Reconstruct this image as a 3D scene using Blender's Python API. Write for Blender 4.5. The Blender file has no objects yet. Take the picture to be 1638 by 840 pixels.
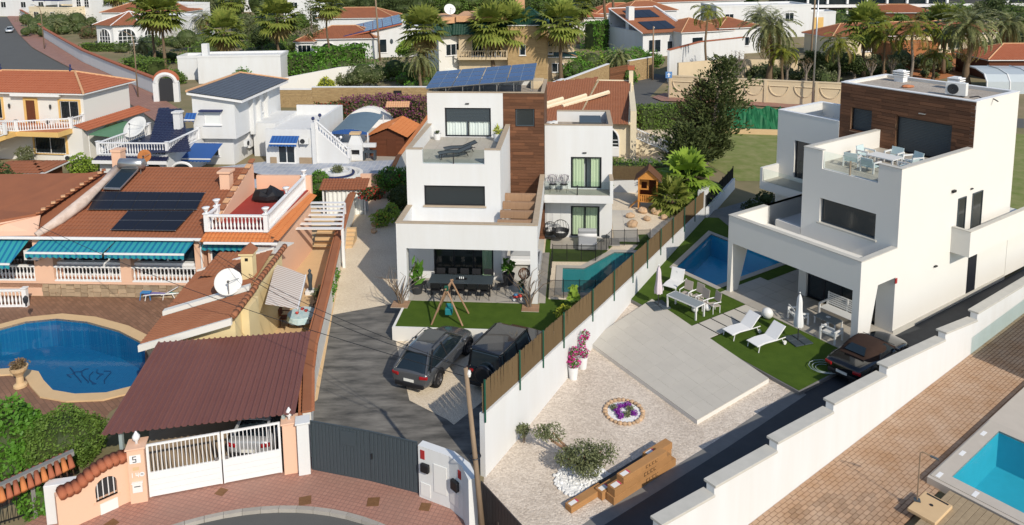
import bpy,bmesh,math,random
import numpy as np
from mathutils import Vector,Matrix
from mathutils.geometry import tessellate_polygon
R_=math.radians; PI=math.pi
SC=bpy.context.scene; COL=SC.collection
# ------------------------------------------------------------------ camera
CAM_H,CAM_F,CAM_P,CAM_R,CAM_PY=19.0,1200.0,R_(7.82),R_(-0.61),93.0
_c,_s=math.cos(CAM_P),math.sin(CAM_P)
_A=np.array([[1,0,0],[0,-_s,-_c],[0,_c,-_s]]); _cr,_sr=math.cos(CAM_R),math.sin(CAM_R)
_A=np.array([[_cr,-_sr,0],[_sr,_cr,0],[0,0,1]])@_A
cd=bpy.data.cameras.new('camera'); cam=bpy.data.objects.new('camera',cd); COL.objects.link(cam)
cd.sensor_width=36; cd.lens=CAM_F/1638*36; cd.shift_y=-(420-CAM_PY)/1638
cd.clip_end=3000; cd.clip_start=.5
cam.matrix_world=Matrix(((_A[0][0],-_A[1][0],-_A[2][0],0),(_A[0][1],-_A[1][1],-_A[2][1],0),(_A[0][2],-_A[1][2],-_A[2][2],CAM_H),(0,0,0,1)))
SC.camera=cam
# ------------------------------------------------------------------ sky, sun, exposure
SUN_EL,SUN_AZ=R_(36),math.atan2(.495,-.869)
w=bpy.data.worlds.new('World'); SC.world=w; w.use_nodes=True
nt=w.node_tree; bg=nt.nodes['Background']; sky=nt.nodes.new('ShaderNodeTexSky'); sky.sky_type='NISHITA'
sky.sun_disc=False; sky.sun_elevation=SUN_EL; sky.sun_rotation=SUN_AZ; sky.air_density=1.0; sky.dust_density=.6
nt.links.new(sky.outputs[0],bg.inputs[0]); bg.inputs[1].default_value=.145
sl=bpy.data.lights.new('sun','SUN'); sl.energy=4.0; sl.angle=R_(.53); sl.color=(1,.92,.79)
so=bpy.data.objects.new('sun',sl); COL.objects.link(so)
so.rotation_euler=Vector((-.495*math.cos(SUN_EL),.869*math.cos(SUN_EL),-math.sin(SUN_EL))).to_track_quat('-Z','Y').to_euler()
so.location=(30,-50,60)
vs=SC.view_settings; vs.view_transform='Standard'; vs.look='None'; vs.exposure=0.0; vs.gamma=1; vs.use_curve_mapping=False
SC.cycles.max_bounces=6; SC.cycles.transparent_max_bounces=12; SC.cycles.caustics_reflective=False; SC.cycles.caustics_refractive=False

# ------------------------------------------------------------------ survey: a measured direction met with a level or upright plane of the site
def ray(x,y):return _A.T@np.array([(x-819)/CAM_F,(y-CAM_PY)/CAM_F,1.0])
def G(x,y,z=0.0):
    d=ray(x,y); t=(z-CAM_H)/d[2]; return Vector((t*d[0],t*d[1],z))
def Gs(pts,z=0.0):return[G(x,y,z) for x,y in pts]
def hgt(bx,by,ty,z0=0.0):
    g=G(bx,by,z0); r=math.hypot(g.x,g.y)
    d=ray(bx,ty); return CAM_H+d[2]*(g.y/d[1])-z0
class Frame:
    def __init__(s,o,deg):
        s.o=Vector((o[0],o[1],0)); s.a=R_(deg); s.u=Vector((math.cos(s.a),math.sin(s.a),0)); s.v=Vector((-math.sin(s.a),math.cos(s.a),0))
    def loc(s,p):q=Vector(p)-s.o; return Vector((q.dot(s.u),q.dot(s.v),p[2]))
    def w(s,u,v,z=0):return s.o+s.u*u+s.v*v+Vector((0,0,z))
    def pl(s,x,y,v):
        d=Vector(ray(x,y)); C=Vector((0,0,CAM_H)); t=(v-(C-s.o).dot(s.v))/d.dot(s.v); X=C+d*t; return(X-s.o).dot(s.u),X.z
    def g(s,x,y,z=0):return s.loc(G(x,y,z))

# ------------------------------------------------------------------ materials
MATS={}
def srgb(h):
    h=h.lstrip('#'); c=[int(h[i:i+2],16)/255 for i in(0,2,4)]
    return tuple((x/12.92 if x<=.04045 else((x+.055)/1.055)**2.4) for x in c)
def _n(nt,t,**k):
    n=nt.nodes.new('ShaderNode'+t)
    for a,b in k.items():setattr(n,a,b)
    return n
def M(name,col,rough=.6,spec=.3,metal=0.0,var=.0,vs_=2.0,col2=None,bump=0.0,bs=40.0,rnd=0.0,emit=None,coat=0.0,tr=0.0,detail=4,streak=False,sub=None):
    """noise-varied material; var mixes towards col2, rnd varies value per object"""
    if name in MATS:return MATS[name]
    m=bpy.data.materials.new(name); m.use_nodes=True; nt=m.node_tree; b=nt.nodes['Principled BSDF']; L=nt.links.new
    b.inputs['Roughness'].default_value=rough; b.inputs['Specular IOR Level'].default_value=spec; b.inputs['Metallic'].default_value=metal
    b.inputs['Coat Weight'].default_value=coat; b.inputs['Coat Roughness'].default_value=.04
    c=(*col,1); b.inputs['Base Color'].default_value=c
    out=None
    geo=_n(nt,'NewGeometry'); pos=geo.outputs['Position']
    if var>0:
        if streak:
            mp=_n(nt,'Mapping'); mp.inputs['Scale'].default_value=streak if isinstance(streak,tuple) else(1,1,.12); L(pos,mp.inputs[0]); p2=mp.outputs[0]
        else:p2=pos
        no=_n(nt,'TexNoise'); no.inputs['Scale'].default_value=vs_; no.inputs['Detail'].default_value=detail; no.inputs['Roughness'].default_value=.62; L(p2,no.inputs['Vector'])
        rp=_n(nt,'ValToRGB'); rp.color_ramp.elements[0].position=.5-.22; rp.color_ramp.elements[1].position=.5+.22; L(no.outputs[0],rp.inputs[0])
        mu=_n(nt,'Math',operation='MULTIPLY'); mu.inputs[1].default_value=var; L(rp.outputs[0],mu.inputs[0])
        mx=_n(nt,'Mix',data_type='RGBA'); mx.inputs[6].default_value=c; mx.inputs[7].default_value=(*(col2 or tuple(x*.6 for x in col)),1); L(mu.outputs[0],mx.inputs[0]); out=mx.outputs[2]
    if rnd>0:
        oi=_n(nt,'ObjectInfo'); mr=_n(nt,'MapRange'); mr.inputs[3].default_value=1-rnd; mr.inputs[4].default_value=1+rnd; L(oi.outputs['Random'],mr.inputs[0])
        hs=_n(nt,'HueSaturation'); L(mr.outputs[0],hs.inputs['Value'])
        if out:L(out,hs.inputs['Color'])
        else:hs.inputs['Color'].default_value=c
        out=hs.outputs[0]
    if out:L(out,b.inputs['Base Color'])
    if bump>0:
        n2=_n(nt,'TexNoise'); n2.inputs['Scale'].default_value=bs; n2.inputs['Detail'].default_value=3; L(pos,n2.inputs['Vector'])
        bp=_n(nt,'Bump'); bp.inputs['Strength'].default_value=bump; bp.inputs['Distance'].default_value=.02; L(n2.outputs[0],bp.inputs['Height']); L(bp.outputs[0],b.inputs['Normal'])
    if tr>0:
        b.inputs['Transmission Weight'].default_value=0; b.inputs['Subsurface Weight'].default_value=0
    if emit:b.inputs['Emission Color'].default_value=(*emit,1); b.inputs['Emission Strength'].default_value=1
    MATS[name]=m; return m
def base_in(m):
    b=m.node_tree.nodes['Principled BSDF']; return m.node_tree,b
def leafM(name,col,col2,rough=.55,vs_=1.3,rnd=.12,tl=.25):
    """leaf: two-scale noise colour and some light let through the blade"""
    if name in MATS:return MATS[name]
    m=M(name,col,rough,.25,var=1.0,vs_=vs_,col2=col2,rnd=rnd,detail=6); nt,b=base_in(m)
    src=b.inputs['Base Color'].links[0].from_socket
    t=_n(nt,'BsdfTranslucent'); mx=_n(nt,'MixShader'); mx.inputs[0].default_value=tl
    nt.links.new(src,t.inputs[0]); nt.links.new(b.outputs[0],mx.inputs[1]); nt.links.new(t.outputs[0],mx.inputs[2])
    nt.links.new(mx.outputs[0],nt.nodes['Material Output'].inputs[0]); return m
def glassM(name,tint,refl=1.0,rough=.02,ior=1.45):
    """thin clear pane: tinted transparency plus Fresnel gloss"""
    if name in MATS:return MATS[name]
    m=bpy.data.materials.new(name); m.use_nodes=True; nt=m.node_tree; nt.nodes.remove(nt.nodes['Principled BSDF'])
    t=_n(nt,'BsdfTransparent'); t.inputs[0].default_value=(*tint,1); g=_n(nt,'BsdfGlossy'); g.inputs['Roughness'].default_value=rough
    f=_n(nt,'LayerWeight'); pw=_n(nt,'Math',operation='POWER'); pw.inputs[1].default_value=4.5; mx=_n(nt,'MixShader'); mu=_n(nt,'Math',operation='MULTIPLY_ADD'); mu.inputs[1].default_value=.85*refl; mu.inputs[2].default_value=.04*refl
    nt.links.new(f.outputs['Facing'],pw.inputs[0]); nt.links.new(pw.outputs[0],mu.inputs[0]); nt.links.new(mu.outputs[0],mx.inputs[0]); nt.links.new(t.outputs[0],mx.inputs[1]); nt.links.new(g.outputs[0],mx.inputs[2]); nt.links.new(mx.outputs[0],nt.nodes['Material Output'].inputs[0])
    MATS[name]=m; return m
def waterM(name,tint):
    m=glassM(name,tint,.5,.04,1.3); nt=m.node_tree
    g=_n(nt,'NewGeometry'); n=_n(nt,'TexNoise'); n.inputs['Scale'].default_value=3.2; n.inputs['Detail'].default_value=3; nt.links.new(g.outputs['Position'],n.inputs['Vector'])
    b=_n(nt,'Bump'); b.inputs['Strength'].default_value=.06; b.inputs['Distance'].default_value=.05; nt.links.new(n.outputs[0],b.inputs['Height'])
    for x in nt.nodes:
        if x.type in('BSDF_GLOSSY','LAYER_WEIGHT'):nt.links.new(b.outputs[0],x.inputs['Normal'])
    return m
def gridM(name,col,col2,mortar,sx,sy,ms=.02,ang=0,rough=.7,bump=.4,off=.5,var=.3,dirt=None):
    """brick / tile grid laid in plan, sx by sy metres"""
    if name in MATS:return MATS[name]
    m=M(name,col,rough); nt,b=base_in(m); L=nt.links.new
    g=_n(nt,'NewGeometry'); mp=_n(nt,'Mapping'); mp.inputs['Rotation'].default_value=(0,0,ang); L(g.outputs['Position'],mp.inputs[0])
    br=_n(nt,'TexBrick'); br.offset=off; br.inputs['Color1'].default_value=(*col,1); br.inputs['Color2'].default_value=(*col2,1); br.inputs['Mortar'].default_value=(*mortar,1)
    br.inputs['Scale'].default_value=1; br.inputs['Brick Width'].default_value=sx; br.inputs['Row Height'].default_value=sy; br.inputs['Mortar Size'].default_value=ms; br.inputs['Mortar Smooth'].default_value=.2; br.inputs['Bias'].default_value=0
    L(mp.outputs[0],br.inputs[0])
    no=_n(nt,'TexNoise'); no.inputs['Scale'].default_value=.7; no.inputs['Detail'].default_value=5; L(g.outputs['Position'],no.inputs['Vector'])
    mr=_n(nt,'MapRange'); mr.inputs[1].default_value=.3; mr.inputs[2].default_value=.7; mr.inputs[3].default_value=0; mr.inputs[4].default_value=var; L(no.outputs[0],mr.inputs[0])
    mx=_n(nt,'Mix',data_type='RGBA'); mx.inputs[7].default_value=(*(dirt or tuple(x*.5 for x in col)),1); L(mr.outputs[0],mx.inputs[0]); L(br.outputs[0],mx.inputs[6]); L(mx.outputs[2],b.inputs['Base Color'])
    bp=_n(nt,'Bump'); bp.inputs['Strength'].default_value=bump; bp.inputs['Distance'].default_value=.01; bp.invert=True; L(br.outputs['Fac'],bp.inputs['Height']); L(bp.outputs[0],b.inputs['Normal'])
    return m
def pebbleM(name,c1,c2,scale=22,rough=.9,bump=.6):
    """loose gravel: Voronoi stones, each its own shade"""
    if name in MATS:return MATS[name]
    m=M(name,c1,rough,.15); nt,b=base_in(m); L=nt.links.new
    g=_n(nt,'NewGeometry'); v=_n(nt,'TexVoronoi'); v.inputs['Scale'].default_value=scale; L(g.outputs['Position'],v.inputs['Vector'])
    sp=_n(nt,'SeparateColor'); L(v.outputs['Color'],sp.inputs[0])
    no=_n(nt,'TexNoise'); no.inputs['Scale'].default_value=.5; no.inputs['Detail'].default_value=5; L(g.outputs['Position'],no.inputs['Vector'])
    ad=_n(nt,'Math',operation='MULTIPLY_ADD'); ad.inputs[1].default_value=.7; L(no.outputs[0],ad.inputs[2]); L(sp.outputs[0],ad.inputs[0])
    mr=_n(nt,'MapRange'); mr.inputs[1].default_value=.3; mr.inputs[2].default_value=1.4; L(ad.outputs[0],mr.inputs[0])
    mx=_n(nt,'Mix',data_type='RGBA'); mx.inputs[6].default_value=(*c1,1); mx.inputs[7].default_value=(*c2,1); L(mr.outputs[0],mx.inputs[0]); L(mx.outputs[2],b.inputs['Base Color'])
    bp=_n(nt,'Bump'); bp.inputs['Strength'].default_value=bump; bp.inputs['Distance'].default_value=.03; bp.invert=True; L(v.outputs['Distance'],bp.inputs['Height']); L(bp.outputs[0],b.inputs['Normal'])
    return m
def stripeM(name,c1,c2,axis,period,frac=.5,rough=.7,off=0.0):
    """woven stripes along a local axis of the object"""
    if name in MATS:return MATS[name]
    m=M(name,c1,rough,.2); nt,b=base_in(m); L=nt.links.new
    tc=_n(nt,'TexCoord'); sp=_n(nt,'SeparateXYZ'); L(tc.outputs['Object'],sp.inputs[0])
    a=_n(nt,'Math',operation='MULTIPLY_ADD'); a.inputs[1].default_value=1/period; a.inputs[2].default_value=100+off; L(sp.outputs[axis],a.inputs[0])
    fr=_n(nt,'Math',operation='FRACT'); L(a.outputs[0],fr.inputs[0]); gt=_n(nt,'Math',operation='GREATER_THAN'); gt.inputs[1].default_value=frac; L(fr.outputs[0],gt.inputs[0])
    mx=_n(nt,'Mix',data_type='RGBA'); mx.inputs[6].default_value=(*c1,1); mx.inputs[7].default_value=(*c2,1); L(gt.outputs[0],mx.inputs[0]); L(mx.outputs[2],b.inputs['Base Color'])
    return m

# ------------------------------------------------------------------ mesh builder
class MB:
    def __init__(s):s.v=[]; s.f=[]
    def add(s,V,F):o=len(s.v); s.v+=[tuple(p) for p in V]; s.f+=[tuple(i+o for i in f) for f in F]; return s
    def box(s,x0,x1,y0,y1,z0,z1):
        return s.add([(x0,y0,z0),(x1,y0,z0),(x1,y1,z0),(x0,y1,z0),(x0,y0,z1),(x1,y0,z1),(x1,y1,z1),(x0,y1,z1)],
                     [(0,3,2,1),(4,5,6,7),(0,1,5,4),(1,2,6,5),(2,3,7,6),(3,0,4,7)])
    def cbox(s,c,sz,rz=0,rx=0,ry=0):
        m=Matrix.Translation(Vector(c))@Matrix.Rotation(rz,4,'Z')@Matrix.Rotation(ry,4,'Y')@Matrix.Rotation(rx,4,'X'); a,b,c_=sz[0]/2,sz[1]/2,sz[2]/2
        V=[m@Vector(p) for p in((-a,-b,-c_),(a,-b,-c_),(a,b,-c_),(-a,b,-c_),(-a,-b,c_),(a,-b,c_),(a,b,c_),(-a,b,c_))]
        return s.add(V,[(0,3,2,1),(4,5,6,7),(0,1,5,4),(1,2,6,5),(2,3,7,6),(3,0,4,7)])
    def prism(s,poly,z0,z1,caps=True):
        n=len(poly); V=[(p[0],p[1],z0) for p in poly]+[(p[0],p[1],z1) for p in poly]
        F=[(i,(i+1)%n,n+(i+1)%n,n+i) for i in range(n)]
        s.add(V,F)
        if caps:
            for t in tessellate_polygon([[Vector((p[0],p[1],0)) for p in poly]]):
                o=len(s.v)-2*n; s.f.append((t[0]+o+n,t[1]+o+n,t[2]+o+n)); s.f.append((t[2]+o,t[1]+o,t[0]+o))
        return s
    def extr(s,poly3,vec):
        """closed planar loop of 3-D points pushed along vec"""
        n=len(poly3); A=[Vector(p) for p in poly3]; B=[p+Vector(vec) for p in A]
        F=[(i,(i+1)%n,n+(i+1)%n,n+i) for i in range(n)]+[tuple(range(n-1,-1,-1)),tuple(range(n,2*n))]
        return s.add(A+B,F)
    def sheet(s,poly,z=0,holes=()):
        loops=[[Vector((p[0],p[1],p[2] if len(p)>2 and z is None else z)) for p in l] for l in(poly,*holes)]
        V=[p for l in loops for p in l]; return s.add(V,[tuple(t) for t in tessellate_polygon(loops)])
    def tube(s,pts,r,n=8,cap=True):
        P=[Vector(p) for p in pts]; rr=r if isinstance(r,(list,tuple)) else[r]*len(P); o=len(s.v); ref=None
        for i,p in enumerate(P):
            t=(P[min(i+1,len(P)-1)]-P[max(i-1,0)]).normalized()
            if ref is None:ref=t.orthogonal().normalized()
            a=(ref-t*ref.dot(t)).normalized(); ref=a; b=t.cross(a)
            s.v+=[tuple(p+(a*math.cos(2*PI*k/n)+b*math.sin(2*PI*k/n))*rr[i]) for k in range(n)]
        for i in range(len(P)-1):s.f+=[(o+i*n+k,o+i*n+(k+1)%n,o+(i+1)*n+(k+1)%n,o+(i+1)*n+k) for k in range(n)]
        if cap:s.f.append(tuple(o+k for k in range(n-1,-1,-1))); e=o+(len(P)-1)*n; s.f.append(tuple(e+k for k in range(n)))
        return s
    def lathe(s,prof,c=(0,0,0),n=12,sx=1,sy=1,cap=True):
        o=len(s.v)
        for r,z in prof:s.v+=[(c[0]+sx*r*math.cos(2*PI*k/n),c[1]+sy*r*math.sin(2*PI*k/n),c[2]+z) for k in range(n)]
        for i in range(len(prof)-1):s.f+=[(o+i*n+k,o+i*n+(k+1)%n,o+(i+1)*n+(k+1)%n,o+(i+1)*n+k) for k in range(n)]
        if cap:s.f.append(tuple(o+k for k in range(n-1,-1,-1))); e=o+(len(prof)-1)*n; s.f.append(tuple(e+k for k in range(n)))
        return s
    def ball(s,c,r,n=12,m=8):
        rr=r if isinstance(r,tuple) else(r,r,r); o=len(s.v)
        for i in range(m+1):
            a=PI*i/m
            for k in range(n):s.v.append((c[0]+rr[0]*math.sin(a)*math.cos(2*PI*k/n),c[1]+rr[1]*math.sin(a)*math.sin(2*PI*k/n),c[2]-rr[2]*math.cos(a)))
        for i in range(m):s.f+=[(o+i*n+k,o+i*n+(k+1)%n,o+(i+1)*n+(k+1)%n,o+(i+1)*n+k) for k in range(n)]
        return s
    def wall(s,ax,a0,a1,z0,z1,t0,t1,holes=()):
        """upright wall along x ('x') or y ('y') with rectangular openings"""
        A=sorted({a0,a1,*[h for q in holes for h in q[:2] if a0<h<a1]}); Z=sorted({z0,z1,*[h for q in holes for h in q[2:4] if z0<h<z1]})
        sol={}
        for i in range(len(A)-1):
            for j in range(len(Z)-1):
                ca,cz=(A[i]+A[i+1])/2,(Z[j]+Z[j+1])/2
                sol[i,j]=not any(h[0]<ca<h[1] and h[2]<cz<h[3] for h in holes)
        P=(lambda a,t,z:(a,t,z)) if ax=='x' else(lambda a,t,z:(t,a,z))
        q=lambda*p:s.add([P(*k) for k in p],[(0,1,2,3)])
        for(i,j),ok in sol.items():
            if not ok:continue
            x0,x1,y0,y1=A[i],A[i+1],Z[j],Z[j+1]
            q((x0,t0,y0),(x1,t0,y0),(x1,t0,y1),(x0,t0,y1)); q((x1,t1,y0),(x0,t1,y0),(x0,t1,y1),(x1,t1,y1))
            if not sol.get((i-1,j)):q((x0,t1,y0),(x0,t0,y0),(x0,t0,y1),(x0,t1,y1))
            if not sol.get((i+1,j)):q((x1,t0,y0),(x1,t1,y0),(x1,t1,y1),(x1,t0,y1))
            if not sol.get((i,j-1)):q((x0,t0,y0),(x0,t1,y0),(x1,t1,y0),(x1,t0,y0))
            if not sol.get((i,j+1)):q((x0,t0,y1),(x1,t0,y1),(x1,t1,y1),(x0,t1,y1))
        return s
    def xf(s,m):s.v=[tuple(m@Vector(p)) for p in s.v]; return s
def mesh(mb,mat,name='m',smooth=False,fix=True):
    me=bpy.data.meshes.new(name); me.from_pydata(mb.v,[],mb.f)
    if fix and len(mb.f)<6000:
        b=bmesh.new(); b.from_mesh(me); bmesh.ops.remove_doubles(b,verts=b.verts,dist=1e-5); bmesh.ops.recalc_face_normals(b,faces=b.faces); b.to_mesh(me); b.free()
    if mat:me.materials.append(mat)
    if smooth:me.polygons.foreach_set('use_smooth',[True]*len(me.polygons))
    me.update(); return me
def npmesh(V,nq,k,mat,name='leaf'):
    """nq separate k-gons from a vertex array"""
    me=bpy.data.meshes.new(name); me.vertices.add(len(V)); me.vertices.foreach_set('co',np.asarray(V,dtype=np.float32).ravel())
    me.loops.add(nq*k); me.loops.foreach_set('vertex_index',np.arange(nq*k,dtype=np.int32)); me.polygons.add(nq)
    me.polygons.foreach_set('loop_start',np.arange(0,nq*k,k,dtype=np.int32)); me.polygons.foreach_set('loop_total',np.full(nq,k,dtype=np.int32))
    if mat:me.materials.append(mat)
    me.update(calc_edges=True); return me
def obj(name,mb,mat,parent=None,loc=None,smooth=False,bev=0.0,rz=0.0,kind=None,fix=True):
    me=mesh(mb,mat,name,smooth,fix) if isinstance(mb,MB) else mb
    o=bpy.data.objects.new(name,me); COL.objects.link(o)
    if parent:o.parent=parent
    if loc is not None:o.location=loc
    if rz:o.rotation_euler=(0,0,rz)
    if kind:o['kind']=kind
    if bev>0:
        m=o.modifiers.new('bevel','BEVEL'); m.width=bev; m.segments=2; m.limit_method='ANGLE'; m.angle_limit=R_(40)
    return o
def tag(o,label,cat,group=None):
    o['label']=label; o['category']=cat
    if group:o['group']=group
    return o
def thing(name,label,cat,loc=(0,0,0),rz=0.0,group=None,sc=1.0):
    o=bpy.data.objects.new(name,None); COL.objects.link(o); o.location=loc; o.rotation_euler=(0,0,rz); o.scale=(sc,sc,sc); o.empty_display_size=.2
    return tag(o,label,cat,group)
def struct(name,mb,mat,parent=None,**k):
    o=obj(name,mb,mat,parent,**k)
    if not parent:o['kind']='structure'
    return o
def dup(o,parent=None):
    c=o.copy(); COL.objects.link(c); c.parent=parent
    for ch in o.children:dup(ch,c)
    return c
def copy_of(o,label,loc,rz=0.0,sc=None,group=None):
    c=dup(o); c.location=loc; c.rotation_euler=(0,0,rz); c['label']=label
    if sc:c.scale=(sc,sc,sc) if isinstance(sc,(int,float)) else sc
    if group:c['group']=group
    return c
def tlocal(t):
    """maps world points to the thing's own axes"""
    m=Matrix.Translation(t.location)@Matrix.Rotation(t.rotation_euler[2],4,'Z'); i=m.inverted()
    return lambda p:i@Vector(p)

# ------------------------------------------------------------------ shared building pieces
def tile_roof(mb,p0,eu,ev,poly,wave=.23,row=.36,amp=.045,n=4,lift=.035):
    """barrel tiles in lapped rows over the part of a slope that lies inside poly (s along eave, t up the slope)"""
    p0,eu,ev=Vector(p0),Vector(eu).normalized(),Vector(ev).normalized(); nn=eu.cross(ev).normalized()
    if nn.z<0:nn=-nn
    S=[p[0] for p in poly]; T=[p[1] for p in poly]
    def spans(t):
        xs=[]
        for i in range(len(poly)):
            (a,b),(c,d)=poly[i],poly[(i+1)%len(poly)]
            if(b<=t)!=(d<=t):xs.append(a+(t-b)/(d-b)*(c-a))
        xs.sort(); return list(zip(xs[::2],xs[1::2]))
    t=min(T)
    while t<max(T)-.02:
        t1=min(t+row,max(T))
        for a,b in spans((t+t1)/2):
            k=max(2,int((b-a)/wave*n)); o=len(mb.v)
            for i in range(k+1):
                s=a+(b-a)*i/k; h=amp*abs(math.sin(PI*(s-min(S))/wave)) if amp else 0
                q=p0+eu*s
                mb.v.append(tuple(q+ev*t+nn*(h+lift))); mb.v.append(tuple(q+ev*t1+nn*h)); mb.v.append(tuple(q+ev*t+nn*(h-.01)))
            for i in range(k):
                e=o+3*i; mb.f.append((e,e+3,e+4,e+1)); mb.f.append((e+2,e+5,e+3,e))
        t=t1
    return mb
def baluster_mesh(h,mat,key={}):
    if(h,mat.name) not in key:
        key[h,mat.name]=mesh(MB().lathe([(.05,0),(.05,.06*h),(.03,.1*h),(.065,.3*h),(.06,.42*h),(.025,.7*h),(.03,.82*h),(.05,.9*h),(.05,h)],n=7),mat,'baluster',True)
    return key[h,mat.name]
def balustrade(t,p0,p1,z,h=.85,step=.2,mat=None,posts=(1,1),rail=True,ph=1.05):
    """rail, plinth, posts and single balusters between two local points; z may be a pair"""
    p0,p1=Vector(p0[:2]),Vector(p1[:2]); d=p1-p0; L=d.length; d.normalize(); z0,z1=z if isinstance(z,tuple) else(z,z); a=math.atan2(d.y,d.x); mat=mat or MATS['white_paint']; nr=Vector((-d.y,d.x))
    def bar(zo,w,hh):
        c=[p0+nr*w,p1+nr*w,p1-nr*w,p0-nr*w]; zz=[z0,z1,z1,z0]
        V=[(q.x,q.y,k+zo) for q,k in zip(c,zz)]+[(q.x,q.y,k+zo+hh) for q,k in zip(c,zz)]
        return MB().add(V,[(0,3,2,1),(4,5,6,7),(0,1,5,4),(1,2,6,5),(2,3,7,6),(3,0,4,7)])
    obj('base_rail',bar(0,.09,.08),mat,t,bev=.01); obj('hand_rail',bar(h-.1,.1,.1),mat,t,bev=.012)
    bm=baluster_mesh(round(h-.18,3),mat); n=max(1,int(L/step))
    for i in range(n):
        f=(i+.5)/n; q=p0.lerp(p1,f); obj('baluster',bm,None,t,loc=(q.x,q.y,z0+(z1-z0)*f+.08))
    for k,(p,zz) in enumerate(((p0,z0),(p1,z1))):
        if posts[k]:obj('post',MB().cbox((p.x,p.y,zz+ph*h/2),(.24,.24,ph*h),a).cbox((p.x,p.y,zz+ph*h+.03),(.32,.32,.06),a),mat,t,bev=.01)
def window(t,ax,a0,a1,z0,z1,out,inn,frame,glass,nm=2,fw=.06,shutter=0.0,smat=None,curtain=None,depth=.06,split=None,horiz=0):
    """frame with single panes set in an opening; out/inn: face side and room side along the wall's thickness axis"""
    s=1 if inn>out else-1; P=(lambda a,y,z:(a,y,z)) if ax=='x' else(lambda a,y,z:(y,a,z))
    def bx(mb,A0,A1,Z0,Z1,y0,y1):
        y0,y1=min(y0,y1),max(y0,y1)
        return mb.box(A0,A1,y0,y1,Z0,Z1) if ax=='x' else mb.box(y0,y1,A0,A1,Z0,Z1)
    y0,y1=out,out+s*depth; m=MB()
    bx(m,a0,a0+fw,z0,z1,y0,y1); bx(m,a1-fw,a1,z0,z1,y0,y1); bx(m,a0+fw,a1-fw,z0,z0+fw,y0,y1); bx(m,a0+fw,a1-fw,z1-fw,z1,y0,y1)
    zt=z1-fw-shutter*(z1-z0)
    for k in range(1,nm):c=a0+(a1-a0)*k/nm; bx(m,c-fw*.6,c+fw*.6,z0+fw,zt,y0+s*.006,y1-s*.006)
    for k in range(1,horiz+1):c=z0+(zt-z0)*k/(horiz+1); bx(m,a0+fw,a1-fw,c-.02,c+.02,y0+s*.012,y1-s*.012)
    o=obj('window',m,frame,t)
    yp=out+s*depth*.6
    for k in range(nm):
        l=a0+(a1-a0)*k/nm+fw*.6; r=a0+(a1-a0)*(k+1)/nm-fw*.6
        obj('pane',MB().add([P(l,yp,z0+fw*.8),P(r,yp,z0+fw*.8),P(r,yp,zt),P(l,yp,zt)],[(0,1,2,3)]),glass,o)
    if shutter>0:
        sm=MB(); nsl=max(2,int(shutter*(z1-z0)/.09))
        for k in range(nsl):h=shutter*(z1-z0)/nsl; bx(sm,a0+fw,a1-fw,zt+k*h,zt+(k+1)*h-.012,y0+s*.02,y1-s*.004)
        obj('blind',sm,smat or frame,o)
    if curtain:
        for(l,r) in(split or[(a0+fw,a1-fw)]):
            n=int((r-l)/.05); V=[]; yc=out+s*(depth+.07)
            for i in range(n+1):
                a=l+(r-l)*i/n; y=yc+.035*math.sin(a*34)+.02*math.sin(a*13); V+=[P(a,y,z0+.03),P(a,y,zt)]
            obj('curtain',MB().add(V,[(2*i,2*i+2,2*i+3,2*i+1) for i in range(n)]),curtain,o,smooth=True)
    return o
def slabs(parent,name,mat,u0,u1,v0,v1,z0,z1,nu,nv,gap=.012,keep=None,jit=.002,seed=1,bev=.004):
    """a field of separate slabs sharing one mesh"""
    rg=random.Random(seed); du,dv=(u1-u0)/nu,(v1-v0)/nv
    me=mesh(MB().box(-du/2+gap/2,du/2-gap/2,-dv/2+gap/2,dv/2-gap/2,z0-z1,0),mat,name)
    for i in range(nu):
        for j in range(nv):
            c=(u0+(i+.5)*du,v0+(j+.5)*dv)
            if keep and not keep(*c):continue
            obj(name,me,None,parent,loc=(c[0],c[1],z1+rg.uniform(-jit,jit)))
def planks(parent,name,mats,ax,a0,a1,z0,z1,y,th,h,Lmin,Lmax,holes=(),seed=3):
    """horizontal cladding boards of mixed length with recessed joints, cut round openings"""
    rg=random.Random(seed); n=int(round((z1-z0)/h)); h=(z1-z0)/n
    for j in range(n):
        zz0,zz1=z0+j*h,z0+(j+1)*h-.012; zc=(zz0+zz1)/2; a=a0-rg.uniform(0,Lmin)
        while a<a1:
            b=a+rg.uniform(Lmin,Lmax); l,r=max(a,a0),min(b,a1)-.008
            segs=[(l,r)]
            for q in holes:
                if q[2]<zc<q[3]:
                    ns=[]
                    for s0,s1 in segs:
                        if s1<=q[0] or s0>=q[1]:ns.append((s0,s1))
                        else:
                            if s0<q[0]:ns.append((s0,q[0]))
                            if s1>q[1]:ns.append((q[1],s1))
                    segs=ns
            for s0,s1 in segs:
                if s1-s0>.04:
                    y0=y+rg.uniform(0,.004)
                    m=MB().box(s0,s1,y0,y+th,zz0,zz1) if ax=='x' else MB().box(y0,y+th,s0,s1,zz0,zz1)
                    obj(name,m,rg.choice(mats),parent,fix=False)
            a=b
def ac_unit(t_or_none,label,loc,rz,sc=1.0):
    t=thing('air_conditioner',label,'air conditioner',loc,rz,sc=sc)
    obj('casing',MB().box(-.42,.42,-.15,.15,.05,.62),MATS['appliance_white'],t,bev=.015)
    obj('fan_grille',MB().lathe([(.23,0),(.23,.02),(.2,.025),(.05,.012),(.05,0)],n=20).xf(Matrix.Translation((-.1,-.15,.33))@Matrix.Rotation(PI/2,4,'X')),MATS['dark_grey'],t)
    for k in(-.3,.3):obj('foot',MB().box(k-.04,k+.04,-.17,.17,0,.05),MATS['dark_grey'],t)
    return t
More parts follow.
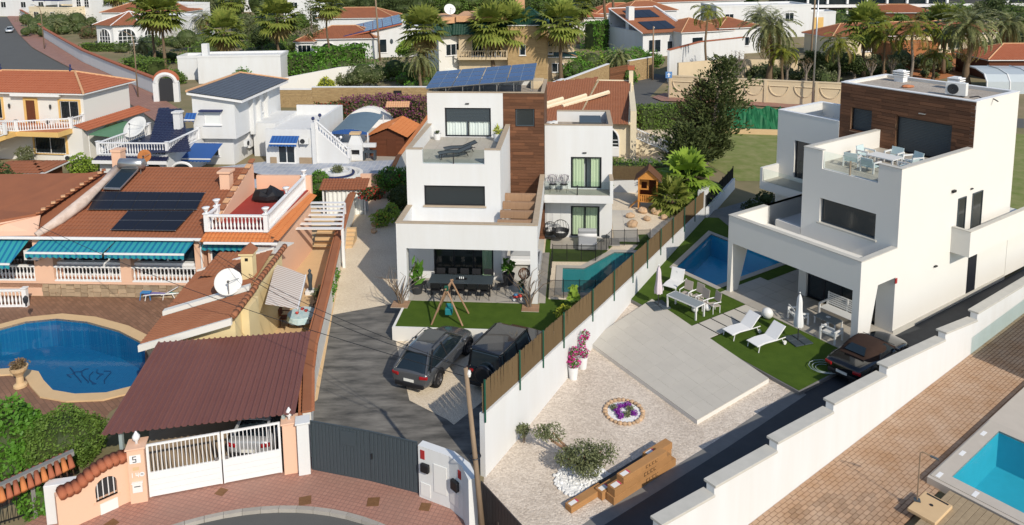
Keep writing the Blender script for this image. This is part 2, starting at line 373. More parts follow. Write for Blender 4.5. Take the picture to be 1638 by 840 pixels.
def dish(label,loc,rz,r,tilt=.5,mat='dish_white',mast=.6):
    t=thing('satellite_dish',label,'satellite dish',loc,rz)
    mx=Matrix.Translation((0,-.12,mast))@Matrix.Rotation(PI/2-tilt,4,'X')
    prof=[(r*k/6,.28*r*(k/6)**2) for k in range(1,7)]+[(r*.985,.28*r+.01),(r*.5,.09*r+.012),(r*.1,.02)]
    obj('reflector',MB().lathe(prof,n=28).xf(mx),MATS[mat],t,smooth=True)
    obj('arm',MB().tube([mx@Vector((0,-r*.9,.3*r)),mx@Vector((0,-r*.1,r*.85))],.025,6).tube([mx@Vector((r*.8,.1,.25*r)),mx@Vector((0,-r*.1,r*.85))],.015,6),MATS['steel'],t)
    obj('feed_horn',MB().lathe([(.05,0),(.07,.05),(.05,.14)],n=8).xf(mx@Matrix.Translation((0,-r*.1,r*.85))),MATS['dark_grey'],t)
    obj('mast',MB().tube([(0,.05,0),(0,.05,mast)],.04,8).lathe([(.14,0),(.14,.03)],(0,.05,0),10),MATS['steel'],t)
    return t
# ------------------------------------------------------------------ palette
M('stucco_white',(.67,.68,.685),.85,.15,var=.42,vs_=1.3,col2=(.58,.565,.53),bump=.12,bs=35,streak=True)
M('stucco_cream',(.70,.685,.645),.85,.15,var=.25,vs_=.8,col2=(.66,.64,.58),bump=.15,bs=30)
M('stucco_grey',(.55,.545,.53),.85,.15,var=.2,vs_=.8,bump=.1,bs=30)
M('stucco_beige',(.62,.50,.34),.85,.15,var=.25,vs_=.8,bump=.15,bs=30)
M('stucco_yellow',(.74,.60,.34),.85,.15,var=.2,vs_=.9,bump=.15,bs=30)
M('stucco_peach',(.74,.47,.33),.85,.15,var=.22,vs_=.9,col2=(.6,.42,.33),bump=.15,bs=30)
M('trim_yellow',(.70,.46,.17),.8,.15,var=.2,vs_=1.5)
M('white_paint',(.75,.75,.75),.5,.3,var=.08,vs_=3)
M('appliance_white',(.72,.72,.70),.4,.4)
M('dish_white',(.66,.66,.64),.45,.4,var=.2,vs_=2)
M('dish_rust',(.42,.16,.05),.7,.2,var=.5,vs_=3)
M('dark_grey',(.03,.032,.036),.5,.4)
M('black',(.012,.012,.014),.5,.4)
M('anthracite',(.050,.066,.078),.45,.4,var=.1,vs_=3)
M('steel',(.45,.46,.47),.35,.5,metal=.8)
M('window_frame_dark',(.012,.014,.02),.4,.4)
M('glass_dark',(.012,.02,.026),.06,.8)
M('glass_grey',(.028,.034,.036),.12,.7)
glassM('glass_clear',(.93,.97,.96),1.0)
glassM('glass_tint',(.72,.82,.80),1.6)
M('curtain_white',(.74,.76,.74),.9,.1); M('curtain_green',(.50,.58,.40),.9,.1)
M('coping_stone',(.45,.36,.26),.8,.2,var=.4,vs_=3)
M('coping_grey',(.52,.50,.45),.8,.2,var=.4,vs_=2,col2=(.36,.35,.31))
M('tile_taupe',(.42,.385,.33),.5,.35,var=.35,vs_=1.2,col2=(.33,.30,.26),rnd=.05)
M('tile_grey',(.53,.495,.43),.6,.3,var=.6,vs_=1.1,col2=(.46,.43,.375),rnd=.025,bump=.05)
M('wood_a',(.19,.085,.044),.55,.3,var=.7,vs_=5,col2=(.09,.034,.014),streak=(.15,.15,5),rnd=.22)
M('wood_b',(.145,.066,.035),.55,.3,var=.7,vs_=5,col2=(.07,.026,.011),streak=(.15,.15,5),rnd=.22)
M('wood_light',(.36,.22,.13),.6,.3,var=.5,vs_=4,rnd=.1,streak=(4,.3,.3))
M('wood_pole',(.30,.22,.15),.8,.15,var=.6,vs_=4,col2=(.14,.10,.07),streak=(3,3,.3))
M('wood_shed',(.13,.045,.022),.7,.2,var=.4,vs_=5,rnd=.12)
M('wood_play',(.55,.24,.055),.6,.25,var=.35,vs_=5,rnd=.08)
M('turf',(.075,.125,.017),.9,.1,var=.8,vs_=1.6,col2=(.046,.085,.012),bump=.9,bs=90,detail=8)
M('asphalt',(.115,.115,.11),.9,.2,var=.5,vs_=.35,col2=(.085,.085,.082),bump=.2,bs=60)
M('drive_dark',(.042,.041,.038),.65,.3,var=1.0,vs_=.9,col2=(.24,.225,.20),bump=.2,bs=20,detail=9,streak=(.7,2.6,1))
M('drive_black',(.050,.054,.060),.6,.3,var=.7,vs_=1.2,bump=.15,bs=20)
pebbleM('gravel_tan',(.58,.47,.34),(.78,.68,.53),22)
pebbleM('gravel_pink',(.42,.35,.285),(.76,.67,.57),15)
pebbleM('gravel_roof',(.26,.22,.18),(.50,.45,.39),16)
pebbleM('gravel_white',(.7,.7,.69),(.85,.85,.84),14)
M('earth',(.30,.23,.15),.95,.1,var=1,vs_=.12,col2=(.15,.15,.07),bump=.5,bs=8)
M('earth_orange',(.42,.17,.07),.95,.1,var=.5,vs_=.4,col2=(.34,.15,.07),bump=.3,bs=8)
M('field_grass',(.13,.18,.04),.95,.1,var=1,vs_=.9,col2=(.27,.26,.12),bump=.8,bs=12,detail=8)
gridM('pave_pink',(.43,.22,.165),(.37,.185,.14),(.26,.14,.11),.16,.16,.013,ang=.3,var=.5,off=0.0,dirt=(.30,.19,.15))
gridM('pave_far',(.37,.20,.15),(.32,.17,.13),(.25,.14,.11),.4,.4,.03,ang=.9,var=.4,off=0.0)
gridM('terrace_brown',(.30,.165,.105),(.22,.12,.075),(.17,.10,.065),.42,.2,.015,ang=.75,var=.4)
gridM('patio_blue',(.42,.45,.50),(.30,.34,.42),(.5,.5,.5),.45,.45,.03,ang=.0,off=0,var=.15)
gridM('pool_mosaic',(.001,.105,.25),(.002,.125,.28),(.01,.16,.31),.12,.12,.01,off=0,var=.2,dirt=(.02,.10,.28))
M('roof_red',(.38,.13,.068),.8,.2,var=.45,vs_=1.6,col2=(.31,.085,.04),bump=.2,bs=30)
M('roof_brown',(.30,.115,.06),.85,.15,var=.6,vs_=.9,col2=(.22,.09,.052),bump=.2,bs=30)
M('roof_mid',(.33,.14,.075),.85,.15,var=.6,vs_=1.2,col2=(.27,.10,.05),bump=.2,bs=30)
M('roof_orange',(.55,.20,.07),.8,.2,var=.4,vs_=2,col2=(.42,.14,.05))
M('roof_slate',(.085,.10,.125),.5,.4,var=.5,vs_=1.5,col2=(.06,.07,.09))
M('roof_navy',(.018,.022,.06),.45,.4,var=.4,vs_=1.5)
M('roof_green',(.012,.05,.03),.5,.4,var=.4,vs_=2)
M('tile_ridge',(.62,.36,.20),.85,.15,var=.5,vs_=2.5,col2=(.45,.25,.14))
M('metal_maroon',(.18,.074,.060),.5,.35,var=.35,vs_=.7,col2=(.14,.05,.043),rnd=.04)
M('solar_blue',(.012,.045,.15),.22,.5,rnd=.15)
M('solar_black',(.008,.009,.016),.3,.5)
M('awning_blue',(.035,.10,.30),.8,.15,var=.2,vs_=4)
M('navy',(.02,.03,.10),.6,.3)
M('bark_palm',(.20,.14,.09),.95,.1,var=.8,vs_=5,col2=(.10,.07,.045),bump=.8,bs=12,streak=(1,1,5))
M('bark_grey',(.26,.22,.18),.95,.1,var=.7,vs_=5,col2=(.14,.11,.09),bump=.6,bs=12)
leafM('leaf_fan',(.34,.36,.08),(.10,.16,.03),.45,1.6)
leafM('leaf_fan_dry',(0.408,0.312,0.12),(0.24,0.168,0.072),.7,1.6)
leafM('leaf_date',(.36,.36,.16),(.13,.16,.06),.45,1.6)
leafM('leaf_queen',(.34,.34,.05),(.11,.15,.02),.45,1.3)
leafM('leaf_lime',(0.35,0.473,0.07),(0.175,0.298,0.035),.5,1.5)
leafM('leaf_bright',(0.149,0.315,0.0385),(0.0525,0.149,0.0175),.5,2.2)
leafM('leaf_hedge',(0.175,0.271,0.049),(0.0613,0.119,0.021),.6,2.2)
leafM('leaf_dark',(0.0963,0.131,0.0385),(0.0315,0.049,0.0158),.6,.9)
leafM('leaf_olive',(.24,.26,.13),(.10,.12,.05),.6,2.5)
leafM('leaf_pine',(.13,.16,.05),(.045,.065,.02),.7,1.2)
leafM('leaf_pine_dry',(0.204,0.144,0.066),(0.084,0.078,0.03),.8,1.2)
leafM('leaf_brown',(0.28,0.175,0.105),(0.123,0.105,0.0525),.8,2)
leafM('leaf_yellow',(0.525,0.525,0.0613),(0.28,0.333,0.035),.6,2)
M('petal_magenta',(.55,.03,.22),.6,.2,var=.4,vs_=8,col2=(.32,.02,.20)); M('petal_purple',(.22,.03,.16),.7,.2,var=.7,vs_=3,col2=(.10,.05,.05)); M('petal_red',(.36,.03,.02),.7,.2,var=.6,vs_=3,col2=(.12,.03,.02)); M('petal_violet',(.22,.02,.30),.6,.2)
M('terracotta',(.48,.19,.09),.8,.2,var=.3,vs_=5); M('rock',(.55,.38,.24),.9,.15,var=.6,vs_=4,bump=.5,bs=10,rnd=.15); M('rock_white',(.75,.75,.74),.8,.2,rnd=.12)
gridM('dummy_unused',(.5,.5,.5),(.4,.4,.4),(.3,.3,.3),1,1)
MATS.pop('dummy_unused')
M('green_post',(.006,.075,.045),.5,.35); M('reed',(.17,.118,.065),.9,.1,var=.8,vs_=6,col2=(.11,.08,.045),streak=(6,6,.15),rnd=.1)
M('tarp_green',(.015,.13,.05),.6,.3,var=.5,vs_=3,col2=(.01,.08,.03)); M('net_black',(.01,.012,.012),.8,.1)
M('water_blue_floor',(.015,.12,.33),.6,.3,var=.2,vs_=3); M('pool_teal',(.03,.22,.24),.6,.3,var=.25,vs_=2.0); M('pool_cyan',(.03,.38,.50),.6,.3,var=.2,vs_=2.5); M('pool_deep',(.025,.38,.60),.6,.3,var=.25,vs_=2)
waterM('water',(.90,.97,.98)); waterM('water_b',(.85,.95,.98))
M('cardboard',(.42,.22,.09),.85,.15,var=.35,vs_=3,rnd=.1); M('paper',(.75,.74,.72),.8,.2)

# ------------------------------------------------------------------ site frames
FC=Frame((-6.25,38.18),-4.84) # villa in the middle
FR=Frame((11.85,39.98),-56.55) # villa on the right
FL=Frame((-27.36,40.60),-3.14) # bungalow with the blue awnings
PC=.7 # level of the middle villa's platform
PR=.2 # level of the right villa's lawn and terrace
def wl(F,pts,z=None):return[F.w(p[0],p[1],p[2] if len(p)>2 else(z or 0)) for p in pts]
# middle wall and right wall in plan
MW0,MW1=Vector((-1.13,25.2,0)),Vector((13.74,51.4,0))
def mw(s):return MW0+(Vector((3.62,34.2,0))-MW0).normalized()*s if False else MW0.lerp(MW1,s)
MWP=[(-1.13,25.2,2.5),(.16,27.52,2.32),(2.15,31.25,2.0),(3.75,34.2,1.72),(6.5,39.2,1.38),(10.0,45.3,1.2),(13.6,51.5,1.0)]
RW0=Vector((7.83,22.81,0)); RWd=Vector((.795,.606,0)).normalized(); RWn=Vector((RWd.y,-RWd.x,0))
def rw(s,off=0.0):return RW0+RWd*s+RWn*off
# pools in plan (world)
PL_L=[]
for a,b in((-60,560),(0,529),(40,518),(90,513),(140,518),(190,532),(225,550),(238,572),(236,600),(210,622),(170,632),(120,634),(85,628),(70,612),(62,598),(30,592),(0,594),(-60,605)):PL_L.append(G(a,b,-.05))
PL_C=wl(FC,[(8.75,1.45),(11.35,1.45),(13.1,4.1),(13.1,7.2),(11.9,7.2),(10.0,4.65),(8.75,4.65)])
PL_R=wl(FR,[(-3.8,0.05),(-.7,0.05),(-.65,5.9),(-6.3,5.9)])
PL_F=[rw(7.25,3.3),rw(11.45,3.3),rw(11.45,8),rw(7.25,8)]
def grow(poly,d):
    """offset a plan loop outwards by d"""
    n=len(poly); P=[Vector((p[0],p[1])) for p in poly]; ar=sum(P[i].cross(P[(i+1)%n]) for i in range(n)); s=1 if ar>0 else-1; out=[]
    for i in range(n):
        a,b,c=P[i-1],P[i],P[(i+1)%n]; e1=(b-a).normalized(); e2=(c-b).normalized(); n1=Vector((e1.y,-e1.x))*s; n2=Vector((e2.y,-e2.x))*s
        k=(n1+n2); k=k/max(.35,k.dot(n1)) if k.length>1e-4 else n1
        out.append(b+k*d)
    return out
def pool(name,label,loop,ztop,depth,floor_mat,wall_mat,cop_mat,cw,water,wz=-.12,ch=.05):
    t=thing(name,label,'pool',(sum(p[0] for p in loop)/len(loop),sum(p[1] for p in loop)/len(loop),ztop)); q=tlocal(t); z0=ztop-depth; n=len(loop)
    lp=[q((p[0],p[1],ztop)) for p in loop]; gp=[Vector((p.x,p.y)) for p in grow(lp,cw)]
    obj('basin_floor',MB().sheet(lp,-depth),floor_mat,t)
    obj('basin_wall',MB().add([(p.x,p.y,-depth) for p in lp]+[(p.x,p.y,ch-.01) for p in lp],[(i,(i+1)%n,n+(i+1)%n,n+i) for i in range(n)]),wall_mat,t)
    c=MB(); V=[(p.x,p.y,ch) for p in lp]+[(p.x,p.y,ch) for p in gp]+[(p.x,p.y,-.05) for p in gp]+[(p.x,p.y,-.06) for p in lp]
    for i in range(n):
        j=(i+1)%n; c.f+=[(i,j,n+j,n+i),(n+i,n+j,2*n+j,2*n+i),(i,3*n+i,3*n+j,j)]
    c.v=V; obj('coping',c,cop_mat,t)
    obj('water',MB().sheet(lp,wz),water,t); return t
# ------------------------------------------------------------------ ground sheets
outer=[(-900,-60),(900,-60),(900,1500),(-900,1500)]
struct('ground',MB().sheet(outer,0,[[(p[0],p[1]) for p in l] for l in(PL_L,PL_R,PL_F,PL_C)]),MATS['earth'])
Z1,Z2,Z3=.006,.012,.018
cir=lambda cx,cy,r,a0,a1,n:[(cx+r*math.cos(R_(a0+(a1-a0)*i/n)),cy+r*math.sin(R_(a0+(a1-a0)*i/n))) for i in range(n+1)]
road_arc=cir(-8.1,16.0,7.55,165,-20,40)
struct('road',MB().sheet(road_arc+[(0,5),(-16,5)],Z1),MATS['asphalt'])
kerb_out=cir(-8.1,16.0,7.72,165,-20,40)
pav=MB(); pav.sheet(kerb_out+[(1,12),(-1.35,21.5),(-1.55,24.2),(-2.9,25.1),(-5.5,26.2),(-8.6,26.4),(-16,24.2),(-18,20)],.13); struct('pavement',pav,MATS['pave_pink'])
M('kerb_concrete',(.40,.37,.33),.85,.2,var=.5,vs_=2,rnd=.08)
kerb=struct('kerb',MB().box(-.01,.01,-.01,.01,-.02,0),MATS['kerb_concrete'])
for i in range(40):
    a,b,c,d=Vector(road_arc[i]),Vector(road_arc[i+1]),Vector(kerb_out[i+1]),Vector(kerb_out[i]); e=(b-a)*.01
    obj('kerb_stone',MB().prism([a+e,b-e,c-e,d+e],0,.142),MATS['kerb_concrete'],kerb,fix=True)
M('cover_rust',(.20,.10,.045),.7,.3,var=.5,vs_=6)
for k,(x,y,s,lab) in enumerate(((488,801,.42,'rusty drain cover in the pink pavement below the left half of the dark gate'),(597,803,.42,'rusty drain cover in the pink pavement beside the kerb end'),(680,811,.36,'small rusty drain cover in the pavement before the white meter wall'),(354,787,.34,'rusty drain cover in the pavement before the white carport gate'),(178,838,.36,'rusty drain cover at the foot of the peach wall'))):
    o=obj('drain_cover',MB().box(-s/2,s/2,-s/2,s/2,0,.012).box(-s*.4,s*.4,-.012,.012,.012,.018),MATS['cover_rust'],loc=G(x,y,.131),rz=.25-.2*k,bev=.004); tag(o,lab,'drain cover','drain covers in the front pavement')
# plots
struct('forecourt',MB().sheet([Vector((-7.9,25.4,0)),Vector((-8.6,29.2,0)),Vector((-9.05,31.5,0)),Vector((-9.85,37.4,0)),Vector((-10.1,39.1,0))]+Gs([(640,482),(646,550),(800,550),(905,560),(770,740),(727,790),(560,775)]),Z1),MATS['drive_dark'])
struct('parking_gravel',MB().sheet(Gs([(633,546),(845,546),(855,562),(800,620),(726,680),(716,672),(655,641)]),Z2),MATS['gravel_tan'])
struct('side_gravel',MB().sheet([Vector((-9.9,37.9,0)),Vector((-10.8,44,0)),Vector((-11.6,50.6,0)),Vector((-12.2,57.4,0))]+Gs([(590,290),(660,290),(666,340),(640,484)]),Z2),MATS['gravel_tan'])
# platform of the middle villa
pf=[(.4,-2.9),(9.35,-2.9),(13.1,3.6),(15.45,8.5),(18.5,14.9),(18.6,19.5),(-.6,19.5),(-.6,9),(0,9),(0,0),(.4,0)]
pfw=wl(FC,pf,PC-.02)
pltop=MB().sheet(pfw,PC-.02,[[(p.x,p.y) for p in PL_C]]); struct('garden_ground',pltop,MATS['gravel_tan'])
# ------------------------------------------------------------------ retaining wall and platform surfaces (middle villa)
t=thing('retaining_wall','low white retaining wall below the front lawn, behind the grey car','wall',FC.w(.4,-2.9,0),FC.a)
obj('wall',MB().box(0,8.95,-.12,.0,-.1,PC+.03).box(0,.12,0,2.85,-.1,PC+.03),MATS['stucco_cream'],t)
def fsheet(name,F,pts,z,mat,holes=()):return struct(name,MB().sheet([(p.x,p.y) for p in wl(F,pts)],z,holes),mat)
PCH=[[(p.x,p.y) for p in PL_C]]
fsheet('lawn',FC,[(.52,-2.9),(9.3,-2.9),(11.6,.6),(8.05,.6),(8.05,5.6),(10.7,5.7),(12.0,8.6),(13.5,8.6),(12.9,7.3),(13.4,7.2),(13.4,4.0),(11.55,.6),(14.15,5.7),(15.35,8.4),(14.4,8.6),(14.2,10.4),(13.0,10.2),(12.3,8.9),(9.0,8.1),(7.9,8.1),(7.9,9.2),(7.6,9.2),(7.6,.05),(7.2,.05),(7.2,0),(.52,0)],PC,MATS['turf'])
deck=struct('terrace',MB().sheet([(p.x,p.y) for p in wl(FC,[(.0,.0),(7.5,.0),(7.5,9.3),(0,9.3)])],PC-.008),MATS['coping_grey'])
deck.location.z=0
slabs(struct('terrace_tiles',MB().box(0,.01,0,.01,-.02,-.01),MATS['coping_grey'],loc=FC.w(0,0,PC-.004),rz=FC.a),'tile',MATS['tile_taupe'],.03,7.47,.02,2.8,0,.016,10,4)
tp=struct('poolside_terrace',MB().box(0,.01,0,.01,-.02,-.01),MATS['coping_grey'],loc=FC.w(0,0,PC-.004),rz=FC.a)
slabs(tp,'tile',MATS['tile_taupe'],7.9,12.3,6.9,9.55,0,.018,6,4,keep=lambda u,v:v>8.1 or u<11.5 and v>7.3)
slabs(tp,'tile',MATS['tile_grey'],12.0,13.6,9.0,15.0,0,.016,2,8)
slabs(tp,'tile',MATS['tile_taupe'],7.52,7.9,.1,6.9,0,.02,1,9)
for k,(x,y) in enumerate(((.05,-.52),(6.95,-.52))):
    pp=struct('step_pad',MB().box(-.45,.45,-.4,.4,.0,.02),MATS['coping_grey'],loc=FC.w(x+.2,y,PC),rz=FC.a)
    for i in range(5):obj('deck_board',MB().box(-.45,.45,-.4+i*.16,-.25+i*.16,.02,.045),MATS['wood_light'],pp)
pool('swimming_pool','teal angled swimming pool behind the black safety net fence',PL_C,PC,1.35,MATS['pool_teal'],MATS['pool_teal'],MATS['tile_taupe'],.38,MATS['water'],-.1,.03)
# ------------------------------------------------------------------ middle villa
V=thing('white_villa','white cubic three storey villa with brown wood panel tower and roof solar panels','house',FC.w(0,0,0),FC.a)
W=MATS['stucco_white']; CS=MATS['coping_stone']
obj('wall',MB().wall('x',0,7.5,PC,5.0,0,.25,[(.52,7.12,PC-1,3.62)]).wall('y',.25,9.3,3.62,5.0,7.25,7.5).wall('y',.25,2.95,3.62,5.0,0,.25).box(.25,.5,.0001,.0002,PC,PC+.01),W,V)
obj('pillar',MB().box(.0,.5,.25,.55,PC,3.62),W,V); obj('pillar',MB().box(7.14,7.5,.25,.6,PC,3.62),W,V)
obj('terrace_slab',MB().box(.25,5.3,.25,2.95,3.64,4.0),W,V)
obj('coping',MB().box(-.03,7.53,-.03,.28,5.0,5.05).box(-.03,.28,.28,2.83,5.0,5.05).box(7.22,7.53,.28,9.15,5.0,5.05),CS,V,bev=.008)
for v in(.75,2.25,3.75,5.25):obj('pergola_beam',MB().box(5.32,7.24,v,v+.3,4.55,4.95),MATS['wood_light'],V,bev=.01)
# ground and first floor block
hd=(1.43,4.85,PC-1,2.95); hw=(.97,4.43,5.0,6.2)
obj('wall',MB().wall('x',0,5.31,PC,7.45,2.83,3.1,[hd,hw]).box(0,5.31,3.7,9.16,PC,7.39).box(0,.25,3.1,3.7,PC,7.39).box(5.06,5.31,3.1,3.7,PC,7.39),W,V)
obj('parapet',MB().box(0,.92,2.83,3.08,7.45,8.28).box(0,.25,3.08,9.16,7.39,8.28),W,V); obj('parapet',MB().box(4.43,5.31,2.83,3.08,7.45,8.28).box(5.06,5.31,3.08,9.16,7.39,8.28),W,V)
obj('coping',MB().box(-.03,.92,2.8,3.11,8.28,8.32).box(4.43,5.34,2.8,3.11,8.28,8.32).box(-.03,.28,3.11,9.15,8.28,8.32).box(5.03,5.34,3.11,9.15,8.28,8.32),CS,V,bev=.008)
obj('terrace_slab',MB().box(.25,5.06,3.09,9.16,7.3,7.4),W,V)
slabs(obj('terrace_floor',MB().box(0.3,.31,3.2,3.21,7.39,7.4),MATS['coping_grey'],V),'tile',MATS['tile_taupe'],.26,5.05,3.1,9.14,7.4,7.43,6,8)
window(V,'x',1.45,4.83,PC+.02,2.93,2.95,3.1,MATS['window_frame_dark'],MATS['glass_tint'],3,.07,curtain=MATS['curtain_green'],split=[(4.2,4.75)])
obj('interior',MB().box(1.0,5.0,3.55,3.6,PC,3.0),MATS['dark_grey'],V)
window(V,'x',.99,4.41,5.03,6.18,2.93,3.1,MATS['window_frame_dark'],MATS['glass_grey'],1,.05)
obj('window_sill',MB().box(.9,4.5,2.77,2.93,4.94,5.03),CS,V,bev=.006)
obj('balustrade_glass',MB().box(.94,4.41,2.93,2.945,7.46,8.26),MATS['glass_clear'],V); obj('glass_post',MB().box(2.64,2.7,2.9,2.97,7.45,8.1),MATS['dark_grey'],V)
# top block
ht=(1.12,4.1,7.45,9.35)
obj('wall',MB().wall('x',0,4.88,7.39,10.33,9.16,9.41,[ht]).box(0,4.88,9.8,14.4,PC,9.95).box(0,.25,9.41,9.8,7.39,9.95).box(4.6,4.88,9.41,9.8,7.39,9.95).box(0,.22,9.41,14.4,9.95,10.33).box(.22,7.5,14.15,14.4,9.95,10.33),W,V)
obj('coping',MB().box(-.02,7.52,9.13,9.43,10.33,10.37).box(-.02,.24,9.43,14.42,10.33,10.37).box(.24,7.52,14.13,14.42,10.33,10.37).box(7.28,7.52,9.43,14.13,10.33,10.37),CS,V,bev=.006)
obj('roof_gravel',MB().sheet([(.2,9.4),(7.3,9.4),(7.3,14.2),(.2,14.2)],9.97),MATS['gravel_roof'],V)
obj('roof_upstand',MB().box(6.5,7.27,12.6,14.1,9.98,10.5),MATS['stucco_beige'],V,bev=.02)
window(V,'x',1.14,4.08,7.46,9.33,9.26,9.41,MATS['window_frame_dark'],MATS['glass_clear'],2,.08,shutter=.44,smat=MATS['anthracite'],curtain=MATS['curtain_white'])
obj('wall_lamp',MB().box(2.48,2.72,9.08,9.16,9.6,9.66),MATS['black'],V)
hww=(5.66,6.9,8.15,9.33)
obj('wall',MB().wall('x',4.88,7.5,PC,10.3,9.2,9.45,[hww]).box(4.9,7.5,9.7,14.15,PC,9.95).box(7.28,7.5,9.45,14.15,9.95,10.33),MATS['wood_b'],V)
planks(V,'plank',[MATS['wood_a'],MATS['wood_b']],'x',4.885,7.5,PC,10.31,9.16,.035,.2,.9,1.5,[hww,(0,5.31,0,7.45)],5)
window(V,'x',5.68,6.88,8.17,9.31,9.24,9.45,MATS['anthracite'],MATS['glass_grey'],1,.07)
# annex on the right
ha,hb=(9.19,11.16,4.01,6.1),(9.19,11.05,.76,2.82)
obj('wall',MB().wall('x',7.52,11.85,PC,8.17,9.58,9.83,[ha,hb]).box(7.52,11.85,10.3,14.2,PC,7.4).box(7.52,7.8,9.83,10.3,PC,7.4).box(11.55,11.85,9.83,10.3,PC,7.4).box(11.62,11.85,9.83,14.2,7.4,8.17).box(8.2,11.62,13.95,14.2,7.4,8.17),W,V)
obj('coping',MB().box(7.5,11.88,9.55,9.86,8.17,8.21).box(11.59,11.88,9.86,14.23,8.17,8.21).box(8.2,11.59,13.92,14.23,8.17,8.21),CS,V,bev=.006)
obj('roof_gravel',MB().sheet([(7.52,9.8),(11.6,9.8),(11.6,14),(7.52,14)],7.42),MATS['gravel_roof'],V)
obj('skylight_box',MB().box(9.75,11.2,11.0,13.2,7.43,8.05),MATS['anthracite'],V,bev=.03)
obj('balcony_slab',MB().box(7.52,11.85,8.28,9.58,3.45,3.95).box(11.65,11.85,8.28,9.58,3.95,4.95),W,V)
obj('balcony_floor',MB().box(7.54,11.63,8.34,9.57,3.95,3.97),MATS['tile_taupe'],V)
obj('coping',MB().box(11.63,11.87,8.26,9.55,4.95,4.99),CS,V)
obj('balustrade_glass',MB().box(7.54,11.63,8.33,8.345,3.98,4.85),MATS['glass_clear'],V); obj('glass_post',MB().box(9.57,9.64,8.3,8.37,3.97,4.6),MATS['dark_grey'],V)
window(V,'x',9.21,11.14,4.03,6.08,9.66,9.83,MATS['window_frame_dark'],MATS['glass_clear'],2,.08,curtain=MATS['curtain_green'],split=[(9.3,10.05),(10.5,11.05)])
window(V,'x',9.21,11.03,.78,2.8,9.66,9.83,MATS['window_frame_dark'],MATS['glass_clear'],2,.08,curtain=MATS['curtain_green'])
obj('wall_lamp',MB().box(9.95,10.2,9.5,9.58,6.35,6.41),MATS['black'],V)
ac_unit(None,'white air conditioner on the annex roof beside the wood tower',FC.w(7.95,11.2,7.42),FC.a+.9)
# solar array
c0,c1,c2,c3=Vector((-.15,9.35,10.52)),Vector((6.85,9.4,11.12)),Vector((6.85,14.1,11.52)),Vector((-.25,14.0,10.92))
t=thing('solar_array','tilted blue solar panels on thin legs over the white villa roof','solar panels',FC.w(3.5,11.7,10.0),FC.a); q=Vector((3.5,11.7,10.0))
blp=lambda s,r:(c0*(1-s)*(1-r)+c1*s*(1-r)+c2*s*r+c3*(1-s)*r)-q
nrm=(c1-c0).cross(c3-c0).normalized()
for i in range(4):
    for j in range(4):
        s0,s1,r0,r1=i/4+.004,(i+1)/4-.004,j/4+.005,(j+1)/4-.005
        pn=obj('panel',MB().extr([blp(s0,r0),blp(s1,r0),blp(s1,r1),blp(s0,r1)],nrm*.035),MATS['steel'],t)
        for h in range(2):
            a,b=s0+(s1-s0)*(h*.5+.012),s0+(s1-s0)*(h*.5+.488)
            e=[blp(a,r0+.008)+nrm*.04,blp(b,r0+.008)+nrm*.04,blp(b,r1-.008)+nrm*.04,blp(a,r1-.008)+nrm*.04]
            obj('cell_sheet',MB().add(e,[(0,1,2,3)]),MATS['solar_blue'],pn)
for i in range(7):
    s=.03+i*.157
    for r in(.04,.5,.96):
        p=blp(s,r); obj('leg',MB().tube([(p.x,p.y,-.02),(p.x,p.y,p.z-.01)],.03,6),MATS['steel'],t)
for r in(.04,.5,.96):obj('rail',MB().tube([blp(0.01,r)-nrm*.05,blp(.99,r)-nrm*.05],.03,6),MATS['steel'],t)
# ------------------------------------------------------------------ right plot surfaces
struct('gravel_garden',MB().sheet([(p.x,p.y) for p in Gs([(774,764),(768,850),(790,980),(1100,980),(1330,640),(1270,600),(1100,500),(1006,478),(940,556)])],.009),MATS['gravel_pink'])
rwp=[rw(-7,-.5),rw(30,-.5),FR.w(7.95,20,0),FR.w(7.95,3,0),FR.w(8.4,-.5),FR.w(8.4,-5.3),G(1275,637),G(1160,714),G(1065,774),G(966,836),G(880,895)]
RAISE=.14
struct('right_driveway',MB().sheet([(p.x,p.y) for p in rwp],Z2+.004),MATS['drive_black'])
M('kerb_grey',(.22,.215,.205),.8,.2,var=.5,vs_=2)
struct('driveway_edge',MB().sheet([(p.x,p.y) for p in(G(1290,632),G(1163,717),G(1068,777),G(969,839),G(880,898),G(868,886),G(952,826),G(1050,765),G(1145,706),G(1272,622))],Z2+.008),MATS['kerb_grey'])
# lawn platform of the right villa
base=MB().prism([(p.x,p.y) for p in wl(FR,[(-2.5,-5.1),(8.45,-5.1),(8.45,0),(-2.5,0)])],-.05,PR-.02); struct('lawn_base',base,MATS['kerb_grey'])
fsheet('lawn',FR,[(-2.4,-5.05),(1.75,-5.05),(1.75,-.45),(3.2,-.45),(3.2,-5.05),(8.4,-5.05),(8.4,-.46),(1.75,-.452),(1.75,-.33),(-2.4,-.33)],PR,MATS['turf'])
fsheet('poolside_lawn',FR,[(-2.9,-5.2),(-2.35,-5.0),(-2.35,-.34),(.5,-.34),(.5,7.2),(-6.5,8.0),(-8.2,8.8),(-9.3,7.6),(-6.1,1.1)],PR+.004,MATS['turf'],[[(p.x,p.y) for p in PL_R]])
fsheet('side_yard',FR,[(-9.5,6.6),(0,6.6),(0,20),(-9.5,20)],PR-.01,MATS['kerb_grey'])
st=struct('stepping_path',MB().box(0,.01,0,.01,-.02,-.01),MATS['kerb_grey'],loc=FR.w(0,0,PR-.03),rz=FR.a)
for k in range(5):obj('stepping_slab',MB().box(1.8,3.15,-5.0+k*.92,-5.0+k*.92+.84,0,.05),MATS['tile_grey'],st,bev=.008)
rt=struct('portico_terrace',MB().box(0.0,8.0,-.45,3.05,-PR,.0),MATS['coping_grey'],loc=FR.w(0,0,PR),rz=FR.a)
slabs(rt,'tile',MATS['tile_taupe'],.0,8.0,-.45,3.0,0,.018,9,4)
slabs(rt,'tile',MATS['tile_taupe'],.55,2.5,3.0,9.5,0,.018,2,7)
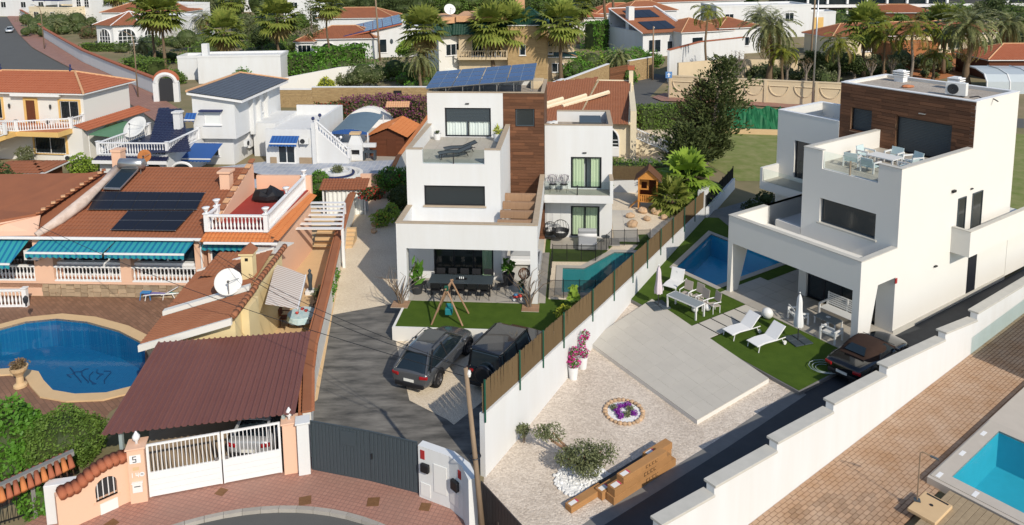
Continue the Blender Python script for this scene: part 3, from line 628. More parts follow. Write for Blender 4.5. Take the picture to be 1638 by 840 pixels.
# raised concrete slab: real tiles in a bed
sl_c=[G(940,545,.22),G(1115,672,.22),G(1230,605,.22),G(1043,478,.22)]
t=thing('tiled_slab','pale raised square slab of large grey tiles in the gravel','paving',(sl_c[0]+sl_c[2])/2*1.0,0); t.location.z=0; q=tlocal(t); lc=[q(p) for p in sl_c]
obj('bed',MB().prism([(p.x,p.y) for p in lc],0,.19),MATS['stucco_cream'],t)
bl2=lambda s,r:lc[0]*(1-s)*(1-r)+lc[1]*s*(1-r)+lc[2]*s*r+lc[3]*(1-s)*r
rg=random.Random(8)
for i in range(10):
    for j in range(8):
        e=.0004; a=[bl2(i/10+e,j/8+e),bl2((i+1)/10-e,j/8+e),bl2((i+1)/10-e,(j+1)/8-e),bl2(i/10+e,(j+1)/8-e)]
        obj('tile',MB().prism([(p.x,p.y) for p in a],.19,.215+rg.uniform(0,.004)),MATS['tile_grey'],t)
pool('swimming_pool','deep blue swimming pool beside the tapered portico pillar',PL_R,PR,1.5,MATS['pool_deep'],MATS['pool_deep'],MATS['tile_taupe'],.35,MATS['water'],-.1,.03)
# ------------------------------------------------------------------ right villa
V=thing('white_villa','off white cubic villa with dark wood top floor and tapered portico pillars','house',FR.w(0,0,0),FR.a)
W=MATS['stucco_cream']; CG=MATS['coping_grey']; X=7.92
obj('wall',MB().wall('x',.1,X,3.1,4.62,0,.25).wall('y',.25,3.02,3.1,4.62,X-.25,X).wall('y',.25,9.86,3.1,4.62,.1,.35),W,V)
def taper(u0,u1,ub0,ub1,v0,v1,vb1):
    m=MB(); m.add([(ub0,v0,PR),(ub1,v0,PR),(ub1,vb1,PR),(ub0,vb1,PR),(u0,v0,3.1),(u1,v0,3.1),(u1,v1,3.1),(u0,v1,3.1)],[(0,3,2,1),(4,5,6,7),(0,1,5,4),(1,2,6,5),(2,3,7,6),(3,0,4,7)]); return m
obj('pillar',taper(.1,.42,.1,.32,0,1.45,.65),W,V); obj('pillar',taper(X-.36,X,X-.36,X,0,1.5,.85),W,V)
obj('coping',MB().box(.07,X+.03,-.03,.28,4.62,4.66).box(.07,.38,.28,3.0,4.62,4.66).box(X-.28,X+.03,.28,3.0,4.62,4.66),CG,V,bev=.006)
obj('terrace_slab',MB().box(.35,X-.25,.25,3.02,3.3,3.6),W,V)
for u in(3.2,4.7,6.2):obj('parapet_buttress',MB().box(u,u+.45,.25,.6,3.6,4.45),W,V,bev=.01)
hw=(3.63,6.75,4.65,6.0); hd=(3.0,7.0,PR-1,2.7)
obj('wall',MB().wall('x',2.52,X,PR,7.6,3.02,3.3,[hw,hd]).box(2.52,X,3.9,9.9,PR,7.5).box(2.52,2.8,3.3,3.9,PR,7.5).box(X-.28,X,3.3,3.9,PR,7.5),W,V)
obj('parapet',MB().box(2.52,3.65,3.02,3.27,7.6,8.56).box(2.52,2.77,3.27,9.9,7.5,8.56),W,V); obj('parapet',MB().box(6.75,X,3.02,3.27,7.6,8.56).box(X-.25,X,3.27,9.9,7.5,8.56),W,V)
obj('coping',MB().box(2.5,3.65,3.0,3.3,8.56,8.6).box(6.75,X+.02,3.0,3.3,8.56,8.6).box(2.5,2.8,3.3,9.85,8.56,8.6).box(X-.28,X+.02,3.3,9.85,8.56,8.6),CG,V,bev=.006)
obj('terrace_slab',MB().box(2.77,X-.25,3.27,9.9,7.42,7.5),W,V)
slabs(obj('terrace_floor',MB().box(3,3.01,4,4.01,7.49,7.5),CG,V),'tile',MATS['tile_taupe'],2.78,X-.26,3.28,9.88,7.5,7.53,6,8)
window(V,'x',3.65,6.73,4.67,5.98,3.2,3.3,MATS['anthracite'],MATS['glass_grey'],1,.06)
obj('window_sill',MB().box(3.5,6.85,2.93,3.2,4.57,4.66),CG,V,bev=.006)
window(V,'x',3.02,6.98,PR+.02,2.68,3.16,3.3,MATS['window_frame_dark'],MATS['glass_dark'],4,.07,curtain=None)
obj('balustrade_glass',MB().box(3.67,6.73,3.12,3.135,7.62,8.55),MATS['glass_clear'],V); obj('glass_post',MB().box(5.15,5.22,3.08,3.16,7.6,8.35),MATS['coping_stone'],V)
# top storey
h1,h2=(.87,2.2,8.2,9.62),(3.68,6.78,7.5,9.58)
obj('wall',MB().wall('x',.15,X-.02,7.5,11.05,9.93,10.2,[h1,h2]).box(.15,X-.25,10.6,14.5,PR,10.75).box(.15,.4,10.2,10.6,7.5,10.75),MATS['wood_b'],V)
obj('wall',MB().box(X-.25,X,9.9,14.75,PR,11.08).box(.12,X-.25,14.5,14.75,PR,11.08).box(.12,.37,10.2,14.5,7.5,11.08),W,V)
planks(V,'plank',[MATS['wood_a'],MATS['wood_b']],'x',.13,X-.01,7.5,11.05,9.88,.05,.2,.9,1.6,[h1,h2],9)
obj('roof_edge',MB().box(.1,X+.02,9.87,10.2,11.05,11.1).box(.1,.4,10.2,14.77,11.08,11.12).box(X-.27,X+.02,10.2,14.77,11.08,11.12).box(.4,X-.27,14.48,14.77,11.08,11.12),MATS['white_paint'],V)
obj('roof_gravel',MB().sheet([(.35,10.15),(X-.22,10.15),(X-.22,14.55),(.35,14.55)],10.93),MATS['gravel_roof'],V)
window(V,'x',.89,2.18,8.22,9.6,10.08,10.2,MATS['window_frame_dark'],MATS['glass_grey'],1,.05,shutter=.94,smat=MATS['anthracite'])
window(V,'x',3.7,6.76,7.53,9.56,10.08,10.2,MATS['window_frame_dark'],MATS['glass_grey'],1,.06,shutter=.94,smat=MATS['anthracite'])
obj('window_reveal',MB().box(3.62,3.68,9.9,10.08,7.5,9.6).box(.81,.87,9.9,10.08,8.2,9.65).box(.81,2.2,9.86,10.08,8.14,8.2),MATS['wood_light'],V)
obj('wall_lamp',MB().box(5.0,5.35,9.74,9.88,9.95,10.0),MATS['steel'],V)
# right flank: narrow windows, projecting balcony box, lower wing
for a,b in((8.67,9.5),(10.19,11.3)):
    window(V,'y',a,b,4.0,6.02,X+.05,X-.2,MATS['anthracite'],MATS['glass_grey'],1,.05,depth=.05)
obj('balcony_box',MB().box(X,X+.95,8.2,8.4,3.2,4.56).box(X+.75,X+.95,8.4,17.5,3.2,4.56).box(X,X+.75,8.4,17.5,3.2,3.45),W,V)
obj('coping',MB().box(X,X+.97,8.18,8.42,4.56,4.6).box(X+.73,X+.97,8.42,17.5,4.56,4.6),CG,V)
obj('door',MB().box(X-.002,X+.02,10.25,11.2,PR,2.6),MATS['window_frame_dark'],V)
obj('wall',MB().box(4.5,X+.02,14.75,17.4,PR,3.5),W,V)
obj('plinth',MB().box(X,X+.04,3.02,14.7,0,PR+.12),CG,V)
obj('wall_lamp',MB().box(X,X+.1,6.6,6.85,2.75,2.81).box(X,X+.12,7.9,8.2,6.5,6.62).box(X,X+.08,9.9,10.1,6.3,6.36),MATS['black'],V)
M('plaque_red',(.35,.03,.03),.5,.3); o=obj('plaque',MB().box(X-.02,X+.025,3.0,3.16,2.78,3.05),MATS['plaque_red'],V)
# left wing
obj('wall',MB().wall('x',-4.3,.14,PR,8.6,9.86,10.1,[(-2.95,-1.35,4.3,6.8)]).box(-4.3,.12,10.6,14.6,PR,7.7).box(-4.3,-4.05,10.1,14.6,PR,8.6).box(-4.05,.12,14.35,14.6,7.7,8.6).box(-.1,.12,10.1,10.6,PR,7.7),MATS['stucco_cream'],V)
obj('coping',MB().box(-4.32,.12,9.84,10.12,8.6,8.64).box(-4.32,-4.03,10.12,14.62,8.6,8.64).box(-4.03,.12,14.33,14.62,8.6,8.64),MATS['white_paint'],V)
window(V,'x',-2.93,-1.37,4.3,6.78,10.0,10.1,MATS['window_frame_dark'],MATS['glass_dark'],1,.06)
obj('balcony_slab',MB().box(-4.3,.1,8.2,9.86,3.5,4.05).box(-4.3,-4.1,8.2,9.86,4.05,4.95),W,V); obj('balustrade_glass',MB().box(-4.1,.08,8.25,8.265,4.05,4.9),MATS['glass_clear'],V)
obj('balcony_floor',MB().box(-4.09,.1,8.3,9.85,4.05,4.07),MATS['tile_taupe'],V)
obj('terrace_parapet',MB().box(.1,.35,3.02,9.86,3.3,4.62).box(.35,2.5,3.6,9.86,3.3,3.6).box(.9,2.5,3.0,3.3,3.6,4.0),MATS['stucco_grey'],V)
ac_unit(None,'white air conditioner on the gravel roof of the right villa',FR.w(6.1,11.5,10.93),FR.a+.15,1.25)
for k,(u,v,l) in enumerate(((1.7,13.7,'white louvred roof vent near the left rear corner of the gravel roof'),(5.0,13.7,'white louvred roof vent in the middle of the gravel roof rear edge'))):
    t=thing('roof_vent',l,'vent',FR.w(u,v,10.93),FR.a,'roof vents'); obj('shaft',MB().box(-.28,.28,-.25,.25,0,.35),MATS['white_paint'],t)
    for j in range(3):obj('louvre',MB().box(-.36,.36,-.33,.33,.35+j*.13,.42+j*.13).box(-.2,.2,-.18,.18,.42+j*.13,.48+j*.13),MATS['white_paint'],t,bev=.01)
o=obj('roof_debris',MB().ball((0,0,.08),(.35,.2,.12),7,4).ball((.3,.1,.06),(.2,.15,.09),6,4),MATS['terracotta'],loc=FR.w(3.1,11.9,10.93)); tag(o,'broken terracotta tile heap on the gravel roof','debris')
o=obj('roof_cable',MB().tube([(0,0,.02),(.4,.1,.12),(.8,-.1,.04),(1.2,.1,.1),(1.5,-.1,.03)],.035,6),MATS['dark_grey'],loc=FR.w(6.75,11.6,10.93),rz=FR.a); tag(o,'grey cable trailing from the roof air conditioner','cable')

# ------------------------------------------------------------------ walls between the plots
def wall_run(name,label,P,th,mat,cope=None,cmat=None,ch=.06,extra=.03):
    """upright wall along plan points with a top height at each"""
    t=thing(name,label,'wall',(P[0][0],P[0][1],0)); q=tlocal(t); m=MB(); c=MB(); n=len(P)
    L,R=[],[]
    for i,p in enumerate(P):
        a,b=Vector(P[max(i-1,0)][:2]),Vector(P[min(i+1,n-1)][:2]); d=(b-a).normalized(); nn=Vector((-d.y,d.x)); L.append(Vector(p[:2])+nn*th); R.append(Vector(p[:2]))
    def strip(mm,A,B,z0,z1):
        V=[]
        for i in range(n):V+=[q((A[i].x,A[i].y,z0[i])),q((B[i].x,B[i].y,z0[i])),q((B[i].x,B[i].y,z1[i])),q((A[i].x,A[i].y,z1[i]))]
        F=[(0,1,2,3),(4*n-4,4*n-3,4*n-2,4*n-1)]
        for i in range(n-1):
            a=4*i; b=a+4; F+=[(a,a+1,b+1,b),(a+1,a+2,b+2,b+1),(a+2,a+3,b+3,b+2),(a+3,a,b,b+3)]
        mm.add(V,F)
    strip(m,L,R,[-.1]*n,[p[2] for p in P]); obj('wall',m,mat,t)
    if cope:
        e=[(L[i]-R[i]).normalized()*extra for i in range(n)]
        strip(c,[L[i]+e[i] for i in range(n)],[R[i]-e[i] for i in range(n)],[p[2] for p in P],[p[2]+ch for p in P]); obj('coping',c,cmat,t)
    return t
mwall=wall_run('boundary_wall','white boundary wall topped by a reed fence between the two villas',MWP,.22,MATS['stucco_white'])
# reed fence on the wall
fn=thing('reed_fence','brown reed fence with green posts on the boundary wall','fence',MWP[0])
qf=tlocal(fn); rg=random.Random(4); pm=None
FH=lambda k:1.25 if k<5 else 1.15
acc=[]; 
for i in range(len(MWP)-1):
    a,b=Vector(MWP[i]),Vector(MWP[i+1]); n=max(1,round((b-a).length/2.35))
    for k in range(n):acc.append((a.lerp(b,k/n),a.lerp(b,(k+1)/n)))
for a,b in acc:
    d=(b-a); d.z=0; L_=d.length; d.normalize(); nn=Vector((-d.y,d.x,0))*.1
    p=qf(a-nn*.25); obj('post',MB().tube([p-Vector((0,0,.3)),p+Vector((0,0,1.36))],.036,8),MATS['green_post'],fn)
    m=MB(); kk=int(L_/.045)
    for j in range(kk):
        f=(j+.5)/kk; c=qf(a.lerp(b,f)+nn*.9); r=.019+rg.random()*.008; h=1.2+rg.uniform(-.025,.02); lean=Vector((rg.uniform(-.02,.02),rg.uniform(-.02,.02),0))
        m.tube([c+Vector((0,0,.02)),c+lean+Vector((0,0,h))],r,4)
    obj('reed_panel',m,MATS['reed'],fn,fix=False,kind='stuff')
    for z in(.25,.65,1.05):obj('tie_wire',MB().tube([qf(a+nn*1.3)+Vector((0,0,z)),qf(b+nn*1.3)+Vector((0,0,z))],.012,4),MATS['wood_pole'],fn)
# right wall with stepped coping
segs=[(-4.5,-2.0,2.3,2.07),(-2.0,1.4,2.36,2.08),(1.4,5.0,2.39,2.08),(5.0,9.0,2.4,2.05),(9.0,14.35,2.4,1.78),(14.35,17.75,2.1,1.62),(17.75,34,1.98,1.3)]
t=thing('boundary_wall','long white boundary wall with stepped grey coping beside the block paving','wall',RW0,math.atan2(RWd.y,RWd.x))
for k,(a,b,z,ze) in enumerate(segs):
    wb_=lambda z0,z1,y0,y1:[(a,y0,z0[0]),(b,y0,z0[1]),(b,y1,z0[1]),(a,y1,z0[0]),(a,y0,z1[0]),(b,y0,z1[1]),(b,y1,z1[1]),(a,y1,z1[0])]
    BF=[(0,3,2,1),(4,5,6,7),(0,1,5,4),(1,2,6,5),(2,3,7,6),(3,0,4,7)]
    obj('wall',MB().add(wb_((-.1,-.1),(z-.09,ze-.09),0,.3),BF),MATS['stucco_white'],t)
    obj('coping',MB().add(wb_((z-.09,ze-.09),(z,ze),-.05,.42),BF),CG,t,bev=.012)
# ------------------------------------------------------------------ left plot: pool terrace, bungalow with blue awnings
struct('pool_terrace',MB().sheet([(p.x,p.y) for p in(FL.w(-25,0),FL.w(12,0),G(330,470),G(232,560),G(232,620),G(175,660),G(150,700),G(120,760),G(-40,830),G(-300,800))],Z1,[[(p.x,p.y) for p in PL_L]]),MATS['terrace_brown'])
M('coping_sand',(.62,.44,.25),.8,.2,var=.35,vs_=2,col2=(.5,.34,.19),rnd=.05)
pool('swimming_pool','blue curved free form pool with sand coping on the brown terrace',PL_L,.02,1.5,MATS['pool_mosaic'],MATS['pool_mosaic'],MATS['coping_sand'],.55,MATS['water_b'],-.12,.06)
# flourish of dark tiles on the pool floor
m=MB(); 
for k in range(6):
    a=[G(112+12*k+6*math.sin(j*1.1+k),588+3.5*k%11+3.2*j-2*(k%3)+4*math.sin(j*.9+k*1.7),-1.45) for j in range(7)]; m.tube(a,.028,4)
M('mosaic_dark',(.003,.05,.15),.6,.3); o=obj('pool_mosaic_motif',m,MATS['mosaic_dark'],kind='stuff'); tag(o,'dark swirling mosaic motif on the floor of the curved pool','mosaic')
B=thing('bungalow','peach bungalow with brown tiled roof, blue awnings and white balustrades','house',FL.w(0,0,0),FL.a)
PE=MATS['stucco_peach']; WP=MATS['white_paint']
ul=lambda x,y=440,v=0:FL.pl(x,y,v)[0]
u57,u87,u194,u211,u314=ul(57),ul(87),ul(194),ul(211),ul(314)
# random stone facing on the plinth, stone by stone
rg=random.Random(12)
obj('plinth',MB().box(-14,11.2,.06,.4,0,.78).box(-14,11.2,-.02,.4,.78,.92),PE,B)
M('stone_a',(.40,.30,.20),.9,.15,var=.5,vs_=4,rnd=.25,bump=.4,bs=12)
x=u57+.3
while x<9.6:
    w_=rg.uniform(.28,.55); z=.02
    while z<.74:
        h=rg.uniform(.16,.3); h=min(h,.77-z); j=[rg.uniform(-.03,.03) for _ in range(8)]
        obj('stone',MB().extr([(x+.01+j[0],.06,z+.01+j[1]),(x+w_-.01+j[2],.06,z+.01+j[3]),(x+w_-.01+j[4],.06,z+h-.01),(x+.01+j[6],.06,z+h-.01)],(0,-.05-.02*rg.random(),0)),MATS['stone_a'],B,fix=False); z+=h
    x+=w_
obj('porch_floor',MB().box(-14,11.0,.06,3.0,.5,.95),MATS['terracotta'],B)
obj('wall',MB().wall('x',-14,10.3,.92,3.5,.6,.85,[(u87+.1,u194-.1,1.0,3.2),(u211+.1,u314-.2,1.0,3.2),(-9,u57-.3,1.0,3.0)]).box(-14,10.3,1.2,6.0,.92,3.5),PE,B)
for a,b in((u57,u87),(u194,u211),(u314,u314+.5)):obj('pillar',MB().box(a,b,-.03,.6,.92,3.45),PE,B)
for a,b,n in((u87+.1,u194-.1,4),(u211+.1,u314-.2,4),(-9,u57-.3,4)):window(B,'x',a,b,1.02,3.18,.62,.85,WP,MATS['glass_dark'],n,.09)
obj('window_sill_band',MB().box(u87,u194,.3,.6,1.78,1.95).box(u211,u314,.3,.6,1.78,1.95),WP,B)
balustrade(B,(-13.9,.08),(u57,.08),.92,.92,.21,WP,(0,0)); balustrade(B,(u87,.08),(u194,.08),.92,.92,.21,WP,(0,0)); balustrade(B,(u211,.08),(u314,.08),.92,.92,.21,WP,(0,0))
# roof
ZE,SL=3.6,.294; ev=Vector((0,1,SL)).normalized(); run=math.hypot(6.9,6.9*SL)
r=MB(); tile_roof(r,(0,-.25,ZE),(1,0,0),ev,[(.3,0),(10.35,0),(10.0,run),(1.95,run)],.23,.35); obj('roof_tiles',r,MATS['roof_brown'],B,fix=False,kind='stuff')
r=MB(); tile_roof(r,(0,-.25,ZE),(1,0,0),ev,[(-14,0),(.3,0),(.75,1.0),(-14,1.0)],.23,.35); obj('roof_tiles',r,MATS['roof_brown'],B,fix=False,kind='stuff')
rz=ZE+6.65*SL
obj('roof_deck',MB().add([(-14,-.2,ZE-.08),(10.3,-.2,ZE-.08),(10.0,6.6,rz-.08),(-14,6.6,rz-.5),(10.0,12,ZE-.3),(-14,12,ZE-.3)],[(0,1,2,3),(3,2,4,5)]),MATS['roof_brown'],B)
m=MB(); m.tube([(1.9,6.7,rz),(10.1,6.7,rz)],.13,8); obj('ridge',m,MATS['roof_mid'],B)
obj('gutter',MB().box(-14,10.5,-.42,-.27,ZE-.06,ZE+.08),WP,B,bev=.02)
obj('downpipe',MB().tube([(9.95,-.2,ZE-.1),(9.95,-.1,3.2),(9.95,-.1,1.0)],.05,8),WP,B)
lw=lambda x,y,z:FL.loc(G(x,y,z)); 
wing=[lw(61,341,4.5),lw(166,273,5.6),lw(125,278.6,5.5),lw(0,336,4.5),lw(-90,372,4.3),lw(-90,376,4.1),lw(0,352,4.4)]
obj('wing_roof',MB().extr([wing[0],wing[1],wing[2],wing[3]],(0,0,-.15)).extr([wing[0],wing[3],wing[4],wing[5],wing[6]],(0,0,-.15)),MATS['roof_brown'],B)
obj('wing_wall',MB().extr([wing[0]+Vector((.02,.02,-.15)),lw(57,377,3.7),lw(-90,379,3.7),wing[5]+Vector((0,.02,-.15)),wing[6]+Vector((0,.02,-.15))],(0,.15,0)),PE,B)
M('lime_mortar',(.62,.52,.46),.9,.1,var=.8,vs_=3,col2=(.42,.32,.26))
vb=[lw(58,376,3.75),lw(95,352,4.2),lw(130,325,4.8),lw(165,292,5.35),lw(188,270,5.75)]
m=MB(); m.tube(vb,[.18,.32,.36,.22,.3],7); obj('valley_mortar',m,MATS['lime_mortar'],B,smooth=True)
for k in range(15):
    f=k/14; p=wing[0].lerp(wing[1],f); obj('ridge_tile',MB().cbox((p.x,p.y,p.z+.05),(.24,.34,.1),.6),MATS['tile_ridge'] if k%2 else MATS['roof_mid'],B,bev=.03)
# party wall and chimneys between roof and red terrace
obj('party_wall',MB().extr([(10.0,6.9,3.0),(10.0,6.9,rz+.35),(10.1,3.6,ZE+3.6*SL+.4),(10.35,-.1,ZE+.35),(10.35,-.1,3.0)],(.28,0,0)),PE,B)
for k in range(11):
    v=6.7-k*.6; obj('ridge_tile',MB().cbox((10.25+.02*k,v,ZE+v*SL+.55),(.34,.42,.12),0,.28),MATS['tile_ridge'] if k%2 else MATS['roof_mid'],B,bev=.03)
obj('chimney',MB().box(9.2,9.8,4.3,4.9,4.8,6.0).box(9.1,9.9,4.2,5.0,6.0,6.12),PE,B); obj('chimney',MB().box(.9,1.5,6.9,7.5,5.0,6.6).box(.85,1.55,6.85,7.55,6.6,6.75),PE,B)
# red roof terrace
tu0,tu1=10.4,13.75; tb=FL.g(487,303,4.1); 
obj('terrace_block',MB().box(10.35,13.8,.1,tb.y,.0,4.0),PE,B)
M('terrace_red',(.34,.05,.04),.7,.2,var=.3,vs_=2); obj('terrace_floor',MB().box(10.35,13.7,.0,tb.y,4.0,4.06),MATS['terrace_red'],B)
balustrade(B,(tu0,-.12),(tu1,-.12),4.02,.95,.2,WP,(1,1)); balustrade(B,(tu1,-.12),(tb.x,tb.y),4.02,.95,.2,WP,(0,1)); balustrade(B,(tu0,-.12),(tu0,1.2),4.02,.95,.2,WP,(0,1))
urn=mesh(MB().lathe([(.08,0),(.05,.06),(.14,.2),(.2,.3),(.22,.34),(.12,.36)],n=10),WP,'finial',True)
for p in((tu0,-.12),(tu1,-.12),(tb.x,tb.y),(tu0,1.2),((tu1+tb.x)/2,(tb.y-.12)/2)):obj('finial',urn,None,B,loc=(p[0],p[1],5.06))
r=MB(); tile_roof(r,(tu0-.2,-.75,3.62),(1,0,0),(0,1,.45),[(0,0),(tu1-tu0+.9,0),(tu1-tu0+.3,.75),(.1,.75)],.22,.3); obj('eave_tiles',r,MATS['roof_orange'],B,fix=False,kind='stuff')
dd=Vector((tb.x-tu1,tb.y+.12,0)).normalized(); pn=Vector((dd.y,-dd.x,0))
r=MB(); tile_roof(r,Vector((tu1,-.12,3.62))+pn*.75,dd,-pn+Vector((0,0,.45)),[(-.6,0),(tb.y+.2,0),(tb.y+.2,.75),(-.1,.75)],.22,.3); obj('eave_tiles',r,MATS['roof_orange'],B,fix=False,kind='stuff')
obj('wall',MB().box(10.3,13.9,tb.y,tb.y+.25,3.5,5.0),PE,B)
obj('gutter',MB().box(10.5,14.6,-.92,-.8,3.56,3.68),WP,B,bev=.02)
obj('wall',MB().wall('x',10.35,13.8,.0,4.0,-.12,.1,[(ul(337,420,-.1),ul(418,420,-.1),.5,3.1)]),PE,B)
window(B,'x',ul(337,420,-.1),ul(418,420,-.1),.5,3.1,-.05,.1,WP,MATS['glass_dark'],4,.08,curtain=None)
# awnings (own things)
M('awn_teal_l',(.035,.27,.30),.8,.15,var=.4,vs_=3,col2=(.08,.30,.30)); stripeM('awning_stripe',(.03,.26,.30),(.01,.13,.25),0,.34,.62)
def awning(label,F,u0,u1,v0,z0,out,drop,mat,val=.26,bar=True,front0=None):
    t=thing('awning',label,'awning',F.w(u0,v0,z0),F.a); L=u1-u0
    m=MB(); m.add([(0,0,0),(L,0,0),(L-(front0 or 0),-out,-drop),(0-(front0 or 0),-out,-drop)],[(0,1,2,3)]).add([(0,0,-.015),(L,0,-.015),(L-(front0 or 0),-out,-drop-.015),(0-(front0 or 0),-out,-drop-.015)],[(3,2,1,0)]); obj('canopy',m,mat,t)
    n=int(L/.085); V=[]
    for i in range(n+1):a=L*i/n-(front0 or 0); V+=[(a,-out-.02,-drop-.02),(a,-out-.03,-drop-val+.035*math.cos(a*PI/.17))]
    obj('valance',MB().add(V,[(2*i,2*i+2,2*i+3,2*i+1) for i in range(n)]),mat,t)
    if bar:obj('front_bar',MB().box(-(front0 or 0),L-(front0 or 0),-out-.05,-out+.02,-drop-.05,-drop+.05),WP,t)
    for a in(.25,L-.25):obj('arm',MB().tube([(a,0,-.25),(a-(front0 or 0),-out*.55,-drop*.6-.22),(a-(front0 or 0),-out,-drop-.02)],.025,6),WP,t)
    return t
aw=MATS['awning_stripe']
awning('teal striped awning over the porch, left of the two long ones',FL,ul(69,386),ul(189,386),.0,3.5,1.15,.42,aw,front0=.25)
awning('teal striped awning over the porch, right of the two long ones',FL,ul(190,386),ul(314,386),.0,3.5,1.15,.42,aw,front0=.15)
awning('steep teal awning at the left edge of the bungalow',FL,-10,ul(50,386),.0,3.5,1.35,1.0,aw,front0=.35)
awning('narrow teal awning above the white sliding windows',FL,ul(326,390,-.2),ul(420,390,-.2),-.14,3.42,.3,.12,aw,val=.25,bar=False)
# solar panels and water heater on the brown roof
def roof_pt(x,y,lift=.2):
    d=Vector(ray(x,y)); C=Vector((0,0,CAM_H))-FL.o; cu,cv=C.dot(FL.u),C.dot(FL.v); du,dv=d.dot(FL.u),d.dot(FL.v)
    tt=(ZE+lift+SL*(cv+.2)-CAM_H)/(d.z-SL*dv); return Vector((cu+du*tt,cv+dv*tt,CAM_H+d.z*tt))
def roof_panels(label,cor,nx,ny):
    c=[roof_pt(*p) for p in cor]; t=thing('solar_array',label,'solar panels',FL.w(c[0].x,c[0].y,c[0].z),FL.a,'solar panels on the brown roof'); o_=c[0]
    f=lambda s,r:(c[0]*(1-s)*(1-r)+c[1]*s*(1-r)+c[2]*s*r+c[3]*(1-s)*r)-o_; nn=Vector((0,-SL,1)).normalized()
    for i in range(nx):
        for j in range(ny):
            a,b,cc,d=(i+.01)/nx,(i+.99)/nx,(j+.01)/ny,(j+.99)/ny
            p=obj('panel',MB().extr([f(a,cc),f(b,cc),f(b,d),f(a,d)],nn*.04),MATS['dark_grey'],t)
            for h in range(5):
                a2,b2=a+(b-a)*(h/5+.012),a+(b-a)*((h+1)/5-.012); obj('cell_strip',MB().add([f(a2,cc+.006)+nn*.045,f(b2,cc+.006)+nn*.045,f(b2,d-.006)+nn*.045,f(a2,d-.006)+nn*.045],[(0,1,2,3)]),MATS['solar_black'],p)
    for j in range(ny+1):obj('clamp_rail',MB().tube([f(-.01,min(.985,max(.015,j/ny)))+nn*.03,f(1.01,min(.985,max(.015,j/ny)))+nn*.03],.02,4),MATS['steel'],t)
roof_panels('upper block of ten black solar panels on the brown roof',[(141,336),(314,336),(328,308.6),(157,306.8)],5,2)
roof_panels('lower block of six black solar panels on the brown roof',[(177,368.6),(280,370),(310,338),(205,338)],3,2)
c=[roof_pt(165,303,.3),roof_pt(192,304,.3),roof_pt(222,272,.45),roof_pt(195,271,.45)]
t=thing('solar_water_heater','solar water heater with silver tank on the brown roof ridge','water heater',FL.w(c[0].x,c[0].y,c[0].z),FL.a); lc2=[p-c[0] for p in c]
p=obj('collector',MB().extr(lc2,(0,0,.09)),MATS['steel'],t); g=[lc2[0].lerp(lc2[2],.04),lc2[1].lerp(lc2[3],.04),lc2[2].lerp(lc2[0],.04),lc2[3].lerp(lc2[1],.04)]
obj('cover_glass',MB().add([q_+Vector((0,0,.095)) for q_ in g],[(0,1,2,3)]),MATS['glass_dark'],p)
obj('tank',MB().tube([lc2[3]+Vector((-.25,.2,.35)),lc2[3]+Vector((-.2,.2,.35)),lc2[2]+Vector((.2,.2,.35)),lc2[2]+Vector((.25,.2,.35))],[.2,.32,.32,.2],16),MATS['steel'],t,smooth=True)
for e in(lc2[3],lc2[2]):obj('stand',MB().tube([e+Vector((0,.2,-.6)),e+Vector((0,.2,.1))],.03,6),MATS['steel'],t)
# low pool railing left, blue stool, sun beds
R2=thing('balustrade','short white balustrade with end post at the left edge of the pool terrace','balustrade',G(0,492)); q=tlocal(R2); balustrade(R2,q(G(-90,492)),q(G(42,490)),0,1.0,.2,WP,(0,1))
# ------------------------------------------------------------------ yellow outbuilding beside the pool
Y=thing('outbuilding','yellow outbuilding with sloping brown tile roof beside the curved pool','building',(-16.3,30.7,0)); q=tlocal(Y); YL=MATS['stucco_yellow']
a0,a1,b0,b1=(-16.25,30.7),(-16.75,37.6),(-12.1,30.6),(-12.15,38.0)
obj('wall',MB().add([q((-15.95,30.95,0)),q((-12.2,30.85,0)),q((-12.25,37.8,0)),q((-16.45,37.4,0)),q((-15.95,30.95,2.38)),q((-12.2,30.85,3.6)),q((-12.25,37.8,3.6)),q((-16.45,37.4,2.36))],[(0,1,5,4),(1,2,6,5),(2,3,7,6),(3,0,4,7),(4,5,6,7)]),YL,Y)
eu=Vector((a1[0]-a0[0],a1[1]-a0[1],0)); Ln=eu.length; ev2=Vector((b0[0]-a0[0],b0[1]-a0[1],1.25)); rn=ev2.length
for s0,s1,lf in((-.15,2.3,0),(2.7,Ln+.2,.1)):
    r=MB(); tile_roof(r,q((a0[0],a0[1],2.45+lf)),eu,ev2,[(s0,0),(s1,0),(s1,rn),(s0,rn)],.21,.36,.045); obj('roof_tiles',r,MATS['roof_mid'],Y,fix=False,kind='stuff')
eun=eu.normalized(); 
p0=q((a0[0],a0[1],2.5))+eun*2.35; obj('parapet_band',MB().extr([p0,p0+eun*.3,p0+eun*.3+ev2,p0+ev2],(0,0,.22)),MATS['stucco_cream'],Y)
p0=q((a0[0]-.05,a0[1]-.15,2.15)); obj('fascia',MB().extr([p0,p0+Vector((0,0,.3)),p0+ev2*1.0+Vector((0,0,.3)),p0+ev2],(0,-.12,0)),MATS['stucco_cream'],Y)
p0=q((a1[0],a1[1]+.1,2.45)); obj('fascia',MB().extr([p0,p0+Vector((0,0,.25)),p0+ev2+Vector((0,0,.25)),p0+ev2],(0,.12,0)),MATS['stucco_cream'],Y)
cap=mesh(MB().lathe([(.13,0),(.15,.38)],n=8).xf(Matrix.Rotation(-PI/2,4,'X')),MATS['roof_mid'],'ridge_tile',True)
for k in range(21):obj('ridge_tile',cap,None,Y,loc=q((b0[0]-.002*k,b0[1]-.15+k*.36,3.75+(.1 if k>7 else 0))))
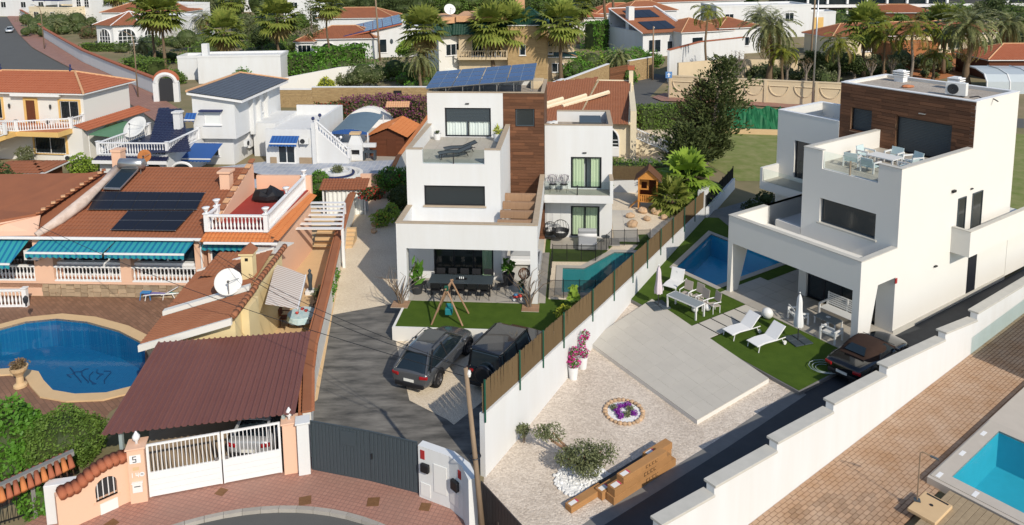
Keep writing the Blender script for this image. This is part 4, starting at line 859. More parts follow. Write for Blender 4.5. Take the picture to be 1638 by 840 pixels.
obj('buttress',MB().box(4.1,4.45,.9,2.2,0,3.5),YL,Y); obj('chimney',MB().box(3.2,3.75,3.6,4.15,3.2,4.9).box(3.12,3.83,3.52,4.23,4.9,5.0),YL,Y,bev=.01); obj('chimney_hole',MB().box(3.4,3.55,3.59,3.6,4.6,4.75),MATS['black'],Y)
obj('chimney_hat',MB().add([(3.1,3.5,5.0),(3.85,3.5,5.0),(3.85,4.25,5.0),(3.1,4.25,5.0),(3.475,3.5,5.3),(3.475,4.25,5.3)],[(0,1,4),(1,2,5,4),(2,3,5),(3,0,4,5)]),MATS['roof_mid'],Y)
dish('round pale satellite dish on the brown roof of the yellow outbuilding',(-13.35,33.3,3.3),.35,.62,.55,mast=.75)
t=thing('patio_annex','small tiled roof annex joining the yellow outbuilding and the peach bungalow','building',FL.w(11.2,-.6,0),FL.a)
obj('wall',MB().box(.9,3.0,-3.0,-.4,0,3.0),YL,t); r=MB(); tile_roof(r,(.4,-3.2,3.05),(1,0,0),(0,1,.12),[(0,0),(2.9,0),(2.9,2.4),(0,2.4)],.22,.36); obj('roof_tiles',r,MATS['roof_mid'],t,fix=False,kind='stuff')
M('sheet_roof',(.62,.61,.58),.6,.3,var=.2); obj('sheet_roof',MB().extr([(2.0,-.6,3.3),(3.4,-.6,3.2),(3.9,.9,3.2),(2.4,.9,3.3)],(0,0,.05)),MATS['sheet_roof'],t)
# striped shade sail over the side door
stripeM('awning_cream',(.60,.55,.50),(.36,.25,.20),1,.2,.72)
t=thing('awning','faded brown and cream striped awning on the yellow outbuilding wall','awning',G(423,500,2.7)); q2=tlocal(t)
cs=[G(441,422,3.3),G(424,486,3.2),G(476,494,2.55),G(489,440,2.65)]
t.rotation_euler.z=math.atan2(cs[0].y-cs[1].y,cs[0].x-cs[1].x)-PI/2; q2=tlocal(t)
obj('canopy',MB().extr([q2(p) for p in cs],(0,0,-.015)),MATS['awning_cream'],t); obj('front_bar',MB().tube([q2(cs[2]),q2(cs[3])],.04,6),WP,t)
obj('valance',MB().extr([q2(cs[2]),q2(cs[3]),q2(cs[3])-Vector((0,0,.22)),q2(cs[2])-Vector((0,0,.22))],(.01,0,0)),MATS['awning_cream'],t)
# ------------------------------------------------------------------ maroon carport
cc=[G(160,697,2.65),G(472,662,2.45),G(497,530,2.75),G(252,548,2.9)]
K=thing('carport','carport with maroon ribbed metal roof behind the white gate','carport',(cc[0].x,cc[0].y,0)); q=tlocal(K); lc3=[q(p) for p in cc]
bl3=lambda s,r:lc3[0]*(1-s)*(1-r)+lc3[1]*s*(1-r)+lc3[2]*s*r+lc3[3]*(1-s)*r
for k in range(7):
    V=[]; n=24
    for i in range(n+1):
        s=(k+(i/n)*1.0)/7; ph=(i%6); h=.05 if ph in(1,2) else 0.0
        for r_ in(0,.25,.5,.75,1):p=bl3(s,r_); V.append((p.x,p.y,p.z+h-.012*math.sin(r_*PI)+.003*(k%2)))
    F=[]
    for i in range(n):
        for j in range(4):a=i*5+j; F.append((a,a+5,a+6,a+1))
    o=obj('roof_sheet',MB().add(V,F),MATS['metal_maroon'],K); sm=o.modifiers.new('s','SOLIDIFY'); sm.thickness=.012
M('frame_grey',(.30,.36,.36),.5,.3)
for s,r_ in((.08,.06),(.93,.05),(.08,.94),(.95,.94),(.5,.94)):p=bl3(s,r_); obj('post',MB().box(p.x-.06,p.x+.06,p.y-.06,p.y+.06,0,p.z-.03),MATS['frame_grey'],K)
for r_ in(.05,.5,.95):obj('beam',MB().tube([bl3(.02,r_)-Vector((0,0,.09)),bl3(.98,r_)-Vector((0,0,.09))],.05,4),MATS['frame_grey'],K)
M('carport_floor',(.40,.30,.20),.8,.2,var=.5); struct('carport_floor',MB().sheet([(p.x,p.y) for p in(G(237,797),G(455,757),G(470,640),G(240,640))],.135),MATS['carport_floor'])
t=thing('storage_wall','tan wall inside the carport behind the white gate','wall',(cc[3].x,cc[3].y,0)); q=tlocal(t); obj('wall',MB().extr([q((-13.6,29.6,0)),q((-9.6,30.2,0)),q((-9.6,30.2,2.2)),q((-13.6,29.6,2.2))],(0,.15,0)),MATS['stucco_beige'],t)
# white double gate
ga,gb=G(240,797,.13),G(452,757,.13); gd=gb-ga; ang=math.atan2(gd.y,gd.x); Lg=math.hypot(gd.x,gd.y)
t=thing('metal_gate','white double metal gate with bars above solid panels','gate',ga,ang)
for k,(x0,x1) in enumerate(((0,Lg*.54),(Lg*.55,Lg))):
    lf=obj('gate_leaf',MB().box(x0,x0+.06,-.03,.03,.05,2.05).box(x1-.06,x1,-.03,.03,.05,2.05).box(x0+.06,x1-.06,-.03,.03,1.98,2.05).box(x0+.06,x1-.06,-.03,.03,.92,.98),WP,t)
    n=int((x1-x0)/.13)
    for i in range(n):x=x0+(x1-x0)*(i+.5)/n; obj('bar',MB().tube([(x,0,.96),(x,0,2.0)],.018,6),WP,lf)
    for i in range(4):obj('panel_slat',MB().box(x0+.06,x1-.06,-.02,.02,.06+i*.215,.06+i*.215+.205),WP,lf)
    obj('handle',MB().box(x1-.2 if k==0 else x0+.1,x1-.1 if k==0 else x0+.2,-.06,-.03,1.0,1.12),MATS['steel'],lf)
# gate pillars and peach street wall
def pillar(label,px,py,w_,h,mat,finial=True,rz=.25):
    t=thing('gate_pillar',label,'pillar',G(px,py,.1),rz); obj('shaft',MB().box(-w_/2,w_/2,-w_/2,w_/2,-.1,h),mat,t,bev=.012); obj('cap',MB().box(-w_/2-.05,w_/2+.05,-w_/2-.05,w_/2+.05,h,h+.06),mat,t,bev=.01)
    if finial:obj('finial',MB().lathe([(.06,0),(.04,.08),(.12,.18),(.13,.28),(.05,.4),(.02,.46)],(0,0,h+.06),12),WP,t,smooth=True)
    return t
pillar('peach gate pillar with white finial right of the white gate',467,752,.5,2.0,PE); pl=pillar('peach gate pillar with house number plate left of the white gate',226,797,.55,2.05,PE)
# house number plate and its strokes
obj('number_plate',MB().box(-.2,.16,-.295,-.278,1.55,1.85),MATS['white_paint'],pl)
M('ink',(.02,.02,.025),.6,.2)
obj('number_five',MB().box(-.1,.02,-.303,-.296,1.79,1.815).box(-.1,-.075,-.303,-.296,1.7,1.79).box(-.1,.02,-.303,-.296,1.69,1.715).box(-.005,.02,-.303,-.296,1.61,1.69).box(-.1,.02,-.303,-.296,1.59,1.615),MATS['ink'],pl)
obj('name_tile',MB().box(-.12,.08,-.292,-.278,1.28,1.4),MATS['coping_sand'],pl)
x=-.19
for ch in 'I4O':
    bm_=MB(); z=1.02; y0,y1=-.292,-.278
    if ch=='I':bm_.box(x+.03,x+.055,y0,y1,z,z+.17)
    if ch=='4':bm_.box(x+.09,x+.115,y0,y1,z,z+.17).box(x+.02,x+.13,y0-.002,y1,z+.055,z+.08).box(x+.02,x+.045,y0-.004,y1,z+.08,z+.17)
    if ch=='O':bm_.lathe([(.075,0),(.085,.006),(.055,.012),(.05,0)],n=14).xf(Matrix.Translation((x+.09,y0+.012,z+.085))@Matrix.Rotation(PI/2,4,'X'))
    obj('wall_letter',bm_,WP,pl); x+=.13
obj('letter_box',MB().box(-.16,.16,-.36,-.278,.48,.82).box(-.18,.18,-.38,-.278,.82,.86),MATS['appliance_white'],pl,bev=.008)
obj('letter_slot',MB().box(-.1,.1,-.366,-.36,.7,.73),MATS['dark_grey'],pl)
pa,pb=G(128,840,.1),G(214,801,.1); pd=pb-pa; ang=math.atan2(pd.y,pd.x); Lp=math.hypot(pd.x,pd.y)
t=thing('street_wall','peach street wall with barred arched window and curved terracotta coping','wall',pa,ang)
n=16; top=lambda s:1.35+.35*(s/Lp)+.2*math.sin(PI*s/Lp)**1.0
h0,h1=Lp*.32,Lp*.72; arch=[(h0+(h1-h0)*(.5-.5*math.cos(PI*i/10)),1.02+.3*math.sin(PI*i/10)) for i in range(11)]
loop=[(-.6,-.2),(Lp+.1,-.2)]+[(Lp+.1-(Lp+.7)*i/n,top(max(0,Lp+.1-(Lp+.7)*i/n))) for i in range(n+1)]
hole=[(h0,.55),(h1,.55)]+[(a,z) for a,z in reversed(arch)]
m=MB(); loops=[[Vector((p[0],p[1],0)) for p in l] for l in(loop,hole)]; V2=[p for l in loops for p in l]; F2=[tuple(x_) for x_ in tessellate_polygon(loops)]; nv=len(V2)
m.v=[(p.x,0,p.y) for p in V2]+[(p.x,.28,p.y) for p in V2]; m.f=F2+[tuple(i+nv for i in f) for f in F2]
for l0,ln in((0,len(loop)),(len(loop),len(hole))):
    for i in range(ln):a,b=l0+i,l0+(i+1)%ln; m.f.append((a,b,b+nv,a+nv))
obj('wall',m,PE,t)
for i in range(4):x=h0+(h1-h0)*(i+.5)/4; obj('window_bar',MB().tube([(x,.1,.55),(x,.1,1.25)],.018,6),WP,t)
obj('window_sill',MB().box(h0-.06,h1+.06,-.05,.1,.5,.55),PE,t); obj('backing',MB().box(h0-.05,h1+.05,.2,.22,.5,1.4),MATS['dark_grey'],t)
for i in range(11):
    s=-.5+(Lp+.55)*(i+.5)/11; z=top(max(0,s)); obj('coping_tile',MB().lathe([(.13,0),(.15,.5)],n=8).xf(Matrix.Translation((s,-.14,z+.0))@Matrix.Rotation(-PI/2,4,'X')),MATS['roof_red'],t,smooth=True)
obj('meter_cover',MB().box(h0+.1,h0+.65,-.03,.0,.02,.42),MATS['appliance_white'],t)
t=thing('street_wall','rough white wall end beside the peach street wall','wall',G(106,838,.0),.2); obj('wall',MB().box(-.55,.42,-.1,.25,-.2,1.55),MATS['stucco_white'],t,bev=.02)
# tiled lean-to coping in the corner, on railings
ca,cb=G(-40,800,1.6),G(118,726,1.9); cdv=cb-ca; Lc=cdv.length; t=thing('tiled_canopy','narrow terracotta tile canopy with grey ridge over the corner railing','roof',(ca.x,ca.y,0),math.atan2(cdv.y,cdv.x))
Lh=math.hypot(cdv.x,cdv.y); slope=cdv.z/Lh
zz=lambda s:ca.z+slope*s
obj('ridge_concrete',MB().add([(0,-.12,zz(0)),(Lh,-.12,zz(Lh)),(Lh,.12,zz(Lh)),(0,.12,zz(0)),(0,-.1,zz(0)+.14),(Lh,-.1,zz(Lh)+.14),(Lh,.1,zz(Lh)+.14),(0,.1,zz(0)+.14)],[(0,1,5,4),(1,2,6,5),(2,3,7,6),(3,0,4,7),(4,5,6,7)]),MATS['kerb_grey'],t)
for i in range(int(Lh/.2)):
    s=.1+i*.2
    for sd in(-1,1):obj('canopy_tile',MB().lathe([(.075,0),(.1,.5)],n=7).xf(Matrix.Translation((s,sd*.08,zz(s)+.06))@Matrix.Rotation(-sd*-PI/2+sd*-.5 if False else sd*(-PI/2-.45),4,'X')),MATS['roof_red'] if i%3 else MATS['roof_orange'],t,smooth=True)
for s in(.4,Lh*.55):obj('post',MB().box(s-.06,s+.06,-.06,.06,0,zz(s)),MATS['kerb_grey'],t)
ra,rb=G(-30,850,.1),G(92,812,.1); rd=rb-ra; t=thing('railing','black iron railing in the lower left corner','railing',ra,math.atan2(rd.y,rd.x)); Lr=math.hypot(rd.x,rd.y)
for i in range(int(Lr/.13)):obj('bar',MB().tube([(i*.13,0,0),(i*.13,0,1.0)],.012,5),MATS['black'],t)
obj('top_rail',MB().box(0,Lr,-.02,.02,1.0,1.03),MATS['black'],t); obj('lower_rail',MB().box(0,Lr,-.02,.02,.1,.13),MATS['black'],t)
# iron railing behind the hedge
ra,rb=G(255,690,.6),G(170,712,.3)
# ------------------------------------------------------------------ dark street gate and meter wall
g0,g1,g2=G(500,752,.13),G(592,770,.13),G(670,790,.13)
t=thing('street_gate','anthracite ribbed street gate closing the dark driveway','gate',g0,0); q=tlocal(t)
for a,b,n in((g0,g1,16),(g1,g2,12)):
    a,b=q(a),q(b); d=b-a; an=math.atan2(d.y,d.x); L_=math.hypot(d.x,d.y)
    lf=obj('gate_leaf',MB().box(0,L_,-.02,.02,.04,.1).box(0,L_,-.02,.02,1.95,2.0).box(0,.05,-.02,.02,.1,1.95).box(L_-.05,L_,-.02,.02,.1,1.95),MATS['anthracite'],t,loc=a,rz=an)
    for i in range(n):
        s=.05+(L_-.1)*i/n; w_=(L_-.1)/n; obj('slat',MB().add([(s,0,.1),(s+w_*.15,-.028,.1),(s+w_*.85,-.028,.1),(s+w_,0,.1),(s,0,1.95),(s+w_*.15,-.028,1.95),(s+w_*.85,-.028,1.95),(s+w_,0,1.95)],[(0,1,5,4),(1,2,6,5),(2,3,7,6),(0,4,7,3)]),MATS['anthracite'],lf,fix=False)
obj('handle',MB().box(-.02,.02,-.1,-.04,.95,1.15),MATS['black'],t,loc=q(g1)+Vector((.12,-.02,0)))
# letter and arms mark on the gate: flat bolted square
obj('motif_plate',MB().box(-.22,.4,-.045,-.03,1.3,1.85),MATS['anthracite'],t,loc=q(g0.lerp(g1,.62)),rz=math.atan2((g1-g0).y,(g1-g0).x))
pillar('white gate pillar at the left end of the anthracite gate',488,755,.42,2.05,MATS['stucco_white'],False)
m0,m1,m2,m3=G(671,795,.12),G(720,814,.12),G(741,832,.12),G(751,856,.12)
t=wall_run('meter_wall','white wall with meter boxes and black letter box right of the dark gate',[(p.x,p.y,z) for p,z in zip((m0,m1,m2,m3),(2.1,2.1,2.1,2.1))],.3,MATS['stucco_white'])
q=tlocal(t); d=(q(m1)-q(m0)); an=math.atan2(d.y,d.x); L_=math.hypot(d.x,d.y); pe=obj('meter_door',MB().box(L_*.5,L_*.92,-.025,.0,.45,1.5),MATS['appliance_white'],t,loc=q(m0),rz=an,bev=.006)
obj('meter_door',MB().box(.08,L_*.38,-.025,.0,.12,.62),MATS['appliance_white'],t,loc=q(m0),rz=an,bev=.006); obj('plaque',MB().box(.1,.27,-.02,.0,1.52,1.85),MATS['plaque_red'],t,loc=q(m0),rz=an); obj('letter_box',MB().box(.15,.48,-.14,.0,1.1,1.4),MATS['black'],t,loc=q(m0),rz=an,bev=.03)
d2=(q(m2)-q(m1)); an2=math.atan2(d2.y,d2.x); obj('letter_box',MB().box(.2,.55,-.14,.0,.95,1.3),MATS['black'],t,loc=q(m1),rz=an2,bev=.03); obj('plaque',MB().box(.5,.65,-.02,.0,1.45,1.75),MATS['plaque_red'],t,loc=q(m1),rz=an2)
obj('meter_door',MB().box(.02,.5,-.02,0,.3,.8),MATS['appliance_white'],t,loc=q(m1),rz=an2)
s0,s1=G(771,846,.0),G(842,930,.0); ds=s1-s0; t=thing('street_gate','brown grey sliding gate of the gravel garden at the bottom edge','gate',s0,math.atan2(ds.y,ds.x)); Ls=3.2
M('gate_brown',(.055,.045,.042),.5,.3)
for i in range(18):obj('slat',MB().box(i*.18,i*.18+.165,-.02,.02,.05,1.75),MATS['gate_brown'],t)
obj('gate_rail',MB().box(0,Ls,.02,.05,.3,.36).box(0,Ls,.02,.05,1.6,1.66).box(1.05,1.1,-.07,-.02,.7,1.0),MATS['gate_brown'],t)
# ------------------------------------------------------------------ left driveway wall with tile coping
LW=[(-7.75,26.3,1.95),(-8.5,29.2,1.9),(-8.95,31.5,1.85),(-9.75,37.4,1.75),(-10.7,44.0,1.7),(-11.5,50.6,1.65),(-12.1,57.4,1.7)]
t=wall_run('boundary_wall','white driveway wall capped with terracotta tiles left of the dark driveway',LW,.3,MATS['stucco_cream'],True,MATS['roof_mid'],.09,.02)
q=tlocal(t); ct=mesh(MB().add([(-.12,.06,-.02),(.0,.06,.05),(.12,.06,-.02),(-.13,-.55,-.18),(0,-.55,-.1),(.13,-.55,-.18),(-.12,.06,-.06),(.12,.06,-.06)],[(0,1,4,3),(1,2,5,4),(0,6,7,2,1)]),MATS['roof_mid'],'coping_tile')
for i in range(len(LW)-1):
    a,b=Vector(LW[i]),Vector(LW[i+1]); d=b-a; L_=d.length; n=int(L_/.235); an=math.atan2(d.y,d.x)
    nn=Vector((-d.y,d.x,0)).normalized()
    for k in range(n):p=q(a.lerp(b,(k+.5)/n)-nn*.08); obj('coping_tile',ct,None,t,loc=p+Vector((0,0,.06)),rz=an+PI)
# ------------------------------------------------------------------ vegetation builders
NR=np.random.default_rng(7)
def quads_at(C,D,S,size,asp=.45,rg=NR):
    """leaf-shaped quads: C centres, D long axis, S side axis"""
    D=D/np.linalg.norm(D,axis=1,keepdims=True); S=S-(S*D).sum(1,keepdims=True)*D; S=S/np.maximum(1e-6,np.linalg.norm(S,axis=1,keepdims=True))
    L=(size*(.7+.6*rg.random(len(C))))[:,None]; V=np.empty((len(C),4,3)); V[:,0]=C-D*L*.5; V[:,1]=C+S*L*asp*.5; V[:,2]=C+D*L*.5; V[:,3]=C-S*L*asp*.5
    return V.reshape(-1,3)
def cloud(blobs,n,size,mat,asp=.5,shell=.55,up=.25,gap=.25,seed=1,name='crown'):
    rg=np.random.default_rng(seed); vol=np.array([b[3]*b[4]*b[5] for b in blobs])**.72; vol/=vol.sum(); out=[]
    C=[]
    for b,f in zip(blobs,vol):
        k=max(20,int(n*f)); d=rg.normal(size=(k,3)); d/=np.linalg.norm(d,axis=1,keepdims=True); r=(shell+(1-shell)*rg.random((k,1))**.7)
        lump=1+.16*np.sin(d[:,:1]*5.1+b[0]*3)*np.cos(d[:,1:2]*4.3+b[1])+.1*np.sin(d[:,2:]*7+b[2])
        C.append(np.array(b[:3])+d*r*lump*np.array(b[3:6]))
    C=np.concatenate(C); w_=np.sin(C[:,0]*2.9+1.3*np.sin(C[:,1]*2.1))*np.sin(C[:,1]*3.3+C[:,2]*1.7)*np.cos(C[:,2]*2.7-C[:,0]); C=C[w_>-1+gap*1.2*rg.random(len(C))*2-.0]
    D=rg.normal(size=C.shape); D[:,2]+=up; S=rg.normal(size=C.shape)
    return npmesh(quads_at(C,D,S,size,asp,rg),len(C),4,mat,name)
def fan_crown(mat_seed,n=34,R=1.15,pet=.9,seg=13):
    rg=np.random.default_rng(mat_seed); G_,B_=[],[]
    for i in range(n):
        az=i*2.4+rg.normal()*.2; dry=i>=n*.9; el=math.radians(80-135*(i/n)**1.1) if not dry else math.radians(-50-rg.random()*30)
        d=np.array([math.cos(az)*math.cos(el),math.sin(az)*math.cos(el),math.sin(el)]); s=np.array([-math.sin(az),math.cos(az),0.]); nn=np.cross(d,s)
        p=pet*(.8+.4*rg.random())*(.6 if dry else 1); b=d*p; L=B_ if dry else G_; rr=R*(.85+.3*rg.random())
        L.append(np.array([[0,0,0],b*.5+s*.03,b,b*.5-s*.03]))
        for k in range(seg):
            a=math.radians(-95+190*(k+.5)/seg); t=d*math.cos(a)+s*math.sin(a); sd=np.cross(t,nn); tip=b+t*rr*(.75+.25*math.cos(a)); tip[2]-=.32*rr*(.4+rg.random()*.6)*(1 if el<1.0 else.4); mid=b+t*rr*.55
            L.append(np.array([b,mid+sd*.13,tip,mid-sd*.13]))
    f=lambda L:(np.concatenate(L),len(L)); return f(G_),f(B_)
def feather_crown(seed,n=46,L=3.0,nl=22,ll=.42,droop=.9,emin=-35,emax=80,wid=.06):
    rg=np.random.default_rng(seed); Q,D_=[],[]
    for i in range(n):
        az=i*2.3998+rg.normal()*.15; f=(i/n); el=math.radians(emax-(emax-emin)*f+rg.normal()*5); ln=L*(.8+.3*rg.random()); h=np.array([math.cos(az),math.sin(az),0.]); s=np.array([-math.sin(az),math.cos(az),0.])
        pts=[]; p=np.zeros(3); e=el
        for k in range(10):pts.append(p.copy()); p=p+(h*math.cos(e)+np.array([0,0,math.sin(e)]))*ln/9; e-=droop*.16*(1+.5*k/9)
        pts=np.array(pts); T=Q if i<n*.86 else D_
        for k in range(9):T.append(np.array([pts[k]-s*.02,pts[k]+s*.02,pts[k+1]+s*.015,pts[k+1]-s*.015]))
        for k in range(nl):
            u=.14+.86*(k+rg.random()*.6)/nl; x=u*8.999; a=int(x); c=pts[a]*(1-x+a)+pts[min(a+1,9)]*(x-a); tg=pts[min(a+1,9)]-pts[a]; tg/=np.linalg.norm(tg); l=ll*math.sin(PI*min(1,.18+u*.8))**.6
            for sg in(1,-1):
                dv=tg*.75+s*sg*.8+np.array([0,0,-.28*droop])+rg.normal(size=3)*.1; dv/=np.linalg.norm(dv); w2=np.cross(dv,np.array([0,0,1.])); w2/=np.linalg.norm(w2)+1e-6
                T.append(np.array([c,c+dv*l*.45+w2*wid*.5,c+dv*l,c+dv*l*.45-w2*wid*.5]))
    f=lambda L_:(np.concatenate(L_),len(L_)); return f(Q),f(D_)
def crown_meshes(qd,m1,m2):(a,n),(b,k)=qd; return npmesh(a,n,4,m1,'crown'),npmesh(b,k,4,m2,'dry_skirt')
FANS=[crown_meshes(fan_crown(s,40,1.3,1.05,12),MATS['leaf_fan'],MATS['leaf_fan_dry']) for s in(1,2,3)]
FANS_L=[crown_meshes(fan_crown(s,26,1.0,.7),MATS['leaf_lime'],MATS['leaf_queen']) for s in(4,5)]
DATES=[crown_meshes(feather_crown(s,80,3.3,26,.5,1.0,-50,82,.09),MATS['leaf_date'],MATS['leaf_fan_dry']) for s in(1,2)]
QUEENS=[crown_meshes(feather_crown(s,30,3.0,30,.65,1.3,-10,80,.08),MATS['leaf_queen'],MATS['leaf_fan_dry']) for s in(3,4)]
def palm(label,px,py,crown_y,kind,sc,r=.2,lean=0.0,z0=0.0,bark='bark_palm',group='palms',h=None):
    g=G(px,py,z0); H=h if h else hgt(px,py,crown_y,z0); rg=random.Random(int(px*7+py))
    t=thing('palm_tree',label,'palm',g,rg.random()*6.28,group)
    n=9; P=[(lean*H*(i/n)**2,.02*H*math.sin(i*.9+px),H*i/n) for i in range(n+1)]
    obj('trunk',MB().tube(P,[r*(1.45-.5*min(1,i/3))*(1-.25*i/n) for i in range(n+1)],9),MATS[bark],t,smooth=True)
    src={'fan':FANS,'lime':FANS_L,'date':DATES,'queen':QUEENS}[kind]; a,b=src[rg.randrange(len(src))]
    for me,nm in((a,'crown'),(b,'dry_skirt')):o=obj(nm,me,None,t,loc=P[-1]); o.scale=(sc,sc,sc*rg.uniform(.92,1.08))
    return t
def bush(label,name,loc,blobs,mat,n,size,seed=1,core=.72,cat='bush',stem=True,group=None,cmat=None,asp=.55,flowers=None,up=.25,gap=.2):
    t=thing(name,label,cat,loc,0,group); obj('foliage',cloud(blobs,n,size,MATS[mat],asp,.7 if core else.4,up,gap,seed),None,t)
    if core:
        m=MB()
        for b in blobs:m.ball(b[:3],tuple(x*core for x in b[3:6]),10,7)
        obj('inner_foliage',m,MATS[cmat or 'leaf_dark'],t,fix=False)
    if stem:obj('stem',MB().tube([(0,0,-.05),(.03,.02,max(.1,blobs[0][2]))],.05,6),MATS['bark_grey'],t)
    if flowers:fm,fn,fs=flowers; obj('flowers',cloud(blobs,fn,fs,MATS[fm],.8,.93,0,gap,seed+50,'flowers'),None,t)
    return t
def hedge(label,px,z0,w_,h,mat,size=.2,dens=45,seed=1,name='hedge',flowers=None,group='hedges',wob=.08):
    """clipped or rough hedge along measured foot points"""
    P=[G(x,y,z0) if not isinstance(x,Vector) else x for x,y in px] if not isinstance(px[0],Vector) else px
    t=thing(name,label,'hedge',P[0],0,group); q=tlocal(t); rg=np.random.default_rng(seed); C,core=[],MB()
    for a,b in zip(P[:-1],P[1:]):
        a,b=q(a),q(b); d=b-a; L=d.length; d.normalize(); nn=Vector((-d.y,d.x,0)); k=int(dens*L*(2*h+w_))
        s=rg.random(k)*(L+w_*.6)-w_*.3; c=rg.random(k)*(2*h+w_); off=np.where(c<h,-w_/2,np.where(c<h+w_,c-h-w_/2,w_/2)); zz=np.where(c<h,c,np.where(c<h+w_,h,c-h-w_))
        wb=wob*(np.sin(s*2.3+seed)+np.sin(s*5.1+zz*3))*.5+rg.normal(size=k)*.06; off=off+np.sign(off)*wb; zz=np.maximum(.03,zz+np.where(zz>h*.9,wb*1.4+rg.normal(size=k)*.05,0))
        C.append(np.array(a)+np.outer(s,np.array(d))+np.outer(off,np.array(nn))+np.outer(zz,[0,0,1]))
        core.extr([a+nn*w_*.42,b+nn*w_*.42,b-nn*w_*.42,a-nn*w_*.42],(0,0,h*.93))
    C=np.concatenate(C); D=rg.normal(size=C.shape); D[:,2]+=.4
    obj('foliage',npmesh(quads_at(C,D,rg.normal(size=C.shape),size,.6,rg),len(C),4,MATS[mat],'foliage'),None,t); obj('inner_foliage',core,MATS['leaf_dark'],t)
    if flowers:
        fm,fr,fs=flowers; k=C[rg.random(len(C))<fr]+rg.normal(size=(1,3))*.02; k=k+rg.normal(size=k.shape)*.06; k[:,2]+=.05
        obj('flowers',npmesh(quads_at(k,rg.normal(size=k.shape),rg.normal(size=k.shape),fs,.8,rg),len(k),4,MATS[fm],'flowers'),None,t)
    return t
def tree(label,px,py,top_y,blobs,mat,n,size,seed=1,z0=0.0,r=.22,bark='bark_grey',group='trees behind the houses',gap=.35,H=None,core=.55):
    """trunk with limbs and a leafy crown; blobs in units of the tree height"""
    g=G(px,py,z0); H=H or hgt(px,py,top_y,z0); t=thing('tree',label,'tree',g,0,group); bl=[tuple(x*H for x in b) for b in blobs]
    obj('crown',cloud(bl,n,size,MATS[mat],.55,.45,.2,gap,seed),None,t)
    m=MB(); zc=min(b[2] for b in bl); m.tube([(0,0,-.1),(.02*H,0,zc*.6),(0,.02*H,zc)],[r*1.3,r,r*.7],7)
    for b in bl:m.tube([(0,0,zc*.7),((b[0])*.6,b[1]*.6,(zc+b[2])/2),b[:3]],[r*.6,r*.4,r*.12],5)
    obj('trunk',m,MATS[bark],t,fix=False)
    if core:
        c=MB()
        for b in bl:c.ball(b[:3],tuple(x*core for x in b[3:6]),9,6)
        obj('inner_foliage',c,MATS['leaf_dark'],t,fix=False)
    return t
ROUND=[(0,0,.68,.3,.3,.26),(-.22,.05,.55,.2,.2,.18),(.22,-.06,.58,.22,.2,.18),(.02,-.2,.5,.2,.18,.16),(0,.18,.82,.18,.18,.14)]
WIDE=[(0,0,.62,.42,.36,.26),(-.38,.05,.5,.3,.26,.2),(.38,-.06,.52,.3,.26,.22),(.1,-.25,.45,.3,.22,.18),(-.1,.18,.78,.26,.22,.18)]
TALL=[(0,0,.5,.18,.18,.4),(.05,.02,.75,.12,.12,.2),(-.06,-.02,.35,.17,.17,.25)]

# ------------------------------------------------------------------ streets and open ground behind
street=Gs([(-80,30),(11,27),(30,55),(52,77),(86,96),(125,116),(215,172),(275,215),(300,250),(215,250),(190,190),(120,140),(-80,160)])
struct('road',MB().sheet([(p.x,p.y) for p in street],.008),MATS['asphalt'])
pv=Gs([(11,27),(30,55),(52,77),(86,96),(125,116),(215,172),(275,215),(285,175),(250,153),(178,121),(132,100),(95,77),(70,61),(43,34),(27,23)])
struct('pavement',MB().sheet([(p.x,p.y) for p in pv],.13),MATS['pave_far'])
struct('road',MB().sheet([(p.x,p.y) for p in Gs([(880,168),(960,140),(1010,125),(1050,118),(1072,122),(1040,155),(1100,172),(1260,178),(1420,180),(1638,190),(1638,205),(1260,190),(1140,182),(1020,172),(960,178)])],.007),MATS['asphalt'])
struct('pavement',MB().sheet([(p.x,p.y) for p in Gs([(1043,157),(1062,150),(1260,168),(1460,172),(1460,177),(1260,174),(1130,165),(1058,163)])],.13),MATS['pave_far'])
struct('field',MB().sheet([(p.x,p.y) for p in Gs([(1140,205),(1420,205),(1638,215),(1800,330),(1638,420),(1500,300),(1280,290),(1180,290),(1130,262)])],.020),MATS['field_grass'])
struct('dirt_yard',MB().sheet([(p.x,p.y) for p in Gs([(1210,105),(1360,90),(1560,80),(1640,92),(1640,150),(1340,140),(1240,130)])],.01),MATS['earth'])
struct('clay_court',MB().sheet([(p.x,p.y) for p in Gs([(1400,78),(1620,65),(1640,100),(1500,128),(1380,122)])],.014),MATS['earth_orange'])
struct('garden_soil',MB().sheet([(p.x,p.y) for p in Gs([(1020,200),(1130,205),(1110,270),(990,262)])],.024),MATS['gravel_tan'])
struct('patio',MB().sheet([(p.x,p.y) for p in Gs([(330,270),(500,250),(545,250),(640,250),(628,300),(540,318),(400,300)])],.028),MATS['patio_blue'])
struct('yard',MB().sheet([(p.x,p.y) for p in Gs([(500,262),(535,205),(640,205),(660,255)])],.034),MATS['tile_taupe'])
struct('side_patio',MB().sheet([(p.x,p.y) for p in Gs([(420,560),(420,400),(500,300),(575,320),(545,430),(508,640),(480,660)])],.022),MATS['coping_sand'])
